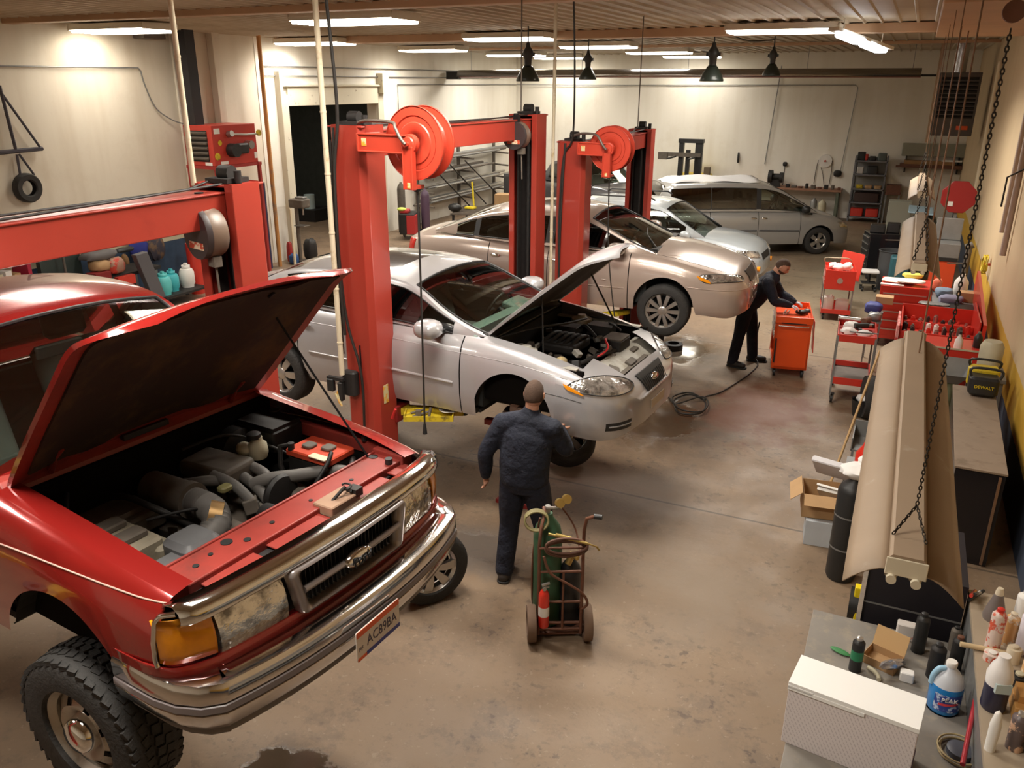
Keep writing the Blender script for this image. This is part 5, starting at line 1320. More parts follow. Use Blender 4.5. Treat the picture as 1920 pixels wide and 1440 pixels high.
def skin_mesh(name,pts,edges,radii,m,parent,root=0,sub=2):
 me=bpy.data.meshes.new(name);me.from_pydata([tuple(p)for p in pts],edges,[]);
 o=bpy.data.objects.new(name,me);col.objects.link(o)
 bm=bmesh.new();bm.from_mesh(me)
 lay=bm.verts.layers.skin.verify()
 bm.verts.ensure_lookup_table()
 for i,v in enumerate(bm.verts):
  r=radii[i];v[lay].radius=r if isinstance(r,tuple)else(r,r)
  v[lay].use_root=(i==root)
 bm.to_mesh(me);bm.free()
 s=o.modifiers.new('skin','SKIN');s.use_smooth_shade=True;s.branch_smoothing=.6
 u=o.modifiers.new('sub','SUBSURF');u.levels=sub;u.render_levels=sub
 bpy.context.view_layer.update()
 dg=bpy.context.evaluated_depsgraph_get()
 nm=bpy.data.meshes.new_from_object(o.evaluated_get(dg))
 bpy.data.objects.remove(o)
 nm.materials.clear();nm.materials.append(m)
 nm.polygons.foreach_set('use_smooth',[True]*len(nm.polygons))
 q=bpy.data.objects.new(name,nm);col.objects.link(q);q.parent=parent
 return q
def hand(parent,wrist,direction,up,m,curl=.5,side=1,name='hand',scale=1.0,join=None):
 d=Vector(direction).normalized();u=Vector(up);u=(u-d*u.dot(d)).normalized();w=d.cross(u)*side
 W=Vector(wrist);S=scale
 pts,ed,ra=[W,W+d*.045*S,W+d*.085*S],[(0,1),(1,2)],[(.026,.020),(.036,.018),(.034,.015)]
 for k,(off,L_,r_)in enumerate(((-.030,.070,.0095),(-.010,.080,.010),(.010,.074,.0095),(.029,.058,.0085))):
  b=len(pts);p0=W+d*.088*S+w*off*S
  pts.append(p0);ra.append(r_);ed.append((2,b));ang=0;p=p0
  for j,seg in enumerate((.45,.32,.23)):
   ang+=curl*(.5 if j==0 else .8)
   p=p+(d*math.cos(ang)-u*math.sin(ang))*L_*seg*S
   pts.append(p);ra.append(r_*(.95-.08*j));ed.append((b+j,b+j+1))
 b=len(pts);t0=W+d*.03*S-w*.03*S
 pts.append(t0);ra.append(.013);ed.append((1,b))
 for j in range(3):
  t0=t0+(d*(.55+.2*j)-w*(.8-.3*j)-u*.25).normalized()*(.032-.004*j)*S
  pts.append(t0);ra.append(.0115-.001*j);ed.append((b+j,b+j+1))
 return skin_mesh(name,pts,ed,ra,m,parent,0,1)
def head(parent,pos,yaw,pitch,roll=0,buzz=True,beard=False):
 e=bpy.data.objects.new('head',None);col.objects.link(e);e.parent=parent;e.location=pos;e.rotation_euler=(roll,pitch,yaw)
 def rad(th,ph):
  x,y,z=math.cos(th)*math.cos(ph),math.cos(th)*math.sin(ph),math.sin(th)
  X,Y,Z=x*.098,y*.077,z*.115
  if x>0:
   fr=max(0,x)
   X+=.020*math.exp(-((y/.16)**2))*math.exp(-(((z+.10)/.20)**2))*fr
   X+=.009*math.exp(-((y/.25)**2))*math.exp(-(((z+.62)/.20)**2))
   X+=.004*math.exp(-((y/.28)**2))*math.exp(-(((z+.40)/.07)**2))
   X-=.010*math.exp(-(((abs(y)-.38)/.15)**2))*math.exp(-(((z-.12)/.11)**2))
   X+=.005*math.exp(-(((z-.28)/.10)**2))*math.exp(-((y/.6)**2))
  if z<-.2:Y*=1+.35*(z+.2)*.8;X*=1+.18*(z+.2)*(1 if x<0 else .3)
  if x<0 and z>-.3:X*=1.04
  return Vector((X,Y,Z))
 n,k=34,48
 def shell(f,off,keep):
  mb=MB();rows=[]
  for i in range(n+1):
   th=-math.pi/2+math.pi*i/n
   rows.append([rad(th,2*math.pi*j/k)*(1+off)for j in range(k)])
  o_=0
  for r_ in rows:mb.v+=r_
  for i in range(n):
   for j in range(k):
    l=(j+1)%k;th=-math.pi/2+math.pi*(i+.5)/n;ph=2*math.pi*(j+.5)/k
    if keep(th,ph):mb.f.append([i*k+j,i*k+l,(i+1)*k+l,(i+1)*k+j]);mb.m.append(0)
  return mb
 fm=shell(1,0,lambda a,b:True)
 for s in(-1,1):
  fm.blob((-.004,s*.079,-.002),(.034,.016,.055),n=8,rot=(0,.2,s*.35))
 fm.build('face',M_SKIN,e,smooth=60)
 def hairy(th,ph):
  x=math.cos(th)*math.cos(ph);z=math.sin(th)
  if x>.25:return z>.62-.12*(1-x)
  if x>-.15:return z>.10+1.1*(x+.15)
  return z>-.38
 shell(1,.045,hairy).build('hair',M_HAIRB,e,smooth=60)
 if beard:
  shell(1,.025,lambda th,ph:math.sin(th)<-.32 and math.cos(ph)*math.cos(th)>-.05 or(-.5<math.sin(th)<-.32 and abs(math.sin(ph))<.3 and math.cos(ph)>0 and False)).build('beard',M_HAIRB,e,smooth=60)
 ey=MB()
 for s in(-1,1):ey.blob((.083,s*.029,.014),(.012,.022,.010),n=6)
 ey.build('eyes',mat('eye_dark',(.03,.02,.015),.2),e,smooth=60)
 br=MB()
 for s in(-1,1):br.tube([(.088,s*.016,.034),(.086,s*.032,.038),(.076,s*.048,.032)],.004,n=6)
 br.build('eyebrows',M_HAIRB,e,smooth=60)
 MB().tube([(.090,-.02,-.050),(.0965,0,-.048),(.090,.02,-.050)],.0035,n=6).build('mouth',mat('lips',(.32,.12,.09),.5),e,smooth=60)
 return e
def flesh(name,caps,m,parent,voxel=.013,lofts=(),it=4):
 mb=MB()
 for pts,rr in caps:
  P_=smoothpts(pts,5);n_=len(P_);rs=[]
  for i in range(n_):
   t_=i/(n_-1)*(len(rr)-1);k=min(int(t_),len(rr)-2);rs.append(rr[k]+(rr[k+1]-rr[k])*(t_-k))
  mb.tube(P_,0,n=16,rr=rs)
  for p,r_ in((P_[0],rs[0]),(P_[-1],rs[-1])):mb.blob(p,(2*r_,2*r_,2*r_),n=8)
 for rows in lofts:mb.grid(rows,closed_v=True);mb.add(rows[0],[tuple(range(len(rows[0])))]);mb.add(rows[-1],[tuple(range(len(rows[-1])))])
 o=mb.build(name,m,None)
 r_=o.modifiers.new('r','REMESH');r_.mode='VOXEL';r_.voxel_size=voxel
 s_=o.modifiers.new('s','SMOOTH');s_.factor=.5;s_.iterations=it
 bpy.context.view_layer.update()
 nm=bpy.data.meshes.new_from_object(o.evaluated_get(bpy.context.evaluated_depsgraph_get()))
 bpy.data.objects.remove(o)
 nm.materials.clear();nm.materials.append(m);nm.polygons.foreach_set('use_smooth',[True]*len(nm.polygons))
 q=bpy.data.objects.new(name,nm);col.objects.link(q);q.parent=parent
 return q
def person(label,loc,J,head_yaw,head_pitch,hands=(None,None),beard=False,headpos=None,handm=None):
 t=thing('person',label,'person',loc)
 V={k:Vector(v)for k,v in J.items()}
 spine=[V['pelvis']-Vector((0,0,.04)),V['pelvis'],V['waist'],V['waist'].lerp(V['chest'],.5),V['chest'],V['chest'].lerp(V['neckbase'],.55),V['neckbase']]
 hipw=(V['hil']-V['hir']);shw=(V['shl']-V['shr'])
 def torso(ws,ds):
  rows=[]
  for i,c in enumerate(spine):
   a=spine[max(0,i-1)];b_=spine[min(len(spine)-1,i+1)];ax=(b_-a).normalized()
   w=hipw.lerp(shw,i/(len(spine)-1));w=(w-ax*w.dot(ax)).normalized();d=ax.cross(w)
   rows.append([c+w*(ws[i]*math.copysign(abs(math.cos(q))**.85,math.cos(q)))+d*(ds[i]*math.sin(q))for q in[2*math.pi*k/28 for k in range(28)]])
  return rows
 def L_(s,k0,k1,k2,r,push=0):
  return([V[k0+s],V[k0+s].lerp(V[k1+s],.5),V[k1+s],V[k1+s].lerp(V[k2+s],.5),V[k2+s]],r)
 arms=lambda r:[L_(s,'sh','el','wr',r)for s in 'lr']
 legs=lambda r:[L_(s,'hi','kn','an',r)for s in 'lr']
 flesh('body',arms([.055,.05,.04,.038,.027])+legs([.09,.08,.055,.055,.04])+[([V['neckbase']-Vector((0,0,.06)),V['neckbase'],V['neck'],V['neck']+Vector((0,0,.05))],[.07,.062,.056,.054])],M_SKIN,t,.012,[torso([.14,.15,.145,.15,.155,.13,.06],[.10,.105,.10,.105,.11,.09,.05])],3)
 flesh('shirt',arms([.085,.078,.066,.062,.046])+[([V['neckbase']+Vector((0,0,-.03)),V['neckbase']+Vector((0,0,.02)),V['neckbase'].lerp(V['neck'],.5)],[.09,.078,.070])]+[([V['shl']*.98+V['shr']*.02,V['shl'].lerp(V['shr'],.5)+Vector((0,0,.045)),V['shr']*.98+V['shl']*.02],[.082,.085,.082])],M_NAVY,t,.012,[torso([.195,.205,.208,.21,.205,.16,.07],[.15,.155,.155,.155,.145,.115,.06])],3)
 pr_=[V['pelvis']+Vector((0,0,.05)),V['pelvis']-Vector((0,0,.03)),V['hil'].lerp(V['hir'],.5)-Vector((0,0,.05))]
 w=hipw.normalized()
 rows=[[c+w*(a_*math.cos(q))+w.cross(Vector((0,0,1)))*(b_*math.sin(q))for q in[2*math.pi*k/24 for k in range(24)]]for c,a_,b_ in zip(pr_,(.175,.195,.17),(.135,.15,.13))]
 flesh('trousers',legs([.112,.108,.085,.082,.078]),M_NAVY2,t,.012,[rows],3)
 for s,dkey in(('l','toel'),('r','toer')):
  a=V['an'+s];d=Vector(J[dkey]).normalized()
  f0=Vector((a.x,a.y,.05))
  flesh('shoe',[([f0+Vector((0,0,.05))-d*.02,f0-d*.03],[.055,.048]),([f0-d*.04,f0+d*.08,f0+d*.17],[.048,.050,.040])],M_SHOE,t,.01,(),2)
  MB().rbox((a.x+d.x*.07,a.y+d.y*.07,.012),(.31,.105,.024),.04,rot=(0,0,math.atan2(d.y,d.x))).build('sole',M_TRIM,t,smooth=40)
 for s,h in(('l',hands[0]),('r',hands[1])):
  if h:hand(t,V['wr'+s],h[0],h[1],handm or M_SKIN,h[2],h[3])
 hp=Vector(headpos)if headpos else V['neck']+Vector((0,0,.13))
 head(t,hp,head_yaw,head_pitch,beard=beard)
 return t
P0=(-2.45,5.42,0)
person("mechanic in navy shirt with back turned at the open wheel arch of the silver sedan",P0,dict(pelvis=(.0,.0,.96),waist=(.0,.0,1.08),chest=(.02,.02,1.32),neckbase=(.03,.04,1.48),neck=(.04,.05,1.54),shl=(-.19,.0,1.40),ell=(-.315,-.06,1.14),wrl=(-.34,-.02,.92),shr=(.22,.04,1.41),elr=(.28,.20,1.18),wrr=(.14,.42,1.24),hil=(-.10,.0,.90),knl=(-.13,.0,.50),anl=(-.14,-.08,.10),hir=(.10,.02,.90),knr=(.13,.10,.50),anr=(.12,.16,.10),toel=(-.25,1,0),toer=(.15,1,0)),R(97),.10,hands=(((-.05,.15,-1),(1,0,0),.6,1),((-.4,1,.1),(0,0,1),.9,-1)),headpos=(.045,.075,1.655))
P1=(-1.86,12.05,0)
person('bearded mechanic in navy shirt and black trousers leaning over the orange tool cart',P1,dict(pelvis=(.02,.0,.94),waist=(.10,.0,1.04),chest=(.22,-.01,1.22),neckbase=(.33,-.02,1.37),neck=(.36,-.02,1.42),shl=(.26,.18,1.31),ell=(.42,.22,1.08),wrl=(.62,.16,.99),shr=(.28,-.19,1.30),elr=(.40,-.20,1.05),wrr=(.60,-.08,.99),hil=(.0,.10,.88),knl=(.08,.14,.49),anl=(.12,.18,.10),hir=(.0,-.10,.88),knr=(-.05,-.16,.49),anr=(-.10,-.22,.10),toel=(1,.1,0),toer=(1,-.25,0)),R(-8),.62,hands=(((1,-.1,-.25),(0,0,1),.7,1),((1,.15,-.25),(0,0,1),.7,-1)),beard=True,headpos=(.43,-.02,1.52),handm=M_GLOVE)
M_ORANGE=mat('orange_cart_paint',(.80,.085,.01),.35,coat=.4)
M_REDC=mat('red_cart_paint',(.58,.035,.02),.38,coat=.4,var=.1)
M_GREY=mat('mid_grey_metal',(.24,.24,.235),.45,metal=.4,var=.2)
M_STEEL=mat('worn_steel',(.45,.43,.40),.35,metal=.9)
M_DRAWER=mat('drawer_pull_metal',(.62,.60,.56),.3,metal=.8)
M_RAG=mat('white_rag',(.74,.72,.70),.9,var=.12)
M_CARD=mat('cardboard',(.44,.27,.13),.8,var=.12)
M_RUST=mat('rusty_brown_paint',(.14,.055,.03),.65,var=.5,vscale=12)
M_GREEN=mat('green_cylinder_paint',(.035,.10,.05),.45,var=.3,vscale=6)
M_BRASS=mat('brass',(.50,.36,.12),.35,metal=.85)
M_EXTRED=mat('extinguisher_red',(.66,.03,.015),.3,coat=.6)
M_WHITE=mat('plain_white',(.80,.78,.74),.5)
def castor(mb_parent,x,y,r=.05,m=None):
 MB().cyl((x-.015,y,r),(x+.015,y,r),r,n=20).cyl((x-.017,y,r),(x+.017,y,r),r*.4,n=12).bx(x-.025,x-.02,y-.02,y+.02,r,r*2.3).bx(x+.02,x+.025,y-.02,y+.02,r,r*2.3).bx(x-.03,x+.03,y-.03,y+.03,r*2.2,r*2.4).build('castor',m or M_TRIM,mb_parent,smooth=40)
def handle_bar(p0,p1,off,r=.008):
 p0,p1,off=Vector(p0),Vector(p1),Vector(off)
 return MB().tube([p0,p0+off,p1+off,p1],r,n=8)
t=thing('tool_cart','bright orange service cart the bearded mechanic leans over, white gloves in its open top','tool cart',(-1.22,12.12,0),.17)
W_,D_=.48,.92
MB().bx(-.24,.24,-.46,-.435,.13,.84).bx(-.24,.24,.435,.46,.13,.84).bx(.21,.24,-.46,.46,.13,.84).bx(-.24,-.20,-.46,-.40,.13,.84).bx(-.24,-.20,.40,.46,.13,.84).bx(-.24,.24,-.46,.46,.13,.17).bx(-.22,.22,-.44,.44,.50,.52).build('cabinet',M_ORANGE,t,bevel=.006)
MB().bx(-.25,.25,-.475,-.45,.80,.90).bx(-.25,.25,.45,.475,.80,.90).bx(-.25,-.235,-.46,.46,.80,.90).bx(.235,.25,-.46,.46,.80,.90).bx(-.24,.24,-.46,.46,.80,.815).build('top_tray',M_ORANGE,t,bevel=.005)
for k in range(3):
 d=MB().bx(-.245,-.225,-.42,.42,.54+k*.085,.61+k*.085).build('drawer',M_ORANGE,t,bevel=.004)
 MB().bx(-.262,-.245,-.38,.38,.59+k*.085,.60+k*.085).build('drawer_pull',M_DRAWER,d)
handle_bar((-.20,-.475,.775),(.20,-.475,.775),(0,-.04,0)).build('push_handle',M_DRAWER,t,smooth=50)
MB().bx(-.225,-.205,-.482,-.476,.22,.58).build('slot',M_TRIM,t)
MB().bx(-.17,.17,-.48,-.474,.80,.815).build('badge_strip',M_TRIM,t)
MB().box((.285,-.30,.62),(.012,.26,.46),rot=(0,-.06,0)).build('side_shelf',M_REDC,t,bevel=.004)
for x in(-.19,.19):
 for y in(-.40,.40):castor(t,x,y,.055)
o=MB().blob((0,0,0),(.16,.14,.07),n=8,jit=.12).blob((.08,.10,0),(.12,.1,.06),n=8,jit=.12).build('dark_cloth',M_TRIM,None,smooth=50,loc=(-1.12,12.18,.855));tag(o,'black cloth bundle in the top of the orange cart','cloth')
o=MB().cyl((0,0,0),(.0,.26,.0),.012).cyl((.03,.0,.0),(.05,.22,.0),.010).build('wrench',M_STEEL,None,smooth=40,loc=(-1.34,12.05,.83));tag(o,'chrome wrenches on the left edge of the orange cart','tool')
t=thing('tool_cart','red tool cart with a raised lid, rags on top and jug on lower shelf','tool cart',(-.86,15.55,0),.12)
MB().bx(-.24,.24,-.36,.36,.12,.135).bx(-.24,.24,-.37,-.36,.12,.20).bx(-.24,.24,.36,.37,.12,.20).bx(-.25,-.24,-.37,.37,.12,.20).bx(.24,.25,-.37,.37,.12,.20).build('lower_shelf',M_REDC,t,bevel=.004)
MB().bx(-.24,.24,-.36,.36,.56,.84).build('drawer_box',M_REDC,t,bevel=.006)
MB().bx(-.25,.25,-.375,-.362,.56,.90).bx(-.25,.25,.362,.375,.80,.90).bx(-.25,-.242,-.37,.37,.80,.90).bx(.242,.25,-.37,.37,.80,.90).build('top_tray',M_REDC,t,bevel=.004)
for k in range(3):
 d=MB().bx(-.252,-.24,-.33,.33,.58+k*.075,.64+k*.075).build('drawer',M_REDC,t)
 MB().bx(-.262,-.252,-.32,.32,.63+k*.075,.637+k*.075).build('drawer_pull',M_DRAWER,d)
MB().cyl((0,-.380,.72),(0,-.375,.72),.05,n=20).build('badge',M_DRAWER,t)
for x in(-.235,.235):
 for y in(-.355,.355):MB().bx(x-.012,x+.012,y-.012,y+.012,.10,.84).build('upright',M_GREY,t)
for x in(-.2,.2):
 for y in(-.32,.32):castor(t,x,y,.05)
MB().tube(smoothpts([(-.24,.34,.88),(-.27,.10,1.02),(-.10,-.10,1.07),(.12,.0,1.05),(.22,.3,.90)],6),.008).build('wire_hoop',M_WHITEPL,t,smooth=50)
li=MB().box((.22,.66,.80),(.012,.52,.50),rot=(.0,0.15,.75));li.build('lid',M_REDC,t,bevel=.01)
MB().cyl((.24,.37,.80),(.22,.45,.80),.02,n=10).build('hinge',M_GREY,t)
o=MB().blob((0,0,0),(.20,.16,.14),n=8,jit=.18).blob((.14,.02,.02),(.16,.14,.16),n=8,jit=.18).blob((-.1,.12,0),(.16,.14,.12),n=8,jit=.18).build('rag_pile',M_RAG,None,smooth=50,loc=(-.88,15.48,.90));tag(o,'heap of pale rags and parts on top of the red lidded tool cart','rags')
o=MB().rbox((0,0,.13),(.20,.16,.24),.03).cyl((.05,0,.25),(.05,0,.29),.02).build('white_jug',M_WHITE,None,smooth=40,loc=(-.98,15.36,.137));tag(o,'white rectangular jug on the lower shelf of the red lidded cart','jug')
o=MB().rbox((0,0,.10),(.22,.2,.2),.02).build('white_box',M_RAG,None,smooth=40,loc=(-.74,15.42,.137));tag(o,'small white box with a red edge on the lower shelf of the red lidded cart','box')
t=thing('tool_cart','open two-shelf red utility cart with thin grey legs beside the long strip light','utility cart',(-.31,11.30,0),.06)
for z,nm in((.28,'lower_shelf'),(.86,'upper_shelf')):
 MB().bx(-.22,.22,-.38,.38,z,z+.012).build(nm,M_ENGGREY,t)if z<.5 else MB().bx(-.22,.22,-.38,.38,z,z+.012).build(nm,M_REDC,t)
 MB().bx(-.235,.235,-.395,-.38,z-.01,z+.085).bx(-.235,.235,.38,.395,z-.01,z+.085).bx(-.235,-.22,-.39,.39,z-.01,z+.085).bx(.22,.235,-.39,.39,z-.01,z+.085).build('shelf_rim',M_REDC,t,bevel=.003)
for x in(-.225,.225):
 for y in(-.385,.385):MB().bx(x-.012,x+.012,y-.012,y+.012,.11,.93).build('leg',M_GREY,t)
for x in(-.2,.2):
 for y in(-.36,.36):castor(t,x,y,.055)
MB().tube([(.235,-.38,.90),(.24,-.40,1.0),(-.10,-.42,1.0)],.010).build('push_handle',M_GREY,t,smooth=40)
for k,(dx,dy,dz,s_,m_,lb)in enumerate(((-.08,.10,.94,(.20,.16,.12),M_RAG,'crumpled pale rag at the back of the two-shelf red cart'),(-.10,-.16,.93,(.20,.16,.10),M_RAG,'white rag near the front of the two-shelf red cart'),(.10,-.22,.935,(.20,.12,.10),M_RAG,'white bundle at the front right of the two-shelf red cart'))):
 o=MB().blob((0,0,0),s_,n=8,jit=.16).build('rag',m_,None,smooth=50,loc=(-.31+dx,11.30+dy,dz));tag(o,lb,'rag')
t2=thing('impact_gun','black impact gun with a red body lying on the two-shelf red cart','tool',(-.26,11.35,.94),.5)
MB().cyl((-.10,0,.03),(.08,0,.03),.035,n=14).build('motor',M_TRIM,t2,smooth=40);MB().cyl((.08,0,.03),(.13,0,.03),.018).build('anvil',M_STEEL,t2);MB().box((-.06,-.06,.0),(.04,.10,.035)).build('grip',M_TRIM,t2,bevel=.008)
t2=thing('impact_gun','dark red-brown power tool at the back corner of the two-shelf red cart','tool',(-.22,11.56,.95),1.2)
MB().cyl((-.08,0,.04),(.07,0,.04),.045,n=14).build('motor',M_RUST,t2,smooth=40);MB().box((-.02,-.07,.0),(.045,.10,.04)).build('grip',M_TRIM,t2,bevel=.008)
o=MB().cyl((-.14,0,0),(.12,0,0),.028,n=12).cyl((-.16,0,0),(-.14,0,0),.038,n=12).build('flashlight',M_DRAWER,None,smooth=40,loc=(-.42,11.62,.975),rot=(0,0,.0));tag(o,'grey cylindrical lamp across the back of the two-shelf red cart','lamp')
t=thing('tool_chest','black rolling tool chest with silver drawer pulls between the strip light and the back shelf','tool chest',(-.28,19.35,0),.30)
MB().bx(-.36,.36,-.26,.26,.16,.98).build('cabinet',mat('glossy_black',(.012,.012,.014),.18,coat=.6),t,bevel=.01)
for k in range(5):
 d=MB().bx(-.375,-.36,-.24,.24,.22+k*.14,.34+k*.14).build('drawer',M_TRIM,t)
 MB().bx(-.39,-.375,-.23,.23,.32+k*.14,.335+k*.14).build('drawer_pull',M_DRAWER,d)
MB().bx(-.05,.25,-.275,-.262,.85,.87).build('front_badge',M_DRAWER,t)
for x in(-.3,.3):
 for y in(-.2,.2):castor(t,x,y,.06)
for k,(dx,dy,s_,m_,lb)in enumerate(((-.15,-.05,(.30,.26,.16),M_TRIM,'dark parts tray on top of the black tool chest'),(.15,.05,(.26,.24,.20),M_ENGDARK,'dark tool case standing on the black tool chest'))):
 o=MB().rbox((0,0,s_[2]/2),s_,.03).build('tool_case',m_,None,smooth=40,loc=(-.28+dx,19.35+dy,.98));tag(o,lb,'tool case')
o=MB().lathe([(.0,0),(.20,0),(.22,.02),(.25,.78),(.27,.80),(.255,.81),(.23,.80),(.20,.05),(0,.05)],n=28).build('trash_bin',mat('dark_grey_plastic',(.05,.052,.055),.5),None,smooth=40,loc=(-.06,18.2,0));tag(o,'tall dark grey plastic trash bin left of the red drawer chest','trash bin')
t=thing('creeper_seat','low rolling mechanic seat with white pad beside the dark trash bin','stool',(-.42,17.9,0),.2)
MB().rbox((0,0,.40),(.34,.28,.05),.03).build('seat',M_RAG,t,smooth=40);MB().bx(-.14,.14,-.12,.12,.16,.175).cyl((0,0,.17),(0,0,.38),.03).build('tray',M_TRIM,t)
for x in(-.12,.12):
 for y in(-.1,.1):castor(t,x,y,.04)
t=thing('car_wheel','tyre with a pale seven spoke hubcap leaning under the pickup truck front bumper','wheel',(-3.02,4.83,0),0)
w_=wheel(t,(0,0,.315),.315,.20,'alloy7',-1,steer=.95,camber=0,rr=.66,hub_mat=None)
t=thing('car_wheel','loose wheel lying under the front bumper of the silver sedan beside the first mechanic','wheel',(-2.98,7.75,0),0)
w_=wheel(t,(0,0,.20),.315,.20,'alloy7',-1,steer=.5,camber=0,rr=.66);w_.rotation_euler=(R(-52),0,.4);w_.location=(0,0,.262)
o=MB().lathe([(.15,0),(.15,.08),(.09,.09),(.09,0)],n=32,caps=False).lathe([(.0,.0),(.14,0)],n=32).build('drain_pan',M_BLACK,None,smooth=40,loc=(-2.98,12.3,.005));tag(o,'black rubber ring lying on the wet floor between the sedans','rubber ring')
t=thing('jack_stand','dark tall jack stand under the front wheel of the champagne sedan','jack stand',(-3.20,12.35,0),.2)
MB().lathe([(.20,0),(.20,.02),(.05,.06),(.04,.70),(.06,.72),(.06,.74)],n=20).build('post',M_ENGDARK,t,smooth=40);MB().rbox((0,0,.78),(.34,.12,.05),.02).build('saddle',M_TRIM,t,smooth=40)
t=thing('jack_stand','dark red screw stand by the floor below the champagne sedan sill','jack stand',(-3.62,12.3,0),.2)
MB().bx(-.08,.08,-.08,.08,0,.95).bx(-.16,.16,-.14,.14,0,.03).build('post',M_LDARK,t,bevel=.01);MB().cyl((0,0,.95),(0,0,1.05),.03).build('screw',M_STEEL,t)
t=thing('transmission_jack','brown round drain drum on a red leg beside the mechanic at the silver sedan','drain drum',(-3.04,6.55,0),0)
MB().lathe([(.0,.80),(.12,.80),(.15,.84),(.155,.98),(.12,1.04),(.0,1.05)],n=28).build('drum',mat('brown_drum',(.09,.05,.03),.6,var=.3),t,smooth=50)
MB().cyl((0,0,.03),(0,0,.82),.03).bx(-.22,.22,-.03,.03,0,.04).bx(-.03,.03,-.22,.22,0,.04).build('stand_leg',M_LDARK,t)
MB().box((-.20,-.02,.87),(.26,.07,.06)).build('red_bar',M_LDARK,t,bevel=.006)
hp=[(-1.70,12.30,.60),(-1.72,12.25,.12),(-1.62,12.05,.02),(-1.65,11.6,.015),(-1.75,11.1,.015),(-1.88,10.6,.015),(-2.02,10.35,.02)]
for k in range(15):
 a=1.0+k*.9;r_=.22+.05*math.sin(k*1.7)
 hp.append((-2.14+r_*math.cos(a)*1.1,9.95+r_*math.sin(a)*1.5,.02+.004*k))
hp+=[(-2.3,9.9,.03),(-2.45,10.1,.015),(-2.56,10.22,.012)]
o=MB().tube(smoothpts(hp,6),.010,n=8).build('air_hose',M_CABLE,None,smooth=60);tag(o,'black air hose coiled on the wet concrete by the silver sedan bumper','hose')
t=thing('torch_cart','rusty two-wheeled welding torch cart with a green gas cylinder behind the first mechanic','torch cart',(-1.92,4.90,0),.48)
fr=MB()
for x in(-.16,.16):
 fr.tube(smoothpts([(x,-.12,.06),(x,-.12,.6),(x,-.10,.82)],5),.013)
fr.tube([(.16,-.11,.82),(.16,-.12,.95),(.17,-.16,1.06),(.22,-.20,1.10)],.013).tube([(-.16,-.11,.82),(-.15,-.1,.95),(-.12,-.02,1.02),(-.12,.05,1.04)],.013)
for z in(.10,.34,.60,.80):fr.tube([(-.16,-.12,z),(.16,-.12,z)],.010)
fr.tube([(.02,-.12,.10),(.02,-.12,.60)],.009).tube([(-.16,-.12,.06),(-.17,.18,.05),(.17,.18,.05),(.16,-.12,.06)],.014).bx(-.17,.17,-.10,.20,.035,.05).cyl((-.2,-.10,.14),(.2,-.10,.14),.012)
fr.tube([(-.17,.0,.62),(-.17,.16,.62),(0,.2,.62),(.17,.16,.62),(.17,.0,.62)],.008).tube([(-.16,-.12,.3),(-.17,.18,.05)],.010).tube([(.16,-.12,.3),(.17,.18,.05)],.010)
fr.build('frame',M_RUST,t,smooth=50)
fr=MB().tube([(.215,-.195,1.098),(.27,-.215,1.10)],.020).build('grip',M_TRIM,t,smooth=50)
for sx in(-.21,.21):
 w2=MB().lathe([(.03,-.02),(.085,-.02),(.09,-.035),(.135,-.032),(.14,-.02),(.14,.02),(.135,.032),(.09,.035),(.085,.02),(.03,.02)],c=(sx,-.10,.14),axis='x',n=36).build('wheel',mat('dusty_brown_wheel',(.16,.10,.065),.8,var=.3),t,smooth=40)
def bottle(parent,x,y,r,h,m,name,shoulder=.12,cap=True,z=.05):
 return MB().lathe([(0,z),(r*.9,z),(r,z+.03),(r,h-shoulder),(r*.85,h-shoulder*.5),(r*.35,h),(r*.3,h+.03),(0,h+.03)],c=(x,y,0),n=32).build(name,m,parent,smooth=50)
bottle(t,-.085,.06,.108,.96,M_GREEN,'oxygen_cylinder',.16)
bottle(t,.09,.05,.085,.60,M_TRIM,'acetylene_cylinder',.12)
MB().cyl((-.09,.06,.98),(-.09,.06,1.05),.02).tube([(-.12,.06,1.03),(-.04,.02,1.05),(.0,-.02,1.08)],.014).build('valve',M_STEEL,t,smooth=40)
for k,(x,y,z)in enumerate(((-.02,-.05,1.13),(.03,-.03,1.15))):
 MB().cyl((x,y,z),(x+.01,y-.03,z+.012),.034,n=20).cyl((x,y+.02,z-.03),(x,y,z),.012).build('gauge',M_BRASS,t,smooth=40)
MB().cyl((.06,-.02,.60),(.10,.0,.68),.025).cyl((.10,.0,.66),(.13,-.04,.66),.02).build('valve',M_BRASS,t,smooth=40)
coil=[]
for k in range(40):
 a=k*.55;coil.append((-.16+.085*math.cos(a)-.02,-.02+.05*math.sin(a)*.6-.0012*k,.985+.085*math.sin(a)*.75))
MB().tube(smoothpts(coil,3),.008).build('hose_loop',mat('brown_green_hose',(.20,.17,.07),.6,var=.3),t,smooth=50)
c2=[]
for k in range(46):
 a=k*.42;c2.append((.03+.15*math.cos(a),-.15-.001*k,.80+.065*math.sin(a)+.0015*k))
MB().tube(smoothpts(c2,3),.009).build('hose_coil',mat('brown_hose',(.13,.06,.04),.6,var=.3),t,smooth=50)
MB().tube(smoothpts([(-.13,-.15,.75),(-.08,-.17,.62),(.06,-.17,.52),(.16,-.17,.44),(.20,-.15,.34),(.16,-.13,.28)],6),.010).tube(smoothpts([(.0,-.02,1.08),(.06,.02,.98),(.12,.04,.85),(.14,-.05,.75)],6),.007).tube(smoothpts([(-.15,.0,.98),(-.19,.05,.7),(-.20,.05,.4),(-.18,.06,.15),(-.1,-.1,.08)],6),.008).build('gas_hose',M_RUST,t,smooth=50)
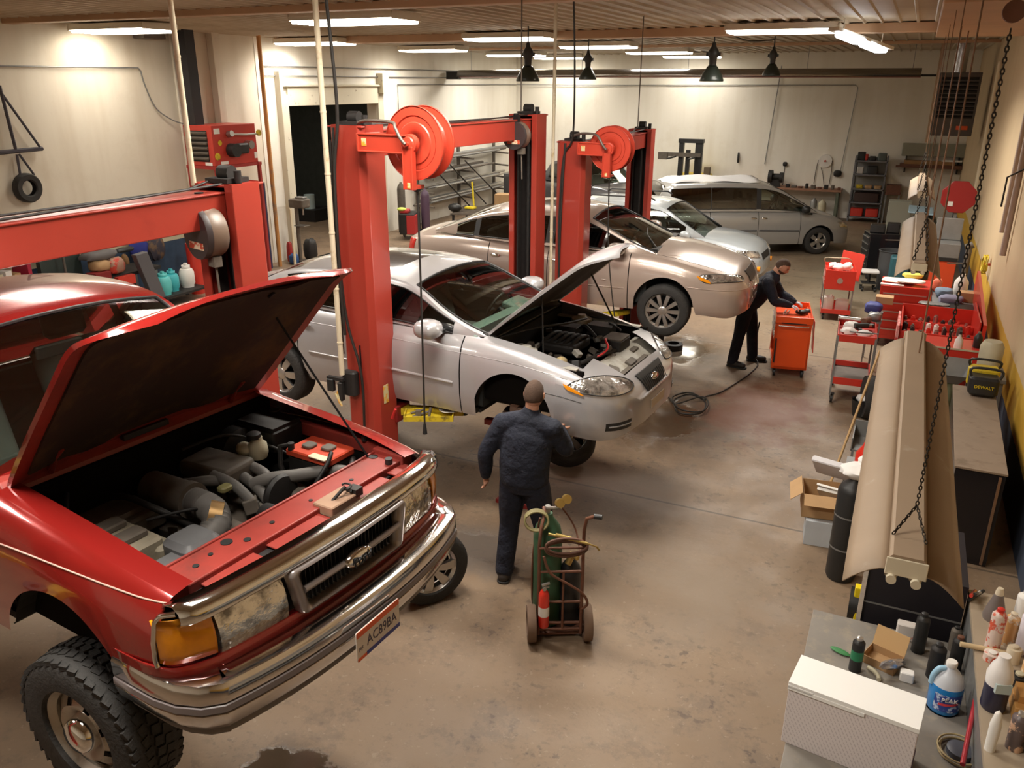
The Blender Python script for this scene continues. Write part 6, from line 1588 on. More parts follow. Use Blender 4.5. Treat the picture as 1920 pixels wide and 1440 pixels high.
MB().cyl((-.10,-.14,.93),(.18,-.20,.88),.010).cyl((.18,-.20,.88),(.24,-.21,.86),.006).cyl((-.05,-.15,.925),(.06,-.17,.905),.017).tube([(.24,-.21,.86),(.26,-.21,.83)],.007).build('cutting_torch',M_BRASS,t,smooth=40)
t=thing('fire_extinguisher','small red fire extinguisher strapped to the front of the torch cart','fire extinguisher',(-1.955,4.70,.16),.48)
MB().lathe([(0,0),(.036,0),(.04,.01),(.04,.27),(.03,.30),(.015,.32),(0,.32)],n=28).build('tank',M_EXTRED,t,smooth=50)
MB().lathe([(.041,.10),(.041,.18)],n=28,caps=False).build('label',M_WHITE,t,smooth=50)
MB().cyl((0,0,.32),(0,0,.36),.014).box((.01,-.01,.37),(.06,.02,.012),rot=(0,-.3,0)).box((.01,-.01,.35),(.05,.02,.01)).cyl((0,-.02,.34),(0,-.035,.34),.014).build('valve_handle',M_STEEL,t,smooth=40)
def carton(name,label,loc,s,rz,m=None,open_=False,cat='box'):
 x,y,z=s
 if not open_:
  o=MB().bx(-x/2,x/2,-y/2,y/2,0,z).build(name,m or M_CARD,None,bevel=.003,loc=loc,rot=(0,0,rz));tag(o,label,cat);return o
 t=thing(name,label,cat,loc,rz)
 MB().bx(-x/2,x/2,-y/2,y/2,0,.005).bx(-x/2,-x/2+.004,-y/2,y/2,0,z).bx(x/2-.004,x/2,-y/2,y/2,0,z).bx(-x/2,x/2,-y/2,-y/2+.004,0,z).bx(-x/2,x/2,y/2-.004,y/2,0,z).build('carton_body',m or M_CARD,t)
 for sx,rot in((-1,-1.0),(1,.9)):
  MB().box((sx*(x/2+.06),0,z-.02),(.13,y*.98,.004),rot=(0,sx*.7,0)).build('flap',m or M_CARD,t)
 MB().box((0,-y/2-.05,z-.02),(x*.98,.12,.004),rot=(.6,0,0)).build('flap',m or M_CARD,t)
 return t
carton('carton','open brown carton with flaps out on the floor beside the black gas cylinder',(-.28,7.28,.25),(.34,.36,.22),.15,None,True)
carton('white_carton','pale blue-grey carton under the open brown carton by the long bench',(-.22,7.22,0),(.34,.34,.245),.1,mat('pale_blue_carton',(.52,.56,.60),.6,var=.1))
o=MB().box((0,0,0),(.26,.02,.20),rot=(.9,0,.0)).box((0,0,-.04),(.25,.03,.19),rot=(.85,0,.05)).build('leaflet',M_WHITE,None,bevel=.003,loc=(-.19,7.22,.50),rot=(0,0,-.2));tag(o,'white square packet lying in the open brown carton','packet')
o=MB().rbox((0,0,0),(.33,.06,.27),.02,rot=(.75,0,0)).build('booklet',mat('pale_lilac_card',(.62,.60,.62),.6),None,smooth=40,loc=(-.24,7.52,.58),rot=(0,0,-.25));tag(o,'pale rounded card leaning at the back of the open brown carton','card')
t=thing('gas_cylinder','tall black gas cylinder with two hoops standing by the open brown carton','gas cylinder',(-.02,6.62,0))
bottle(t,0,0,.12,.92,M_TRIM,'tank',.10,z=0.0);MB().lathe([(.123,.30),(.123,.315)],n=32,caps=False).build('hoop',M_GREY,t);MB().lathe([(.123,.60),(.123,.615)],n=32,caps=False).build('hoop',M_GREY,t)
o=MB().blob((0,0,0),(.28,.26,.12),n=8,jit=.15).blob((.08,.08,.06),(.2,.2,.12),n=8,jit=.15).build('plastic_bag',M_RAG,None,smooth=50,loc=(-.01,6.66,.98));tag(o,'white plastic bag draped over the black gas cylinder','bag')
t=thing('bracket_stand','grey steel floor stand with a red bottle on it behind the cartons','stand',(.02,7.75,0))
MB().bx(-.15,.15,-.15,.15,.55,.57).bx(-.15,-.13,-.15,-.13,0,.56).bx(.13,.15,-.15,-.13,0,.56).bx(-.15,-.13,.13,.15,0,.56).bx(.13,.15,.13,.15,0,.56).build('frame',M_GREY,t)
t=thing('red_bottle','dark red funnel bottle on the grey floor stand by the long bench','bottle',(.02,7.70,.57))
MB().lathe([(0,0),(.07,0),(.08,.02),(.08,.14),(.03,.22),(.02,.26),(0,.26)],n=24).build('bottle_body',M_EXTRED,t,smooth=50);MB().cyl((0,0,.26),(0,0,.29),.02).build('cap',M_TRIM,t)
t=thing('bench_grinder_box','grey open-front steel bin further along by the strip light edge','bin',(.02,8.6,0))
MB().bx(-.14,.14,-.2,.2,.42,.44).bx(-.14,.14,.19,.2,.42,.62).bx(-.14,-.13,-.2,.2,.42,.56).bx(-.13,-.11,-.2,-.18,0,.42).bx(.11,.13,-.2,-.18,0,.42).bx(-.13,-.11,.18,.2,0,.42).bx(.11,.13,.18,.2,0,.42).build('bin_body',M_GREY,t)
t=thing('push_broom','long wooden broom handle leaning from the floor up to the bench edge','broom',(0,0,0))
MB().cyl((-.27,8.15,.03),(.0,10.1,1.02),.014).build('handle',mat('broom_wood',(.45,.28,.12),.6,var=.2),t,smooth=40);MB().box((-.28,8.12,.04),(.30,.06,.06)).build('head',M_TRIM,t,bevel=.01)
o=MB().lathe([(0,0),(.10,0),(.13,.20),(.135,.22),(.12,.21),(.09,.02),(0,.02)],n=24).build('bucket',M_TRIM,None,smooth=40,loc=(-.10,10.6,0));tag(o,'small black bucket on the floor by the two-shelf red cart','bucket')
o=MB().blob((0,0,0),(.18,.16,.10),n=8,jit=.15).build('rag',M_RAG,None,smooth=50,loc=(-.09,10.6,.23));tag(o,'white rag stuffed into the small black bucket','rag')
t=thing('charger','yellow and black corded unit on the floor near the tall black locker','tool',(.10,6.05,0))
MB().cyl((-.02,.0,.13),(.12,0,.13),.13,n=28).build('reel',M_TRIM,t,smooth=40);MB().box((.03,-.04,.26),(.05,.07,.12)).box((.05,-.10,.14),(.12,.04,.05)).box((.05,-.11,.08),(.05,.04,.12)).build('yellow_frame',mat('bright_yellow',(.80,.62,.01),.4),t,bevel=.008)
M_SMALL=M_TRIM
M_HOOD=mat('dusty_tan_reflector',(.335,.245,.165),.6,var=.12,vscale=3,dirt=(.42,.35,.27),dscale=6,dlo=.62,dhi=.75)
M_HOODIN=mat('white_reflector_inside',(.55,.48,.35),.5)
M_ENDCAP=mat('cream_end_cap',(.70,.63,.48),.5)
def strip_light(label,y0,y1,z,x=.17,chain=True,droop=0.0):
 L_=y1-y0
 t=thing('strip_light',label,'strip light',(x,y0,z),0,None)
 n=14
 for sd,nm in((-1,'reflector_wing'),(1,'reflector_wing')):
  rows=[]
  for i in range(n+1):
   u=i/n
   rows.append([(sd*(.045+.115*v),L_*u,-.010-.075*v**1.7+.0015*math.sin(u*40))for v in(0,.2,.4,.6,.8,1.0)])
  MB().grid(rows).build(nm,M_HOOD,t,smooth=50,solid=.004)
 MB().prism([(-.048,-.012),(-.048,.030),(-.040,.038),(.040,.038),(.048,.030),(.048,-.012)],0,L_,'y').build('channel',M_HOOD,t)
 for y in(0,L_):
  s=-1 if y==0 else 1
  e=MB().bx(-.055,.055,y+s*.0,y+s*.006,-.025,.030)
  e.build('end_cap',M_ENDCAP,t,bevel=.002)
  for xx in(-.035,.03):MB().cyl((xx,y+s*.004,-.035),(xx,y+s*.018,-.035),.014,n=16).build('lamp_socket',M_ENDCAP,t,smooth=40)
 MB().bx(-.05,.05,.005,L_-.005,-.022,-.012).build('underside',M_HOODIN,t)
 for xx in(-.035,.03):MB().cyl((xx,.03,-.04),(xx,L_-.03,-.04),.019,n=16).build('tube',mat('unlit_tube',(.55,.52,.45),.2),t,smooth=50)
 return t
strip_light('nearest long tan strip light hanging on chains over the near bench',2.30,4.82,2.65,.163)
strip_light('middle long tan strip light hanging beyond the nearest one',6.85,9.75,2.65,.175)
strip_light('farthest tan strip light in the row, above the red chests',11.8,14.3,2.65,.19)
M_CHAIN=mat('dark_chain',(.03,.022,.015),.6,metal=.7)
def chain(label,p0,p1,link=.026,wire=.0035,cat='chain',grp=None):
 p0,p1=Vector(p0),Vector(p1);d=p1-p0;n=max(2,int(d.length/(link*.78)))
 q=d.to_track_quat('Z','Y').to_matrix().to_4x4();mb=MB()
 for k in range(n):
  c=p0+d*((k+.5)/n)
  M=Matrix.Translation(c)@q@Matrix.Rotation(R(90)*(k%2),4,'Z')
  pts=[M@Vector((link*.25*math.cos(a),0,link*.5*math.sin(a)))for a in[2*math.pi*i/8 for i in range(8)]]
  mb.tube(pts,wire,n=4,closed=True)
 o=mb.build('chain',M_CHAIN,None,smooth=60);tag(o,label,cat,grp);return o
zc=2.69
chain('chain rising from the left edge of the nearest strip light to its knot',(.118,2.42,zc),(.172,2.50,2.76),.015,.0020)
chain('chain rising from the right edge of the nearest strip light to its knot',(.208,2.40,zc),(.172,2.50,2.76),.015,.0020)
chain('long chain running straight up from the knot of the nearest strip light',(.172,2.50,2.76),(.172,2.50,4.08),.0165,.0019)
t=thing('ceiling_hook','brown pulley hook under the ceiling holding the long near chain','hook',(.172,2.50,4.12))
MB().lathe([(.012,-.010),(.026,-.012),(.026,.012),(.012,.010)],axis='y',n=24).build('pulley',M_RUST,t,smooth=40);MB().cyl((0,0,.03),(0,0,CEIL-4.14),.008).build('hook_rod',M_CHAIN,t)
for k,(y0,y1,nm)in enumerate(((6.95,9.6,'middle'),(11.9,14.2,'farthest'))):
 for y,e_ in((y0,'near'),(y1,'far')):
  chain('left chain at the %s end of the %s strip light'%(e_,nm),(.13,y,zc),(.18,y+.25,zc+.30),.04,.004)
  chain('right chain at the %s end of the %s strip light'%(e_,nm),(.22,y,zc),(.18,y+.25,zc+.30),.04,.004)
  o=MB().cyl((.18,y+.25,zc+.30),(.18,y+.3,CEIL),.004).build('hanging_rod',mat('brown_rod',(.20,.11,.06),.6),None);tag(o,'rod from the ceiling holding the %s end of the %s strip light'%(e_,nm),'rod')
o=MB().cyl((.18,4.4,zc),(.18,4.5,CEIL),.004).build('hanging_rod',mat('brown_rod',(.20,.11,.06),.6),None);tag(o,'rod from the ceiling holding the far end of the nearest strip light','rod')
for k,(x,y,z0,lb)in enumerate(((.30,12.6,1.9,'rust-brown rod slanting down past the wall heater'),(.42,13.6,2.0,'second rusty rod hanging in front of the wall heater'))):
 o=MB().tube([(x+.02,y,CEIL),(x,y+.05,z0)],.009,n=8).build('hanging_rod',mat('brown_rod',(.20,.11,.06),.6),None);tag(o,lb,'rod')
for k,x in enumerate((.44,.56,.68)):
 o=MB().cyl((x,22.1,1.9),(x,22.1,2.87),.008).build('hanging_rod',mat('brown_rod',(.20,.11,.06),.6),None);tag(o,('left','middle','right')[k]+' of the three thin rods below the dark wall heater','rod')
t=thing('unit_heater','dark louvred gas heater hanging in the right back corner with a steel flue','heater',(.72,22.3,0),0)
MB().bx(-.42,.42,-.35,.35,2.86,4.22).build('casing',mat('dark_brown_casing',(.09,.075,.065),.5),t,bevel=.01)
lv=MB()
for k in range(10):lv.box((0,-.36,3.28+k*.09),(.74,.05,.045),rot=(.6,0,0))
lv.build('louvres',M_ENGDARK,t)
MB().rbox((.20,-.36,3.04),(.24,.02,.09),.02).build('brand_plate',mat('orange_badge',(.75,.10,.02),.4),t,smooth=40)
MB().lathe([(.14,4.2),(.14,4.88)],c=(-.05,0,0),n=28).build('flue',mat('galvanised_flue',(.55,.55,.58),.25,metal=.9),t,smooth=50)
MB().bx(-.50,-.43,-.38,-.30,2.7,4.88).build('side_rail',mat('tan_rail',(.42,.30,.2),.6),t)
t=thing('radiant_tube_heater','long black radiant tube heater hanging across the hall below the far lights','heater',(-5.7,22.9,4.17),0)
MB().grid([[(x,.16*math.cos(a),.19*math.sin(a)-.03)for a in[math.pi*k/10 for k in range(11)]]for x in(-6.9,5.6)]).build('reflector',mat('satin_black_reflector',(.42,.40,.39),.2,metal=.95),t,smooth=50,solid=.004)
MB().cyl((-6.9,0,.0),(5.6,0,.0),.05).bx(-6.9,5.6,-.145,-.135,-.02,.0).build('burner_tube',mat('reddish_tube',(.25,.06,.04),.5),t,smooth=50)
MB().bx(-7.3,-6.9,-.1,.1,-.1,.12).build('burner_box',M_ENGDARK,t);MB().cyl((5.6,0,0),(6.1,0,0),.025).build('end_pipe',M_ENGDARK,t)
for x in(-6.5,-3,0,3,5.4):MB().cyl((x,0,.1),(x,0,.72),.006).build('hanger',M_GREY,t)
def bell(label,x,y,z,s=1.0):
 t=thing('pendant_lamp',label,'pendant lamp',(x,y,z),0,None)
 MB().lathe([(.20*s,-.17*s),(.205*s,-.15*s),(.17*s,-.06*s),(.10*s,.05*s),(.07*s,.09*s)],n=32,caps=False).build('shade',mat('dark_green_shade',(.02,.028,.022),.35),t,smooth=50,solid=.004)
 MB().lathe([(.06*s,.08*s),(.065*s,.20*s),(.09*s,.24*s),(.09*s,.32*s),(.04*s,.40*s),(.03*s,.46*s)],n=20).bx(-.12*s,.12*s,-.03,.03,.24*s,.30*s).build('ballast',M_TRIM,t,smooth=40)
 MB().cyl((0,0,.45*s),(0,0,CEIL-z),.012).build('stem',M_TRIM,t)
 return t
bell('black bell pendant lamp above the far column of the middle lift',-6.33,14.0,4.16)
bell('largest black bell pendant lamp, right of the far lift',-3.54,16.0,4.18,1.05)
bell('small black pendant lamp at the middle of the tube heater',-6.7,18.0,4.20,.95)
bell('small black pendant lamp right of the largest bell lamp',-2.95,19.0,4.28,.9)
o=MB().tube(smoothpts([(-7.6,15.9,CEIL-.07),(-6,15.9,CEIL-.10),(-4.6,16.0,CEIL-.14),(-3.54,16.0,CEIL-.07),(-3.2,17.5,CEIL-.15),(-2.95,19,CEIL-.07)],6),.012).build('lamp_wire',M_CABLE,None);tag(o,'black wire looping under the ceiling between the pendant lamps','wire')
t=thing('twin_floodlight','slanting fixture with two bright lamps under the ceiling near the heater flue','light',(-.97,14.85,4.57),0,None,(R(-5),0,R(-15)))
MB().box((.0,.0,.05),(.16,2.3,.05),rot=(0,0,-.05)).build('rail',M_FIX,t)
for y in(-.6,.6):
 MB().rbox((0,y*.9,.0),(.22,.92,.08),.09).build('lamp_lens',mat('cool_lit_lens',(1,1,1),.4,emit=(.86,.94,1.0),es=7.0),t,smooth=40)
 area_light('lamp_light',(0,y,-.05),.2,.9,60,(1,.95,.86),parent=t)
MB().cyl((0,-.9,.06),(0,-.9,.22),.01).build('stem',M_FIX,t);MB().cyl((0,.9,.06),(0,.9,.38),.01).build('stem',M_FIX,t)
t=thing('steel_cabinet','long black steel cabinet with a dusty brown top beside the yellow band of the wall','cabinet',(.94,8.45,0),-.02)
MB().bx(-.18,.20,-1.12,1.12,0,.88).build('cabinet',mat('gloss_black_cabinet',(.010,.009,.012),.25,coat=.3),t)
MB().bx(-.19,.21,-1.13,1.13,.88,.90).build('worktop',mat('dusty_brown_top',(.27,.205,.15),.7,var=.15,dirt=(.18,.13,.09),dscale=4,dlo=.55,dhi=.7),t,bevel=.003)
MB().bx(.15,.17,-1.14,-1.12,.02,.86).build('trim_strip',mat('brown_rod',(.20,.11,.06),.6),t)
t=thing('portable_compressor','yellow and black portable compressor standing on the dusty-topped cabinet','compressor',(1.03,9.35,.90),0)
MB().rbox((0,0,.12),(.28,.26,.20),.05).build('body_shell',M_TRIM,t,smooth=40)
MB().rbox((0,.14,.16),(.30,.18,.22),.06).build('motor_cover',M_YEL,t,smooth=40)
MB().tube(smoothpts([(-.13,-.10,.22),(-.13,-.10,.31),(.13,-.10,.31),(.13,-.10,.22)],4),.014).build('roll_bar',M_TRIM,t,smooth=50);MB().tube(smoothpts([(-.13,.2,.24),(-.13,.16,.33),(.13,.16,.33),(.13,.2,.24)],4),.014).build('roll_bar',M_TRIM,t,smooth=50)
text_part('brand_text','DEWALT',.045,mat('bright_yellow',(.80,.62,.01),.4),t,(0,-.132,.12),(R(90),0,0),.001)
t=thing('battery_tank','cream cylinder tank lying behind the yellow compressor at the wall','tank',(1.13,10.15,.0),0)
MB().lathe([(0,.90),(.10,.90),(.12,.93),(.12,1.22),(.09,1.28),(0,1.29)],n=28).build('tank_body',M_WHITEPL,t,smooth=50);MB().bx(-.18,.18,-.2,.3,.86,.90).bx(-.16,-.13,-.18,-.15,0,.86).bx(.13,.16,-.18,-.15,0,.86).bx(-.16,-.13,.25,.28,0,.86).bx(.13,.16,.25,.28,0,.86).build('stand',M_GREY,t)
t=thing('parts_basin','grey sloped steel basin on a green stand at the end of the black cabinet','basin',(.78,10.0,0),0)
MB().add([(-.15,-.17,.92),(.15,-.17,.92),(.19,.22,1.02),(-.19,.22,1.02),(-.07,-.08,.80),(.07,-.08,.80),(.09,.12,.82),(-.09,.12,.82)],[(4,5,6,7),(0,1,5,4),(1,2,6,5),(2,3,7,6),(3,0,4,7)]).build('basin',M_GREY,t,solid=.008)
MB().lathe([(.06,0),(.045,.5),(.07,.80)],n=16).build('stand',mat('olive_green',(.14,.15,.08),.6),t,smooth=40)
t=thing('spray_bottle','white spray bottle with a dark nozzle on the small shelf above the basin','bottle',(.86,11.0,.90),0)
MB().lathe([(0,0),(.045,0),(.05,.03),(.045,.12),(.018,.17),(.016,.2)],n=20).build('bottle_body',M_WHITE,t,smooth=50);MB().box((0,-.01,.22),(.03,.08,.035)).build('trigger',M_TRIM,t)
def chest(label,x0,x1,y0,y1,h,nd=5,front=-1,slope=None):
 t=thing('tool_chest',label,'tool chest',((x0+x1)/2,(y0+y1)/2,0),0)
 w,d=(x1-x0)/2,(y1-y0)/2
 MB().bx(-w,w,-d,d,.12,h).build('cabinet',M_REDC,t,bevel=.008)
 for k in range(nd):
  zz=.18+(h-.26)*k/nd
  dr=MB().bx(-w+.03,w-.03,-d-.012,-d,zz,zz+(h-.30)/nd-.015).build('drawer',M_REDC,t,bevel=.003)
  MB().bx(-w+.05,w-.05,-d-.024,-d-.012,zz+(h-.30)/nd-.04,zz+(h-.30)/nd-.022).build('drawer_pull',M_DRAWER,dr)
 for sx in(-1,1):
  for sy in(-1,1):castor(t,sx*(w-.08),sy*(d-.08),.05)
 return t
chest('red drawer chest with silver pulls, papers heaped on its top',-.14,.58,13.95,14.65,.98)
t=thing('tool_chest','wide open red tool chest by the wall, its tray full of sockets and tools','tool chest',(.62,12.15,0),0)
MB().bx(-.42,.50,-.55,.62,.12,.80).bx(-.42,-.40,-.55,.62,.80,.97).bx(.48,.50,-.55,.62,.80,1.12).bx(-.42,.50,-.56,-.54,.80,.90).bx(-.42,.50,.60,.62,.80,1.0).bx(-.40,.48,.03,.05,.80,.90).build('cabinet',M_REDC,t,bevel=.006)
MB().add([(.52,-.60,.80),(.52,1.7,.95),(.52,1.7,1.35),(.52,-.60,1.10),(.56,-.60,.80),(.56,1.7,.95),(.56,1.7,1.35),(.56,-.60,1.10)],[(0,1,2,3),(7,6,5,4),(0,4,5,1),(1,5,6,2),(2,6,7,3),(3,7,4,0)]).build('side_lid',M_REDC,t)
MB().bx(-.46,-.43,-.62,.20,.72,.98).build('side_panel',mat('pink_sticker_panel',(.75,.35,.33),.5,dirt=(.6,.05,.04),dscale=9,dlo=.5,dhi=.55),t)
for sx in(-.35,.42):
 for sy in(-.48,.55):castor(t,sx,sy,.05)
random.seed(31)
mk=[M_STEEL,M_TRIM,M_ENGGREY,M_REDC,M_STEEL,M_TRIM]
k=0
where=['front row','middle row','back row']
for ry,rown in((-.36,0),(-.14,1),(.30,2)):
 for i in range(9):
  x=.26+.095*i;h_=random.uniform(.05,.13)
  m_=mk[(i+rown)%6]if not(rown==1 and i in(3,4))else M_WHITE
  r_=random.uniform(.022,.036)
  o=MB().cyl((0,0,0),(0,0,h_),r_,n=14).cyl((0,0,h_),(0,0,h_+.02),r_*.6,n=14).build('socket',m_,None,smooth=40,loc=(x,12.15+ry+random.uniform(-.03,.03),.80))
  nm={0:'steel',1:'black',2:'grey',3:'red',4:'steel',5:'black'}[(i+rown)%6]if m_ is not M_WHITE else 'white'
  tag(o,'%s cylinder in the %s of the open red tool chest'%(nm,where[rown]),'socket','tools standing in the open red chest, %s, %s'%(where[rown],nm))
t=thing('work_table','grey metal table between the two red chests, strewn with cloths','table',(.86,13.85,0),0)
MB().bx(-.26,.36,-.72,.72,.86,.90).build('tabletop',M_GREY,t,bevel=.004)
for sx in(-.22,.32):
 for sy in(-.66,.66):MB().bx(sx-.02,sx+.02,sy-.02,sy+.02,0,.86).build('leg',M_GREY,t)
stuff_=[(.10,14.30,.98,(.50,.32,.05),mat('cream_paper',(.78,.74,.60),.7),'sheaf of cream papers on the near red drawer chest','papers',1),(.28,14.12,1.02,(.42,.22,.06),M_WHITE,'rumpled white papers at the front of the red drawer chest','papers',1),(.30,14.48,1.03,(.30,.16,.08),mat('yellow_cloth',(.72,.62,.12),.8),'yellow cloth under the strip light end on the red drawer chest','cloth',1),(.02,14.02,.985,(.34,.10,.012),M_WHITE,'white sheet sticking out over the left edge of the red drawer chest','papers',0),(.76,13.9,.90,(.26,.22,.14),mat('blue_grey_cloth',(.16,.22,.30),.8),'blue-grey cloth bundle on the grey table','cloth',1),(.84,13.5,.90,(.34,.26,.12),mat('violet_grey_cloth',(.18,.18,.26),.8),'violet-grey cloth bundle on the grey table','cloth',1),(.66,14.25,.90,(.14,.14,.20),mat('coral_ball',(.75,.18,.10),.5),'coral red canister on the grey table','canister',1),(1.05,13.75,.90,(.22,.20,.14),M_CARD,'small brown carton at the wall end of the grey table','box',0),(.98,13.25,.90,(.30,.34,.03),M_TRIM,'flat dark pan on the near end of the grey table','pan',0),(.62,13.3,.90,(.42,.2,.03),M_GREY,'round grey tray on the near corner of the grey table','tray',1),(-.18,12.9,.78,(.24,.26,.16),mat('dark_blue_bag',(.04,.05,.22),.6),'dark blue bag hooked on the left side of the open red chest','bag',1),(-.05,13.1,.90,(.24,.2,.10),M_CARD,'tan box at the back left of the open red chest','box',0),(-.14,12.62,.74,(.18,.2,.12),M_GREY,'grey hose bundle beside the open red chest','bundle',1)]
for(x,y,z,s_,m_,lb,ct,bl)in stuff_:
 mb=MB().blob((0,0,s_[2]/2),s_,n=8,jit=.10,p=3)if bl else MB().bx(-s_[0]/2,s_[0]/2,-s_[1]/2,s_[1]/2,0,s_[2])
 o=mb.build(ct.replace(' ','_')+'_pile' if ct in('papers',)else ct,m_,None,smooth=50 if bl else None,loc=(x,y,z));tag(o,lb,ct)
t=thing('side_hook_shelf','narrow steel shelf on legs carrying the bag left of the open red chest','shelf',(-.14,12.85,0),0)
MB().bx(-.10,.10,-.35,.35,.72,.74).bx(-.09,-.07,-.33,-.31,0,.72).bx(.07,.09,-.33,-.31,0,.72).bx(-.09,-.07,.31,.33,0,.72).bx(.07,.09,.31,.33,0,.72).build('frame',M_GREY,t)
def jug(label,loc,r,h,m,capm,rz=0,cat='jug',name='jug'):
 t=thing(name,label,cat,loc,rz)
 MB().lathe([(0,0),(r*.92,0),(r,.012),(r,h*.58),(r*.92,h*.68),(r*.45,h*.88),(r*.32,h*.93),(0,h*.93)],n=28).build('jug_body',m,t,smooth=50)
 MB().cyl((0,0,h*.92),(0,0,h),r*.36,n=18).build('cap',capm,t,smooth=40)
 return t
jug('white and navy jug standing on the grey table by the wall',(.98,14.1,.90),.10,.34,M_WHITE,M_WHITE)
jug('dark cylinder oiler on the low red shelf',(1.08,11.2,.90),.05,.20,M_TRIM,M_STEEL)
t=thing('low_shelf','low red shelf with a pale strip in front of the open red chest','shelf',(.66,11.1,0),0)
MB().bx(-.40,.50,-.22,.42,.86,.90).bx(-.40,.50,-.24,-.22,.70,.94).build('shelf_board',M_REDC,t,bevel=.004);MB().bx(-.38,.48,-.25,-.24,.93,.95).build('edge_strip',M_WHITEPL,t)
for sx in(-.36,.46):
 for sy in(-.18,.38):MB().bx(sx-.02,sx+.02,sy-.02,sy+.02,0,.86).build('leg',M_GREY,t)
t=thing('hose_hanger','yellow coiled cord hooked on the right wall above the grey table','cord',(1.28,14.6,1.32),0)
MB().tube([(.0+.03*math.sin(i),.14*math.cos(i*.6),.14*math.sin(i*.6))for i in range(40)],.014).build('coil',M_YEL,t,smooth=50);MB().cyl((.08,0,.0),(-.03,0,.0),.02).build('hook',M_REDC,t)
t=thing('hose_reel','dark red octagonal guard plate on a steel post near the hoist chain','guard plate',(.95,18.6,0),0)
MB().prism([(.33*math.cos(a),1.88+.33*math.sin(a))for a in[math.pi/8+math.pi*k/4 for k in range(8)]],-.03,.03,'y').build('plate',mat('deep_red_plate',(.34,.02,.02),.4),t,bevel=.01)
MB().bx(-.03,.03,.03,.09,0,1.9).bx(-.2,.2,-.1,.2,0,.02).build('post',M_GREY,t);MB().bx(-.17,-.08,-.05,-.03,1.70,1.79).build('sticker',M_WHITE,t)
t=thing('parts_washer','orange-red cabinet with a grey hood behind the strip light at the right wall','cabinet',(.82,17.0,0),0)
MB().bx(-.20,.20,-.25,.25,0,.95).build('cabinet',mat('orange_red_cabinet',(.62,.07,.02),.4),t,bevel=.01);MB().bx(-.22,.22,-.26,.26,.95,1.25).bx(-.22,.22,.20,.26,1.25,1.65).build('hood',M_GREY,t,bevel=.01)
MB().bx(-.21,.21,-.262,-.255,.93,1.0).build('band',M_TRIM,t)
t=thing('air_dryer','dark hooked pump column mounted beside the hoist chain at the wall','pump',(1.14,16.2,0),0)
MB().cyl((0,0,.0),(0,0,1.3),.05).cyl((-.05,0,1.3),(.05,0,1.36),.06).tube([(-.3,0,1.0),(0,0,1.02)],.012).build('column',M_ENGGREY,t,smooth=40)
t=thing('covered_machine','large dark rounded machine with a pale blue lid beyond the farthest strip light','machine',(.42,19.5,0),0)
MB().blob((0,0,.72),(.60,.9,1.42),n=14,p=3.2).build('cover',mat('dark_green_cover',(.02,.028,.026),.6),t,smooth=60)
MB().box((-.08,.0,1.47),(.48,.8,.03),rot=(.05,.06,0)).build('lid',mat('pale_blue_lid',(.35,.50,.60),.4),t,bevel=.01)
t=thing('fan_guard','teal blue bin between the trash bin and the strip light','bin',(.10,17.4,0),0)
MB().rbox((0,0,.42),(.36,.36,.84),.05).build('bin_body',mat('teal_bin',(.02,.09,.11),.5),t,smooth=40)
t=thing('wall_rack','wall rack with a grey panel and brown boards high in the right back corner','rack',(.55,27.8,0),0)
MB().bx(-.85,.85,-.12,-.06,1.98,2.35).build('grey_panel',mat('grey_green_panel',(.28,.28,.22),.6),t,bevel=.02)
MB().bx(-.85,.80,-.30,.18,1.72,1.76).bx(-.95,.85,-.32,-.28,1.66,1.72).build('shelf_board',M_RUST,t);MB().bx(-.75,.60,-.26,.1,1.76,1.86).build('boards',mat('brown_boards',(.33,.18,.07),.7,var=.3),t);MB().bx(.25,.78,-.27,-.1,1.86,1.90).build('white_length',M_WHITE,t)
for x in(-.7,.7):MB().bx(x-.02,x+.02,-.05,.19,1.5,2.1).build('bracket',M_ENGDARK,t)
for k,(y,z)in enumerate(((12.6,2.95),)):
 o=MB().tube([(1.35,y,z),(1.16,y,z-.12),(1.16,y+.02,z-.5)],.012).build('wall_hook',M_ENGDARK,None);tag(o,'bent dark iron hook sticking out of the right wall','hook')
for k,(y,z0,z1,r_)in enumerate(((13.4,2.0,4.6,.03),(12.7,1.8,4.3,.04))):
 o=MB().cyl((XR-.06,y,z0),(XR-.06,y,z1),r_,n=10).build('wall_conduit',mat('lilac_tan_pipe',(.42,.33,.28),.5),None,smooth=40);tag(o,('farther','nearer')[k]+' vertical pipe fixed to the yellow-banded right wall','pipe')
o=MB().cyl((XR-.04,20,1.6),(XR-.04,20,4.4),.05,n=10).build('wall_conduit',mat('cream_pipe2',(.7,.6,.42),.5),None,smooth=40);tag(o,'cream pipe on the right wall near the back corner','pipe')
o=MB().lathe([(.12,-.06),(.26,-.08),(.28,0),(.26,.08),(.12,.06)],axis='x',n=36).build('worn_tyre',M_TYRE,None,smooth=40,loc=(-.02,10.55,.28),rot=(0,0,.2));tag(o,'worn tyre standing between the two-shelf cart and the strip light','tyre')
M_BENCH=mat('scuffed_grey_bench',(.22,.20,.175),.55,var=.25,vscale=5,dirt=(.32,.27,.20),dscale=9,dlo=.52,dhi=.7)
t=thing('workbench','scuffed grey steel workbench in the near right corner holding the white carton','workbench',(.28,3.1,0))
MB().bx(-.41,.41,-1.9,1.56,.87,.90).build('worktop',M_BENCH,t,bevel=.003)
MB().bx(-.40,.41,-1.88,1.54,.45,.47).build('lower_shelf',M_GREY,t)
for sx in(-.37,.37):
 for sy in(-1.8,1.48):MB().bx(sx-.03,sx+.03,sy-.03,sy+.03,0,.87).build('leg',M_GREY,t)
t=thing('wall_shelf','raised tan shelf along the wall behind the near workbench, crowded with cans','shelf',(1.02,3.1,0))
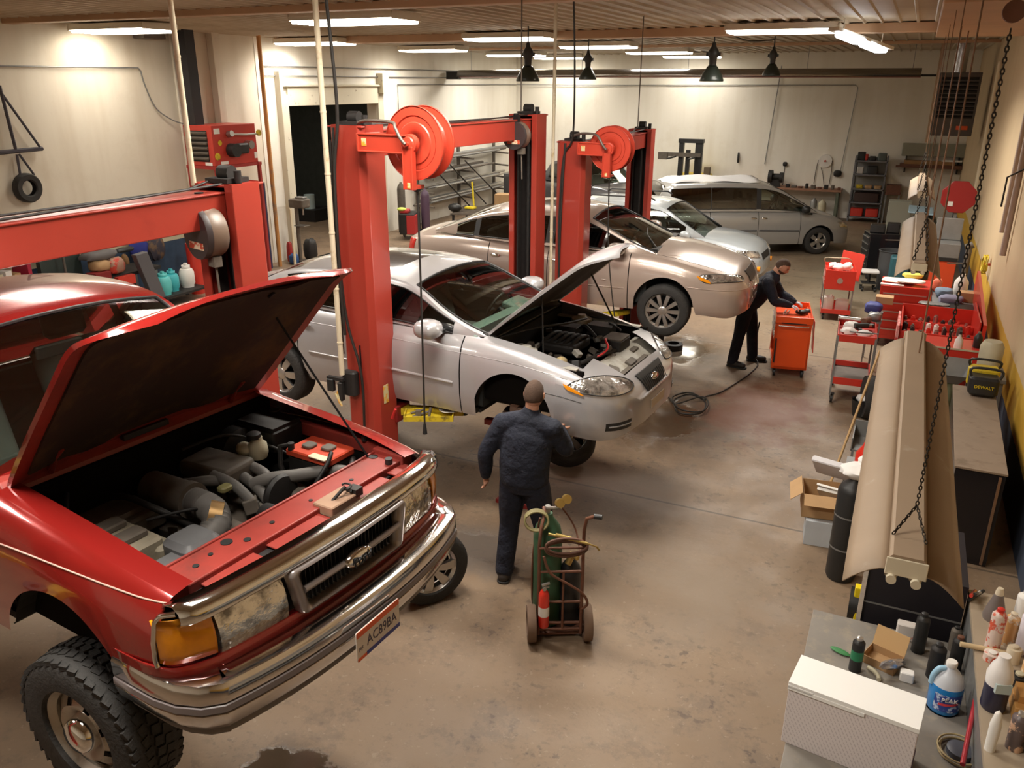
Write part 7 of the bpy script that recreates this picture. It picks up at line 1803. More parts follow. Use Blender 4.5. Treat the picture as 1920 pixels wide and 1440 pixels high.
MB().bx(-.33,.33,-1.9,1.78,1.12,1.15).build('shelf_board',mat('tan_shelf_board',(.36,.29,.21),.6,var=.15),t)
MB().bx(-.33,-.31,-1.88,1.76,0,1.12).bx(-.31,.33,1.72,1.74,0,1.12).build('front_panel',M_GREY,t)
t=thing('black_cuboid','plain black locker with a pale corner strip behind the near workbench','cuboid',(.40,5.12,0))  # plain black cuboid standing in for an unidentified dark shape
MB().bx(-.26,.27,-.38,.30,0,1.24).build('cuboid_body',mat('matt_black',(.008,.006,.010),.6),t)
MB().bx(-.285,-.26,-.40,-.375,.02,1.27).build('corner_strip',mat('chipped_pale_strip',(.62,.55,.48),.5,var=.3,vscale=30),t)
MB().bx(-.26,.27,-.384,-.378,.99,1.0).build('seam',M_GREY,t)
def patterned():
 m,t_,b=nt('lilac_patterned_card');N_,L_=t_.nodes,t_.links
 tc_=N_.new('ShaderNodeTexCoord');mp=N_.new('ShaderNodeMapping');mp.inputs['Rotation'].default_value=(0,R(28),0);L_.new(tc_.outputs['Object'],mp.inputs['Vector'])
 sp_=N_.new('ShaderNodeSeparateXYZ');L_.new(mp.outputs[0],sp_.inputs[0])
 def m2(op,a,b_,c_=None):
  x=N_.new('ShaderNodeMath');x.operation=op
  for i,q in enumerate((a,b_)):
   if isinstance(q,(int,float)):x.inputs[i].default_value=q
   elif q is not None:L_.new(q,x.inputs[i])
  return x.outputs[0]
 u=m2('MULTIPLY',sp_.outputs['X'],62);row=m2('FLOOR',u,None)
 v=m2('ADD',m2('MULTIPLY',sp_.outputs['Z'],44),m2('MULTIPLY',row,.5))
 fu=m2('ABSOLUTE',m2('SUBTRACT',m2('FRACT',u,None),.5),None);fv=m2('ABSOLUTE',m2('SUBTRACT',m2('FRACT',v,None),.5),None)
 k=m2('MULTIPLY',m2('LESS_THAN',fu,.14),m2('LESS_THAN',fv,.34))
 mx=N_.new('ShaderNodeMix');mx.data_type='RGBA';mx.inputs['A'].default_value=(.74,.68,.68,1);mx.inputs['B'].default_value=(.52,.46,.47,1)
 L_.new(m2('MULTIPLY',k,.8),mx.inputs['Factor']);L_.new(mx.outputs['Result'],b.inputs['Base Color']);b.inputs['Roughness'].default_value=.6
 return m
M_PAT=patterned()
t=thing('carton','large white flat carton with small grey print standing on the near workbench','box',(.145,3.53,.90),-.13)
MB().bx(-.285,.285,-.115,.115,0,.345).build('carton_body',M_PAT,t,bevel=.003)
MB().bx(-.288,.288,-.118,.118,.335,.36).bx(-.288,.06,-.121,-.118,.318,.338).bx(-.288,-.17,-.121,-.118,.328,.345).build('lid',mat('overexposed_white_card',(.90,.90,.88),.55),t,bevel=.006)  # top coloured whiter than the sides to stand for its overexposure
MB().bx(.285,.289,-.10,.05,.03,.12).build('tuck_tab',mat('plum_edge',(.12,.09,.16),.6),t)
t=thing('fluid_jug','translucent gallon jug of blue windshield washer fluid on the near workbench','jug',(.575,4.06,.90),.2)
MB().lathe([(0,0),(.072,0),(.08,.012),(.08,.15),(.078,.16)],n=32,caps=False).lathe([(0,0),(.08,.0)],n=32,caps=False).build('fluid',mat('blue_fluid',(.01,.22,.62),.15,coat=.5),t,smooth=50)
MB().lathe([(.078,.16),(.070,.19),(.050,.225),(.025,.25),(.022,.262)],n=32,caps=False).build('jug_neck',mat('milky_plastic',(.62,.66,.72),.3),t,smooth=50)
MB().tube(smoothpts([(-.026,-.005,.245),(-.055,-.008,.24),(-.076,-.01,.20),(-.080,-.01,.15)],6),.014,n=10).build('jug_handle',mat('pale_blue_plastic',(.35,.60,.80),.3),t,smooth=50)
MB().lathe([(.025,.26),(.027,.265),(.027,.285),(.024,.29),(0,.29)],n=24).build('cap',M_WHITE,t,smooth=40)
rows=[[(.0815*math.sin(a),-.0815*math.cos(a),z)for a in[-.9+1.8*i/14 for i in range(15)]]for z in(.03,.13)]
MB().grid(rows).build('label',mat('dark_blue_label',(.03,.07,.33),.4,dirt=(.55,.65,.80),dscale=30,dlo=.55,dhi=.6),t,smooth=40)
rows=[[(.0825*math.sin(a),-.0825*math.cos(a),z+.012*a)for a in[-.6+1.2*i/10 for i in range(11)]]for z in(.07,.085)]
MB().grid(rows).build('label_stripe',mat('label_red',(.7,.06,.08),.4),t)
text_part('label_text','PEAK',.034,M_WHITE,t,(0,-.083,.105),(R(90),0,0),.002)
def can(label,loc,r,h,body,cap,rz=0,band=None,cat='spray can',name='spray_can',dome=True,grp=None):
 t=thing(name,label,cat,loc,rz,grp)
 MB().lathe([(0,0),(r,0),(r,.004),(r,h*.82),(r*.97,h*.84)]+([(r*.6,h*.9),(r*.55,h*.91),(0,h*.91)]if dome else[(0,h*.84)]),n=28).build('can_body',body,t,smooth=40)
 MB().lathe([(r*.5,h*.88),(r*.5,h*.98),(r*.3,h),(0,h)],n=20).build('cap',cap,t,smooth=40)
 if band:MB().lathe([(r*1.012,h*.35),(r*1.012,h*.62)],n=28,caps=False).build('label',band,t,smooth=40)
 return t
can('slim green and black spray can with a silver dome behind the white carton',(.14,4.17,.90),.033,.22,M_TRIM,M_DRAWER,band=mat('green_can_label',(.02,.20,.09),.35))
can('dark oil bottle near the far edge of the workbench, closest to the locker middle',(.455,4.50,.90),.036,.26,M_TRIM,M_TRIM,cat='bottle',name='oil_bottle')
can('dark bottle directly behind the blue fluid jug',(.535,4.30,.90),.04,.22,M_ENGDARK,M_TRIM,cat='bottle',name='oil_bottle')
can('dark bottle by the shelf edge at the right of the blue jug',(.64,4.42,.90),.034,.22,M_ENGDARK,M_RUST,cat='bottle',name='oil_bottle')
can('small dark bottle in the corner between locker and wall shelf',(.64,4.60,.90),.03,.16,M_ENGGREY,M_TRIM,cat='bottle',name='oil_bottle')
t=thing('parts_box','open brown cardboard parts box with foil-wrapped parts on the workbench','box',(.275,4.30,.90),-.35)
MB().bx(-.09,.09,-.07,.07,0,.004).bx(-.09,-.086,-.07,.07,0,.05).bx(.086,.09,-.07,.07,0,.05).bx(-.09,.09,-.07,-.066,0,.05).bx(-.09,.09,.066,.07,0,.05).build('box_body',M_CARD,t)
MB().box((0,.09,.10),(.18,.004,.12),rot=(-.35,0,0)).build('lid',mat('tan_card_inside',(.58,.37,.17),.7),t)
o=MB().blob((0,0,0),(.15,.06,.05),n=8,jit=.2,rot=(0,0,.7)).build('foil_packet',mat('crinkled_foil',(.45,.44,.45),.25,metal=.8),None,smooth=30,loc=(.325,4.22,.965));tag(o,'crinkled foil packet lying across the brown parts box','packet')
o=MB().rbox((0,0,.03),(.07,.05,.06),.01).build('small_carton',M_WHITE,None,smooth=40,loc=(.40,4.20,.90));tag(o,'small pale packet at the right of the brown parts box','packet')
o=MB().tube(smoothpts([(0,0,.012),(.03,-.02,.015),(.055,-.05,.012),(.06,-.08,.01)],6),.012,n=8).build('oil_filter_clip',M_WHITEPL,None,smooth=50,loc=(.205,4.20,.905));tag(o,'white curved plastic part between the spray can and the parts box','part')
o=MB().blob((0,0,.01),(.12,.045,.018),n=8).build('green_pad',mat('green_pad',(.04,.20,.06),.6),None,smooth=50,loc=(.055,4.29,.90),rot=(0,0,-.35));tag(o,'small flat green oval pad at the left end of the workbench','pad')
o=MB().rbox((0,0,.05),(.10,.06,.10),.01).build('filter_box',mat('white_red_box',(.75,.70,.66),.5,dirt=(.6,.08,.05),dscale=12,dlo=.58,dhi=.62),None,smooth=40,loc=(.385,4.60,.90));tag(o,'small white and red box at the far edge of the workbench','box')
o=MB().cyl((-.12,0,0),(.14,.0,.0),.014,n=12).build('hammer_handle',mat('pale_wood',(.60,.46,.27),.6),None,smooth=40,loc=(.74,4.28,1.165),rot=(0,.0,.1));tag(o,'pale wooden tool handle lying on the edge of the wall shelf','tool handle')
t=thing('cable_coil','tan cable coil round a dark disc at the right of the white carton','cable coil',(.645,3.74,.90),0)
for k,r_ in enumerate((.095,.088,.10)):
 MB().tube([(r_*math.cos(a),r_*math.sin(a),.008+.010*k)for a in[2*math.pi*i/32 for i in range(32)]],.005,n=6,closed=True).build('loop',mat('tan_cable',(.42,.33,.17),.5),t,smooth=60)
MB().lathe([(0,.0),(.06,0),(.06,.03),(.04,.04),(0,.04)],n=28).build('disc',mat('slate_disc',(.08,.085,.11),.4),t,smooth=40)
t=thing('grease_gun','red-handled grease gun leaning over the cable coil with a chrome tip','tool',(0,0,0))
MB().cyl((.635,3.55,1.0),(.705,4.02,1.05),.012).build('red_tube',mat('deep_red_tube',(.36,.02,.03),.3),t,smooth=40)
MB().cyl((.705,4.02,1.05),(.712,4.10,1.06),.018).blob((.714,4.12,1.06),(.035,.04,.035),n=8).build('chrome_tip',M_STEEL,t,smooth=40)
MB().cyl((.63,3.52,.995),(.62,3.45,.90),.014).build('tail',M_TRIM,t)
ML=[mat('red_white_label',(.70,.58,.52),.35,dirt=(.62,.10,.05),dscale=14,dlo=.5,dhi=.54),mat('cream_can',(.66,.58,.44),.4),mat('violet_white_can',(.72,.70,.78),.35,dirt=(.2,.14,.4),dscale=10,dlo=.58,dhi=.62),mat('orange_label_can',(.70,.42,.18),.4,dirt=(.75,.7,.6),dscale=12,dlo=.5,dhi=.54),M_WHITE,M_TRIM]
can('tall aerosol with a red and white label, second can from the shelf end',(.775,4.33,1.15),.036,.25,ML[0],mat('red_cap',(.6,.03,.02),.4))
can('small round white tin under the red and white aerosol',(.765,4.22,1.15),.04,.05,ML[0],M_WHITE,cat='tin',name='tin',dome=False)
t=thing('funnel','grey cone funnel bottle with a pale tip at the far end of the wall shelf','funnel',(.80,4.62,1.15),0)
MB().lathe([(0,0),(.055,0),(.058,.02),(.05,.06),(.022,.16)],n=28).build('cone',mat('grey_brown_plastic',(.17,.14,.13),.5),t,smooth=50);MB().lathe([(.022,.16),(.02,.18),(.014,.20),(0,.20)],n=20).build('tip',ML[1],t,smooth=50)
can('cream and red aerosol lying just behind the tall red and white one',(.85,4.40,1.15),.034,.20,ML[3],ML[1])
can('white bottle against the wall at the far end of the shelf',(.93,4.62,1.15),.045,.22,ML[4],M_WHITE,cat='bottle',name='white_bottle')
can('white and violet bottle against the wall, second from the shelf end',(.92,4.36,1.15),.042,.26,ML[2],M_WHITE,cat='bottle',name='white_bottle')
can('striped orange and cream can at the right picture edge',(.93,4.12,1.15),.048,.16,ML[3],ML[1])
can('short cream tin between the aerosols',(.86,4.25,1.15),.034,.10,ML[1],ML[1],cat='tin',name='tin',dome=False)
can('dark squat tin behind the big white-topped bottle',(.86,4.02,1.15),.04,.10,M_TRIM,M_WHITEPL,cat='tin',name='tin',dome=False)
t=thing('oil_jug','large bottle with a white top and black lower half on the wall shelf','bottle',(.745,3.83,1.15),.3)
MB().lathe([(0,0),(.05,0),(.055,.01),(.055,.14)],n=28,caps=False).build('lower_half',mat('violet_black',(.03,.028,.06),.3),t,smooth=50);MB().lathe([(.055,.14),(.058,.19),(.045,.24),(.028,.27),(.026,.30),(0,.30)],n=28).build('upper_half',mat('glossy_white',(.85,.82,.80),.3),t,smooth=50)
MB().box((.0,-.05,.15),(.07,.02,.05)).build('label',mat('teal_white_label',(.5,.6,.6),.4),t)
o=MB().rbox((0,0,.04),(.20,.16,.08),.008).box((.0,.02,.10),(.18,.10,.05),rot=(.1,0,.1)).build('brown_carton',mat('orange_brown_card',(.52,.27,.08),.6),None,smooth=40,loc=(.92,3.84,1.15));tag(o,'orange-brown carton at the right picture edge on the wall shelf','box')
can('dark aerosol with a striped orange-silver label near the picture corner',(.815,3.58,1.15),.036,.20,mat('dark_striped_label',(.12,.09,.09),.4,dirt=(.7,.45,.3),dscale=16,dlo=.52,dhi=.56),M_DRAWER)
t=thing('caulk_tube','tall white tube with a violet back standing beside the red grease gun','tube',(.715,3.52,1.15),0)
MB().lathe([(0,0),(.022,0),(.024,.14),(.014,.20),(0,.22)],n=20).build('tube_body',M_WHITE,t,smooth=50)
o=MB().blob((0,0,.05),(.20,.24,.10),n=8,jit=.1).build('brown_bag',mat('dark_brown_bag',(.10,.06,.03),.7),None,smooth=40,loc=(.95,3.55,1.15));tag(o,'dark brown bag at the lower right corner of the picture on the wall shelf','bag')
t=thing('tool_kit','dark hand tools tangled on the near end of the wall shelf by the locker','tools',(.70,4.80,1.15),0)
for k in range(5):MB().cyl((-.02+.01*k,-.06+.03*k,.01),(.06-.02*k,.05-.04*k,.03+.01*k),.010).build('tool',(M_TRIM,M_STEEL,M_ENGGREY,M_TRIM,M_REDC)[k],t,smooth=40)
t=thing('parts_stand','low dark stand at the bottom edge of the picture left of the white carton','stand',(-.42,3.05,0),.2)
MB().bx(-.25,.15,-.22,.10,.60,.63).build('top',mat('dark_brown_board',(.10,.06,.04),.6),t)
for sx in(-.22,.12):
 for sy in(-.19,.07):MB().bx(sx-.015,sx+.015,sy-.015,sy+.015,0,.60).build('leg',M_GREY,t)
o=MB().blob((0,0,0),(.12,.16,.09),n=8,jit=.2).build('white_rag',M_RAG,None,smooth=40,loc=(-.47,3.02,.68));tag(o,'crumpled white rag on the low dark stand at the bottom edge','rag')
o=MB().blob((0,0,0),(.13,.10,.07),n=8,jit=.2).build('glove',mat('green_white_glove',(.55,.62,.55),.8),None,smooth=40,loc=(-.30,3.03,.665));tag(o,'pale greenish glove on the low dark stand at the bottom edge','glove')
o=MB().blob((0,0,0),(.16,.08,.06),n=8,jit=.15).build('black_glove',M_TRIM,None,smooth=40,loc=(-.60,3.03,.66));tag(o,'black glove at the left of the low dark stand at the bottom edge','glove')
t=thing('unit_heater','red unit heater with louvres and a burner, on a red stand by the left wall','heater',(-12.55,12.9,0),0)
MB().bx(-.38,.35,-.60,.60,2.42,3.18).build('casing',mat('heater_red',(.50,.045,.03),.4,var=.08),t,bevel=.01)
MB().bx(-.30,.22,-.605,-.595,2.50,3.08).build('louvre_recess',M_ENGDARK,t)
lv=MB()
for k in range(6):lv.box((-.04,-.62,2.56+k*.095),(.52,.05,.03),rot=(.5,0,0))
lv.build('louvres',M_ENGGREY,t)
MB().rbox((.42,.05,2.72),(.16,.40,.20),.06).cyl((.35,-.15,2.70),(.52,-.15,2.70),.13,n=20).build('burner',M_ENGDARK,t,smooth=40)
MB().cyl((.36,.3,2.78),(.50,.3,2.78),.08,n=20).tube([(.40,-.12,3.0),(.46,.2,2.98),(.46,.5,2.98)],.02).cyl((.36,-.18,3.0),(.46,-.18,3.02),.06).build('motor',M_STEEL,t,smooth=40)
MB().cyl((.352,-.42,2.85),(.36,-.42,2.85),.05).cyl((.352,-.52,2.60),(.36,-.52,2.60),.07).cyl((.46,.55,3.0),(.50,.55,3.0),.06).build('warning_dots',M_YEL,t)
MB().bx(.352,.358,-.55,-.40,3.02,3.12).bx(.352,.358,-.45,-.25,2.44,2.50).bx(.352,.358,.50,.58,2.50,2.62).bx(.1,.28,-.606,-.602,2.43,2.49).build('sticker',M_WHITE,t)
st=MB()
for(x,y)in((-.36,-.58),(.34,-.58),(-.36,.62),(.34,.62)):st.bx(x-.03,x+.03,y-.03,y+.03,0,2.36)
st.bx(-.4,.38,-.62,-.56,2.36,2.42).bx(-.4,.38,.56,.66,2.36,2.42).bx(.31,.37,-.6,.64,2.36,2.42).bx(-.4,-.34,-.6,.64,2.36,2.42)
st.build('stand',mat('stand_red',(.35,.03,.025),.5),t)
t=thing('flue_duct','black square flue rising from the red unit heater to the ceiling','duct',(-12.75,12.45,0),0)
MB().bx(-.10,.12,-.12,.12,3.18,CEIL).build('duct',mat('flat_black_duct',(.018,.016,.018),.6),t)
t=thing('gable_vent','soot-stained box vent under the ceiling beside the black flue','vent',(-12.9,11.9,0),0)
MB().bx(-.18,.1,-.35,.15,4.70,4.86).build('vent',M_ENGGREY,t,bevel=.01)
o=MB().cyl((-12.72,14.45,.0),(-12.72,14.45,CEIL),.045,n=12).build('corner_pipe',mat('orange_rust_pipe',(.55,.26,.08),.6,var=.25,dirt=(.3,.2,.12),dscale=3,dlo=.5,dhi=.65),None,smooth=40);tag(o,'orange-brown vertical pipe at the corner before the doorway','pipe')
o=MB().cyl((-12.78,14.2,0),(-12.78,14.2,1.9),.05,n=12).build('dark_pipe',mat('navy_pipe',(.03,.03,.08),.5),None,smooth=40);tag(o,'dark blue standing tube beside the orange-brown pipe','pipe')
o=MB().tube(smoothpts([(-13.06,4.0,4.16),(-13.06,8,4.18),(-13.06,11.55,4.20)],3)+smoothpts([(-13.06,11.6,4.15),(-13.06,11.65,3.9),(-13.03,11.8,3.5),(-12.98,12.1,3.28),(-12.9,12.3,3.2)],5),.012).build('conduit',M_GREY,None,smooth=50);tag(o,'thin conduit along the cream wall, drooping down to the red heater','conduit')
t=thing('wall_bracket','dark triangular steel wall bracket with a tyre hung below it','bracket',(-13.04,0,0),0)
br=MB().box((0,8.84,3.30),(.05,.05,1.15),rot=(0,0,0))
br.v=[];br.f=[];br.m=[]
br.tube([(.04,8.80,3.90),(.04,8.86,2.90)],.025,n=6).tube([(.04,8.80,3.80),(.04,9.28,2.95)],.022,n=6).tube([(.04,8.30,2.90),(.04,9.32,2.92)],.035,n=6).tube([(.04,8.86,2.86),(.05,8.84,2.50)],.02,n=6).tube([(.04,8.90,2.86),(.05,9.08,2.52)],.02,n=6)
br.build('frame',mat('blue_black_steel',(.05,.045,.06),.5),t)
o=MB().lathe([(.12,-.05),(.14,-.07),(.21,-.075),(.235,-.04),(.235,.04),(.21,.075),(.14,.07),(.12,.05)],axis='x',n=36,caps=False).build('worn_tyre',M_TYRE,None,smooth=40,loc=(-12.96,8.90,2.33));tag(o,'small black tyre hanging on the cream wall under the triangular bracket','tyre')
o=MB().cyl((-12.55,3.0,1.44),(-12.55,9.8,1.44),.05,n=10).cyl((-12.55,9.8,1.44),(-12.55,12.2,1.45),.022,n=10).build('long_pipe',mat('rust_dark_pipe',(.07,.03,.022),.5),None,smooth=40);tag(o,'long rusty dark pipe running above the bench behind the pickup truck roof','pipe')
t=thing('pipe_stand','dark stand posts holding the long rusty pipe','stand',(-12.55,0,0),0)
for y in(3.2,6.5,9.0,12.0):MB().cyl((0,y,0),(0,y,1.42),.02).build('post',M_ENGGREY,t)
t=thing('storage_rack','red and magenta storage rack with small boxes behind the truck roof','rack',(-12.62,7.75,0),0)
MB().bx(-.2,.2,-.6,-.56,0,1.36).bx(-.2,.2,.52,.58,0,1.36).bx(-.2,.2,-.6,.58,.98,1.0).bx(-.2,.2,-.6,.58,1.34,1.38).build('frame',mat('magenta_red',(.40,.015,.05),.5),t)
MB().bx(-.2,.2,-.58,.54,.90,.99).build('shelf_board',M_REDC,t)
cols=[('white',M_WHITE),('tan',M_CARD),('yellow',M_YEL),('blue',mat('blue_box',(.05,.15,.4),.5)),('cream',M_WHITEPL)]
for k in range(7):
 o=MB().bx(-.08,.08,-.05,.05,0,.12+.03*(k%3)).build('small_box',cols[k%5][1],None,bevel=.003,loc=(-12.55,7.28+.14*k,1.0));tag(o,'%s %s box on the magenta rack behind the truck roof'%(('low','medium','tall')[k%3],cols[k%5][0]),'box')
t=thing('workbench','dark cluttered bench along the left wall behind the truck roof','workbench',(-12.55,9.4,0),0)
MB().bx(-.35,.30,-1.1,1.3,.72,.78).build('worktop',M_ENGDARK,t)
for sx in(-.3,.25):
 for sy in(-1.0,1.2):MB().bx(sx-.03,sx+.03,sy-.03,sy+.03,0,.72).build('leg',M_GREY,t)
lst=[(-12.75,9.05,.78,(.10,.75,.46),mat('dark_green_panel',(.035,.05,.045),.5),'dark green flat case standing on the bench behind the truck roof','case',0),(-12.5,9.62,1.06,(.40,.62,.16),mat('grey_cloth',(.13,.12,.12),.8),'grey crumpled tarp on top of the red toolbox pile','tarp',1),(-12.42,9.55,.88,(.34,.34,.20),M_CARD,'brown cloth bag under the grey tarp','bag',1),(-12.38,9.80,.80,(.30,.36,.28),mat('tan_red_bag',(.35,.20,.14),.7,dirt=(.5,.05,.03),dscale=5,dlo=.5,dhi=.55),'tan and red seat cushion bag in the pile on the left bench','bag',1),(-12.3,9.42,.78,(.25,.30,.12),mat('dark_red_box',(.20,.01,.012),.5),'dark red toolbox at the bottom of the pile on the left bench','toolbox',0),(-12.3,9.85,.60,(.3,.36,.16),M_REDC,'bright red toolbox below the tan cushion bag','toolbox',0),(-12.4,10.10,1.12,(.16,.36,.08),M_TRIM,'black bent tool on the right of the grey tarp','tool',1)]
for(x,y,z,s_,m_,lb,ct,bl)in lst:
 mb=MB().blob((0,0,s_[2]/2),s_,n=8,jit=.1,p=3)if bl else MB().bx(-s_[0]/2,s_[0]/2,-s_[1]/2,s_[1]/2,0,s_[2])
 o=mb.build(ct,m_,None,smooth=50 if bl else None,loc=(x,y,z));tag(o,lb,ct)
o=MB().add([(-.06,-.10,0),(.06,-.10,0),(.06,.18,0),(-.06,.18,0),(-.06,-.42,1.10),(.06,-.42,1.10),(.06,-.16,1.12),(-.06,-.16,1.12)],[(3,2,1,0),(4,5,6,7),(0,1,5,4),(1,2,6,5),(2,3,7,6),(3,0,4,7)]).build('steel_slab',mat('slate_grey_panel',(.13,.13,.145),.4,metal=.3),None,bevel=.01,loc=(-12.12,10.45,0));tag(o,'tall slate grey panel leaning left of the teal gas tanks','panel')
t=thing('tank_shelf','low dark shelf on the floor carrying the teal and white refrigerant tanks','shelf',(-12.3,11.0,0),0)
MB().bx(-.3,.3,-.5,.55,.20,.24).bx(-.3,-.26,-.5,-.46,0,.2).bx(.26,.3,-.5,-.46,0,.2).bx(-.3,-.26,.5,.55,0,.2).bx(.26,.3,.5,.55,0,.2).build('frame',M_ENGDARK,t)
def tank(label,loc,r,h,m):
 t=thing('refrigerant_tank',label,'gas tank',loc,0)
 MB().lathe([(0,0),(r*.8,0),(r*.8,.03),(r,.08),(r,h*.62),(r*.8,h*.76),(r*.3,h*.80),(0,h*.80)],n=28).build('tank_body',m,t,smooth=50)
 MB().lathe([(r*.55,h*.76),(r*.55,h*.92)],n=24,caps=False).bx(-.03,.03,-.02,.02,h*.8,h).build('collar',m,t,smooth=40,solid=.004)
MT=mat('teal_tank_paint',(.12,.55,.55),.4,var=.12)
tank('left teal refrigerant tank on the low shelf by the left wall',(-12.2,10.66,.24),.14,.44,MT)
tank('right, darker teal refrigerant tank beside the white one',(-12.3,10.95,.24),.13,.42,mat('deeper_teal_paint',(.06,.45,.50),.4))
tank('white refrigerant tank with a dark valve at the right of the teal tanks',(-12.3,11.32,.24),.14,.46,M_WHITE)
for(y,z,lb,m_)in((10.85,1.0,'royal blue jacket hanging behind the teal tanks',mat('royal_blue_cloth',(.02,.03,.22),.8)),(11.25,.95,'dark blue and brown bags hanging above the white tank',mat('navy_brown_cloth',(.04,.035,.05),.8,dirt=(.15,.09,.05),dscale=5,dlo=.5,dhi=.6))):
 o=MB().blob((0,0,0),(.16,.42,.46),n=10,jit=.12).build('jacket',m_,None,smooth=50,loc=(-12.94,y,z));tag(o,lb,'jacket')
o=MB().blob((0,0,0),(.14,.14,.34),n=8,jit=.1).build('leather_pouch',mat('brown_leather',(.20,.10,.03),.6),None,smooth=50,loc=(-12.93,10.5,.80));tag(o,'brown leather pouch hanging left of the blue jacket','pouch')
o=MB().cyl((-12.5,11.75,0),(-12.5,11.75,1.0),.14,n=24).build('red_cylinder',M_REDC,None,smooth=40);tag(o,'tall red cylinder standing by the left wall below the dark cord reel','cylinder')
o=MB().tube(smoothpts([(-12.9,12.0,1.2),(-12.7,12.05,.6),(-12.6,12.1,.1),(-12.5,12.2,.02)],6),.018).build('teal_hose',mat('teal_hose',(.05,.28,.28),.5),None);tag(o,'teal hose hanging at the wall right of the red cylinder','hose')
t=thing('drill_press','dark drill press standing left of the doorway beside the pipe','drill press',(-12.62,15.05,0),0)
MB().bx(-.15,.15,-.12,.12,0,.06).cyl((0,0,.06),(0,0,1.25),.045).rbox((.05,.06,1.36),(.42,.30,.20),.05).build('machine',M_ENGGREY,t,smooth=40);MB().rbox((.12,.05,1.49),(.24,.16,.04),.02).build('top_cover',M_GREY,t);MB().cyl((.15,.05,1.26),(.15,.05,1.1),.02).bx(-.02,.26,-.1,.12,.85,.87).build('table_arm',M_STEEL,t)
for(x,y,z,s_,m_,lb,ct)in((-12.75,14.85,.25,(.14,.12,.50),mat('red_parts',(.4,.03,.03),.5),'red and white rack of parts beside the drill press','rack'),(-12.55,15.35,.25,(.28,.3,.5),M_ENGDARK,'dark bag on the floor under the drill press','bag'),(-12.6,14.8,.12,(.2,.2,.25),mat('blue_bucket',(.03,.09,.25),.5),'blue bucket at the foot of the orange-brown pipe','bucket')):
 o=MB().blob((0,0,0),s_,n=8,jit=.1,p=3).build(ct.replace(' ','_')if ct!='rack' else 'parts_rack',m_,None,smooth=50,loc=(x,y,z));tag(o,lb,ct)
o=MB().bx(-12.45,-12.42,14.6,14.66,0,1.3).build('plank',mat('white_plank',(.7,.62,.45),.6),None);tag(o,'pale plank leaning between the pipe and the drill press','plank')
o=MB().lathe([(0,0),(.16,0),(.16,.42),(0,.42)],n=20).build('white_drum',mat('pale_blue_drum',(.5,.62,.62),.5),None,smooth=40,loc=(-16.4,20.2,.35));tag(o,'pale blue drum in the dark room behind the doorway','drum')
o=MB().bx(-.6,.6,-.5,.5,0,.35).build('dark_crate',M_ENGDARK,None,loc=(-16.6,20.4,0));tag(o,'dark crate in the room behind the doorway','crate')
for(z,lb)in((4.30,'upper'),(4.10,'lower')):
 o=MB().cyl((XL+.05,14.8,z),(XL+.05,26.5,z+.02),.014).build('conduit',M_GREY,None);tag(o,'%s of the two conduits over the doorway on the left wall'%lb,'conduit')
o=MB().tube([(XL+.05,20.2,2.4),(XL+.05,20.2,3.92),(XL+.05,27.9,3.92),(-9,YB-.05,3.92),(-1.85,YB-.05,3.95),(-1.78,YB-.05,3.88),(-1.95,YB-.05,1.4)],.012,n=6).build('conduit',M_GREY,None);tag(o,'thin conduit running round the back wall and down by the shelf unit','conduit')
o=MB().tube([(-4.05,YB-.05,4.5),(-4.25,YB-.05,1.55)],.014,n=6).build('conduit',M_GREY,None);tag(o,'vertical conduit in the middle of the back wall','conduit')
t=thing('pipe_rack','grey cantilever rack along the left wall loaded with long steel pipes','rack',(-12.75,0,0),0)
for y in(20.9,23.4,25.9):
 m_=MB().bx(-.25,-.18,y-.05,y+.05,0,2.1)
 for z in(.55,.95,1.35,1.75):m_.box((.06,y,z),(.55,.06,.05),rot=(0,.06,0))
 m_.build('upright',M_ENGGREY,t)
random.seed(5)
for zi,z in enumerate((.60,1.0,1.40,1.80)):
 for j in range(4):
  y0=random.uniform(20.2,21.4);y1=random.uniform(24.8,26.9)
  r_=random.choice((.03,.04,.055));x=-12.92+.115*j
  o=MB().cyl((x,y0,z+r_+.03),(x,y1,z+r_+.04),r_,n=10).build('steel_pipe',(M_GREY,M_STEEL,M_ENGGREY)[(zi+j)%3],None,smooth=40)
  tag(o,'long %s pipe on the %s level of the wall pipe rack'%(('grey','bright','dark')[(zi+j)%3],('lowest','second','third','top')[zi]),'pipe','pipes on the %s level of the rack, %s'%(('lowest','second','third','top')[zi],('grey','bright','dark')[(zi+j)%3]))
for j,(y0,y1)in enumerate(((20.6,22.6),(21.6,23.6),(22.6,24.8))):
 o=MB().cyl((-12.3,y0,1.75),(-12.1,y1,.35),.02).build('diagonal_brace',M_TRIM,None);tag(o,'%s of the three black diagonal bars leaning on the pipe rack'%('nearest','middle','farthest')[j],'bar')
t=thing('welder','red and black wheeled welder beside a cylinder left of the pipe rack','welder',(-12.0,18.9,0),.3)
MB().rbox((0,0,.42),(.42,.70,.55),.04).build('case',M_ENGDARK,t,smooth=40);MB().bx(.0,.24,-.37,-.10,.16,.66).rbox((-.10,-.1,.74),(.24,.3,.10),.04).build('red_panel',mat('welder_red',(.45,.03,.03),.45),t,bevel=.01)
MB().cyl((-.24,.2,.12),(-.20,.2,.12),.12,n=20).cyl((.20,.2,.12),(.24,.2,.12),.12,n=20).build('wheel',M_TRIM,t);MB().blob((-.16,-.2,.80),(.26,.2,.10),n=8).build('yellow_cloth',mat('lime_cloth',(.62,.75,.15),.8),t,smooth=50)
t=thing('gas_cylinder','purple-grey gas cylinder standing behind the red and black welder','gas cylinder',(-11.78,19.35,0))
bottle(t,0,0,.12,1.25,mat('plum_cylinder',(.10,.06,.10),.4),'tank',.16,z=.0)
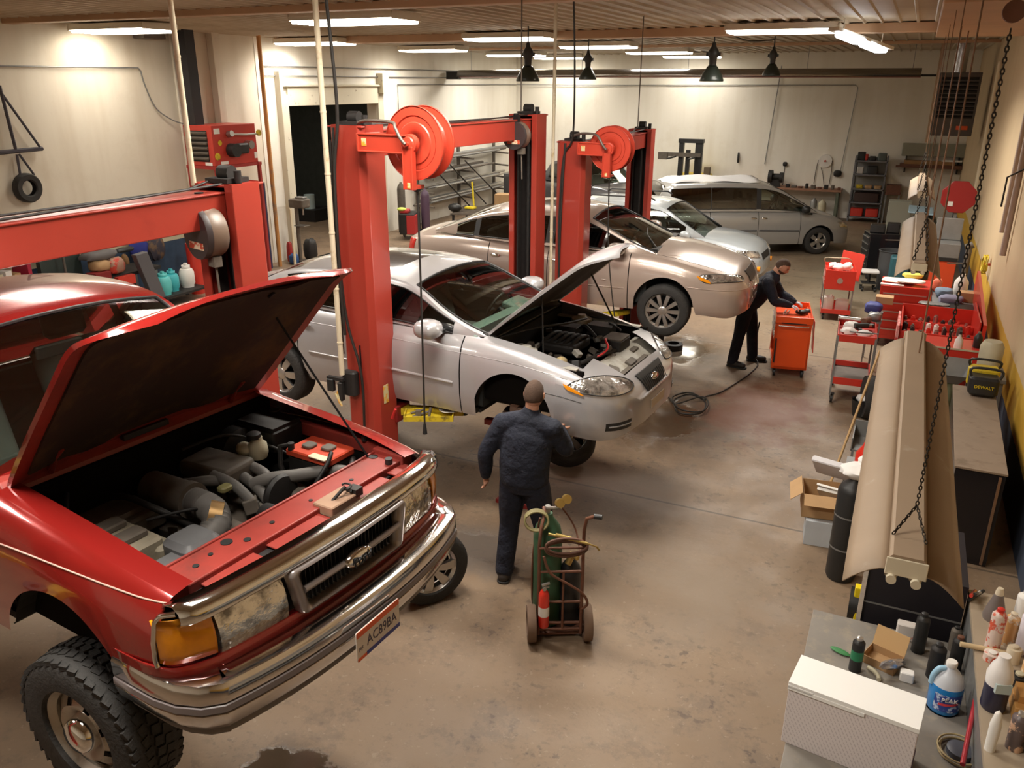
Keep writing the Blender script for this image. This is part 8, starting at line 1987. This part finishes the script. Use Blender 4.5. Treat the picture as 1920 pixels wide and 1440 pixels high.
t=thing('gas_cylinder','slim dark gas cylinder chained at the wall left of the welder','gas cylinder',(-12.7,19.6,0))
bottle(t,0,0,.11,1.35,M_ENGGREY,'tank',.16,z=.0)
t=thing('parts_cart','low slatted steel trolley in front of the pipe rack','trolley',(-11.5,21.8,0),.25)
m_=MB()
for k in range(9):m_.bx(-.55,.55,-.85+k*.2,-.80+k*.2,.38,.42)
m_.bx(-.57,-.53,-.9,.9,.36,.43).bx(.53,.57,-.9,.9,.36,.43).build('slatted_top',M_ENGGREY,t)
for sx in(-.5,.5):
 for sy in(-.8,.8):MB().bx(sx-.03,sx+.03,sy-.03,sy+.03,0,.38).build('leg',M_ENGDARK,t)
o=MB().cyl((-11.9,22.4,.44),(-11.98,22.45,1.15),.03,n=10).build('yellow_bar',mat('lemon_yellow',(.80,.62,.03),.5),None,smooth=40);tag(o,'upright yellow bar in front of the pipe rack','bar')
o=MB().bx(-.15,.15,-.1,.1,0,.05).build('yellow_block',mat('lemon_yellow',(.80,.62,.03),.5),None,loc=(-11.75,21.9,.43));tag(o,'small yellow block lying on the slatted trolley','block')
o=MB().blob((0,0,.12),(.4,.36,.24),n=8,jit=.1).build('dark_bundle',M_TRIM,None,smooth=50,loc=(-11.9,21.2,.42));tag(o,'dark bundle on the slatted trolley','bundle')
carton('carton','larger brown carton behind the trunk of the champagne sedan',(-11.3,23.4,0),(.6,.5,.72),.2)
carton('carton','smaller brown carton at the right of the larger one, behind the champagne sedan',(-11.1,23.95,0),(.55,.5,.70),.1)
t=thing('forklift','dark forklift mast with forks raised at the back wall','forklift',(-6.30,26.6,0),0)
MB().bx(-.42,-.28,-.06,.10,0,2.30).bx(.10,.32,-.06,.10,0,2.30).bx(-.44,.34,-.10,.12,2.22,2.34).bx(-.20,-.08,.0,.12,0,2.0).build('mast',M_TRIM,t)
MB().bx(-1.0,.30,-.14,-.06,1.80,1.92).bx(-1.05,-.75,-.2,-.04,1.70,1.92).build('carriage',M_ENGGREY,t);MB().bx(-.55,-.47,-1.0,-.12,1.78,1.82).bx(.1,.18,-1.0,-.12,1.78,1.82).build('fork',M_TRIM,t)
MB().rbox((-.05,.75,.75),(1.0,1.1,.9),.1).build('body_shell',M_YEL,t,smooth=40);MB().bx(.42,.60,-.05,.12,.7,1.5).build('side_box',mat('brown_box',(.14,.10,.06),.6),t)
for sx in(-.45,.40):
 for sy in(.25,1.15):MB().cyl((sx-.06,sy,.24),(sx+.06,sy,.24),.24,n=24).build('wheel',M_TRIM,t,smooth=40)
t=thing('workbench','long wooden-edged bench along the back wall behind the minivan','workbench',(0,27.62,0),0)
MB().bx(-5.2,-1.80,-.33,.34,.86,.92).build('worktop',mat('red_brown_bench',(.30,.15,.09),.6,var=.2),t)
for x in(-5.0,-3.8,-1.9):MB().bx(x-.04,x+.04,-.3,-.22,0,.86).bx(x-.04,x+.04,.22,.30,0,.86).build('leg',mat('green_grey_leg',(.12,.14,.10),.6),t)
t=thing('bench_grinder','dark bench grinder with a round wheel on the back bench','grinder',(-3.80,27.5,.92),0)
MB().cyl((-.22,0,.30),(-.10,0,.30),.20,n=24).cyl((-.1,0,.30),(.18,0,.30),.10).cyl((.12,0,.28),(.22,0,.28),.16,n=24).bx(-.15,.15,-.1,.1,0,.22).build('machine',M_ENGDARK,t,smooth=40)
t=thing('hose_reel','white round reel plate with a hanging hose on the back wall','reel',(-2.43,YB-.002,1.72),0)
MB().cyl((0,0,0),(0,-.05,0),.20,n=32).build('plate',M_WHITE,t,smooth=40);MB().tube(smoothpts([(-.2,-.04,.02),(-.24,-.04,-.3),(-.25,-.04,-.7)],5),.012).tube(smoothpts([(.2,-.04,.02),(.22,-.04,-.3),(.20,-.04,-.7)],5),.012).tube(smoothpts([(-.1,-.05,-.2),(-.02,-.05,-.4),(.05,-.05,-.72)],5),.01).build('hose',M_ENGGREY,t);MB().cyl((0,-.05,0),(0,-.08,0),.03).build('hub',M_REDC,t)
for(x,z,s_,lb,ct)in((-2.02,1.36,(.24,.10,.20),'dark fitting on the back wall right of the white reel plate','fitting'),(-5.1,1.72,(.07,.06,.34),'dark hand tool hanging on the back wall','tool'),(-3.62,1.58,(.14,.08,.14),'grey disc on a rod on the back wall above the grinder','disc')):
 o=MB().blob((0,0,0),s_,n=8,p=3).build(ct.replace('tool','hand_tool'),M_ENGDARK,None,smooth=50,loc=(x,YB-.06,z));tag(o,lb,ct)
o=MB().cyl((-3.62,YB-.03,.92),(-3.62,YB-.03,1.52),.01).build('wall_rod',M_ENGDARK,None);tag(o,'thin rod under the grey disc on the back wall','rod')
random.seed(9)
for k in range(9):
 x=-3.4+k*.19
 h_=random.uniform(.05,.16)
 o=MB().rbox((0,0,h_/2),(random.uniform(.08,.18),.14,h_),.02).build('bench_item',(M_ENGDARK,M_ENGGREY,M_RUST)[k%3],None,smooth=40,loc=(x,27.45,.92));tag(o,'small %s part in the row along the back bench'%('black','grey','rust-brown')[k%3],'part','parts along the back bench, %s'%('black','grey','rust-brown')[k%3])
for k,(x,r_,h_,m_,lb)in enumerate(((-2.55,.10,.62,M_GREY,'grey cylinder under the back bench'),(-2.30,.12,.58,M_WHITEPL,'pale cylinder under the back bench by its right leg'),(-2.85,.08,.45,M_ENGDARK,'dark cylinder under the back bench'))):
 t=thing('gas_cylinder',lb,'gas cylinder',(x,27.35,0));bottle(t,0,0,r_,h_,m_,'tank',.08,z=0.0)
o=MB().cyl((-8.2,27.5,.55),(-7.3,27.5,.55),.22,n=20).build('propane_drum',M_GREY,None,smooth=40);tag(o,'grey horizontal tank on a yellow base at the left end of the back bench','tank')
o=MB().bx(-8.3,-7.2,27.25,27.75,0,.33).build('yellow_plinth',M_YEL,None,bevel=.01);tag(o,'yellow base under the grey horizontal tank','base')
t=thing('shelf_unit','grey steel shelf unit with tools and red bins against the back wall','shelf unit',(-1.08,27.62,0),0)
MSH=mat('shelf_grey',(.17,.17,.185),.5,metal=.3)
for sx in(-.44,.44):
 for sy in(-.2,.22):MB().bx(sx-.02,sx+.02,sy-.02,sy+.02,0,1.95).build('upright',MSH,t)
for z in(.12,.55,.95,1.38,1.78):MB().bx(-.46,.46,-.22,.24,z,z+.04).build('shelf',MSH,t)
MB().bx(-.46,.46,.235,.245,.1,1.9).build('back_sheet',mat('grey_back',(.25,.25,.24),.6),t)
its=[(-.30,1.82,(.22,.2,.24),M_TRIM,'black case on top of the back shelf unit'),(-.16,1.82,(.10,.16,.18),M_REDC,'red case on top of the back shelf unit'),(.02,1.82,(.18,.16,.12),M_TRIM,'low black case in the middle of the top shelf'),(.28,1.82,(.24,.2,.22),mat('grey_green_pot',(.10,.12,.11),.5),'round grey pot at the right of the top shelf'),(-.28,1.42,(.18,.16,.20),M_RAG,'pale bundle on the fourth shelf'),(.06,1.42,(.30,.2,.24),M_TRIM,'dark drum on the fourth shelf'),(-.24,.99,(.20,.2,.10),M_YEL,'left yellow bin on the third shelf'),(.02,.99,(.20,.2,.10),M_CARD,'middle tan bin on the third shelf'),(.28,.99,(.20,.2,.10),M_CARD,'right tan bin on the third shelf'),(.0,.59,(.70,.3,.28),mat('dark_brown_bin',(.045,.02,.015),.6),'wide dark bin on the second shelf'),(-.22,.16,(.36,.34,.24),M_REDC,'left red bin on the bottom shelf'),(.22,.16,(.36,.34,.24),M_REDC,'right red bin on the bottom shelf')]
for(x,z,s_,m_,lb)in its:
 o=MB().rbox((0,0,s_[2]/2),s_,.03).build('shelf_bin' if 'bin' in lb else 'storage_case',m_,None,smooth=40,loc=(-1.08+x,27.60,z));tag(o,lb,'bin' if 'bin' in lb else 'case')
t=thing('side_table','brown box cabinet on legs at the right of the back shelf unit','cabinet',(-.36,27.6,0),0)
MB().bx(-.2,.2,-.2,.2,.9,1.14).bx(-.22,.22,-.22,.22,.86,.90).build('cabinet',M_RUST,t);MB().bx(-.2,-.16,-.2,-.16,0,.86).bx(.16,.2,-.2,-.16,0,.86).bx(-.2,-.16,.16,.2,0,.86).bx(.16,.2,.16,.2,0,.86).build('leg_frame',M_GREY,t)
t=thing('white_cabinet','plain pale cabinet standing between the back shelf unit and the dark machine','cabinet',(-.10,26.2,0),0)
MB().bx(-.3,.3,-.25,.25,0,.85).build('cabinet',mat('pale_green_white',(.50,.52,.44),.5),t,bevel=.01)
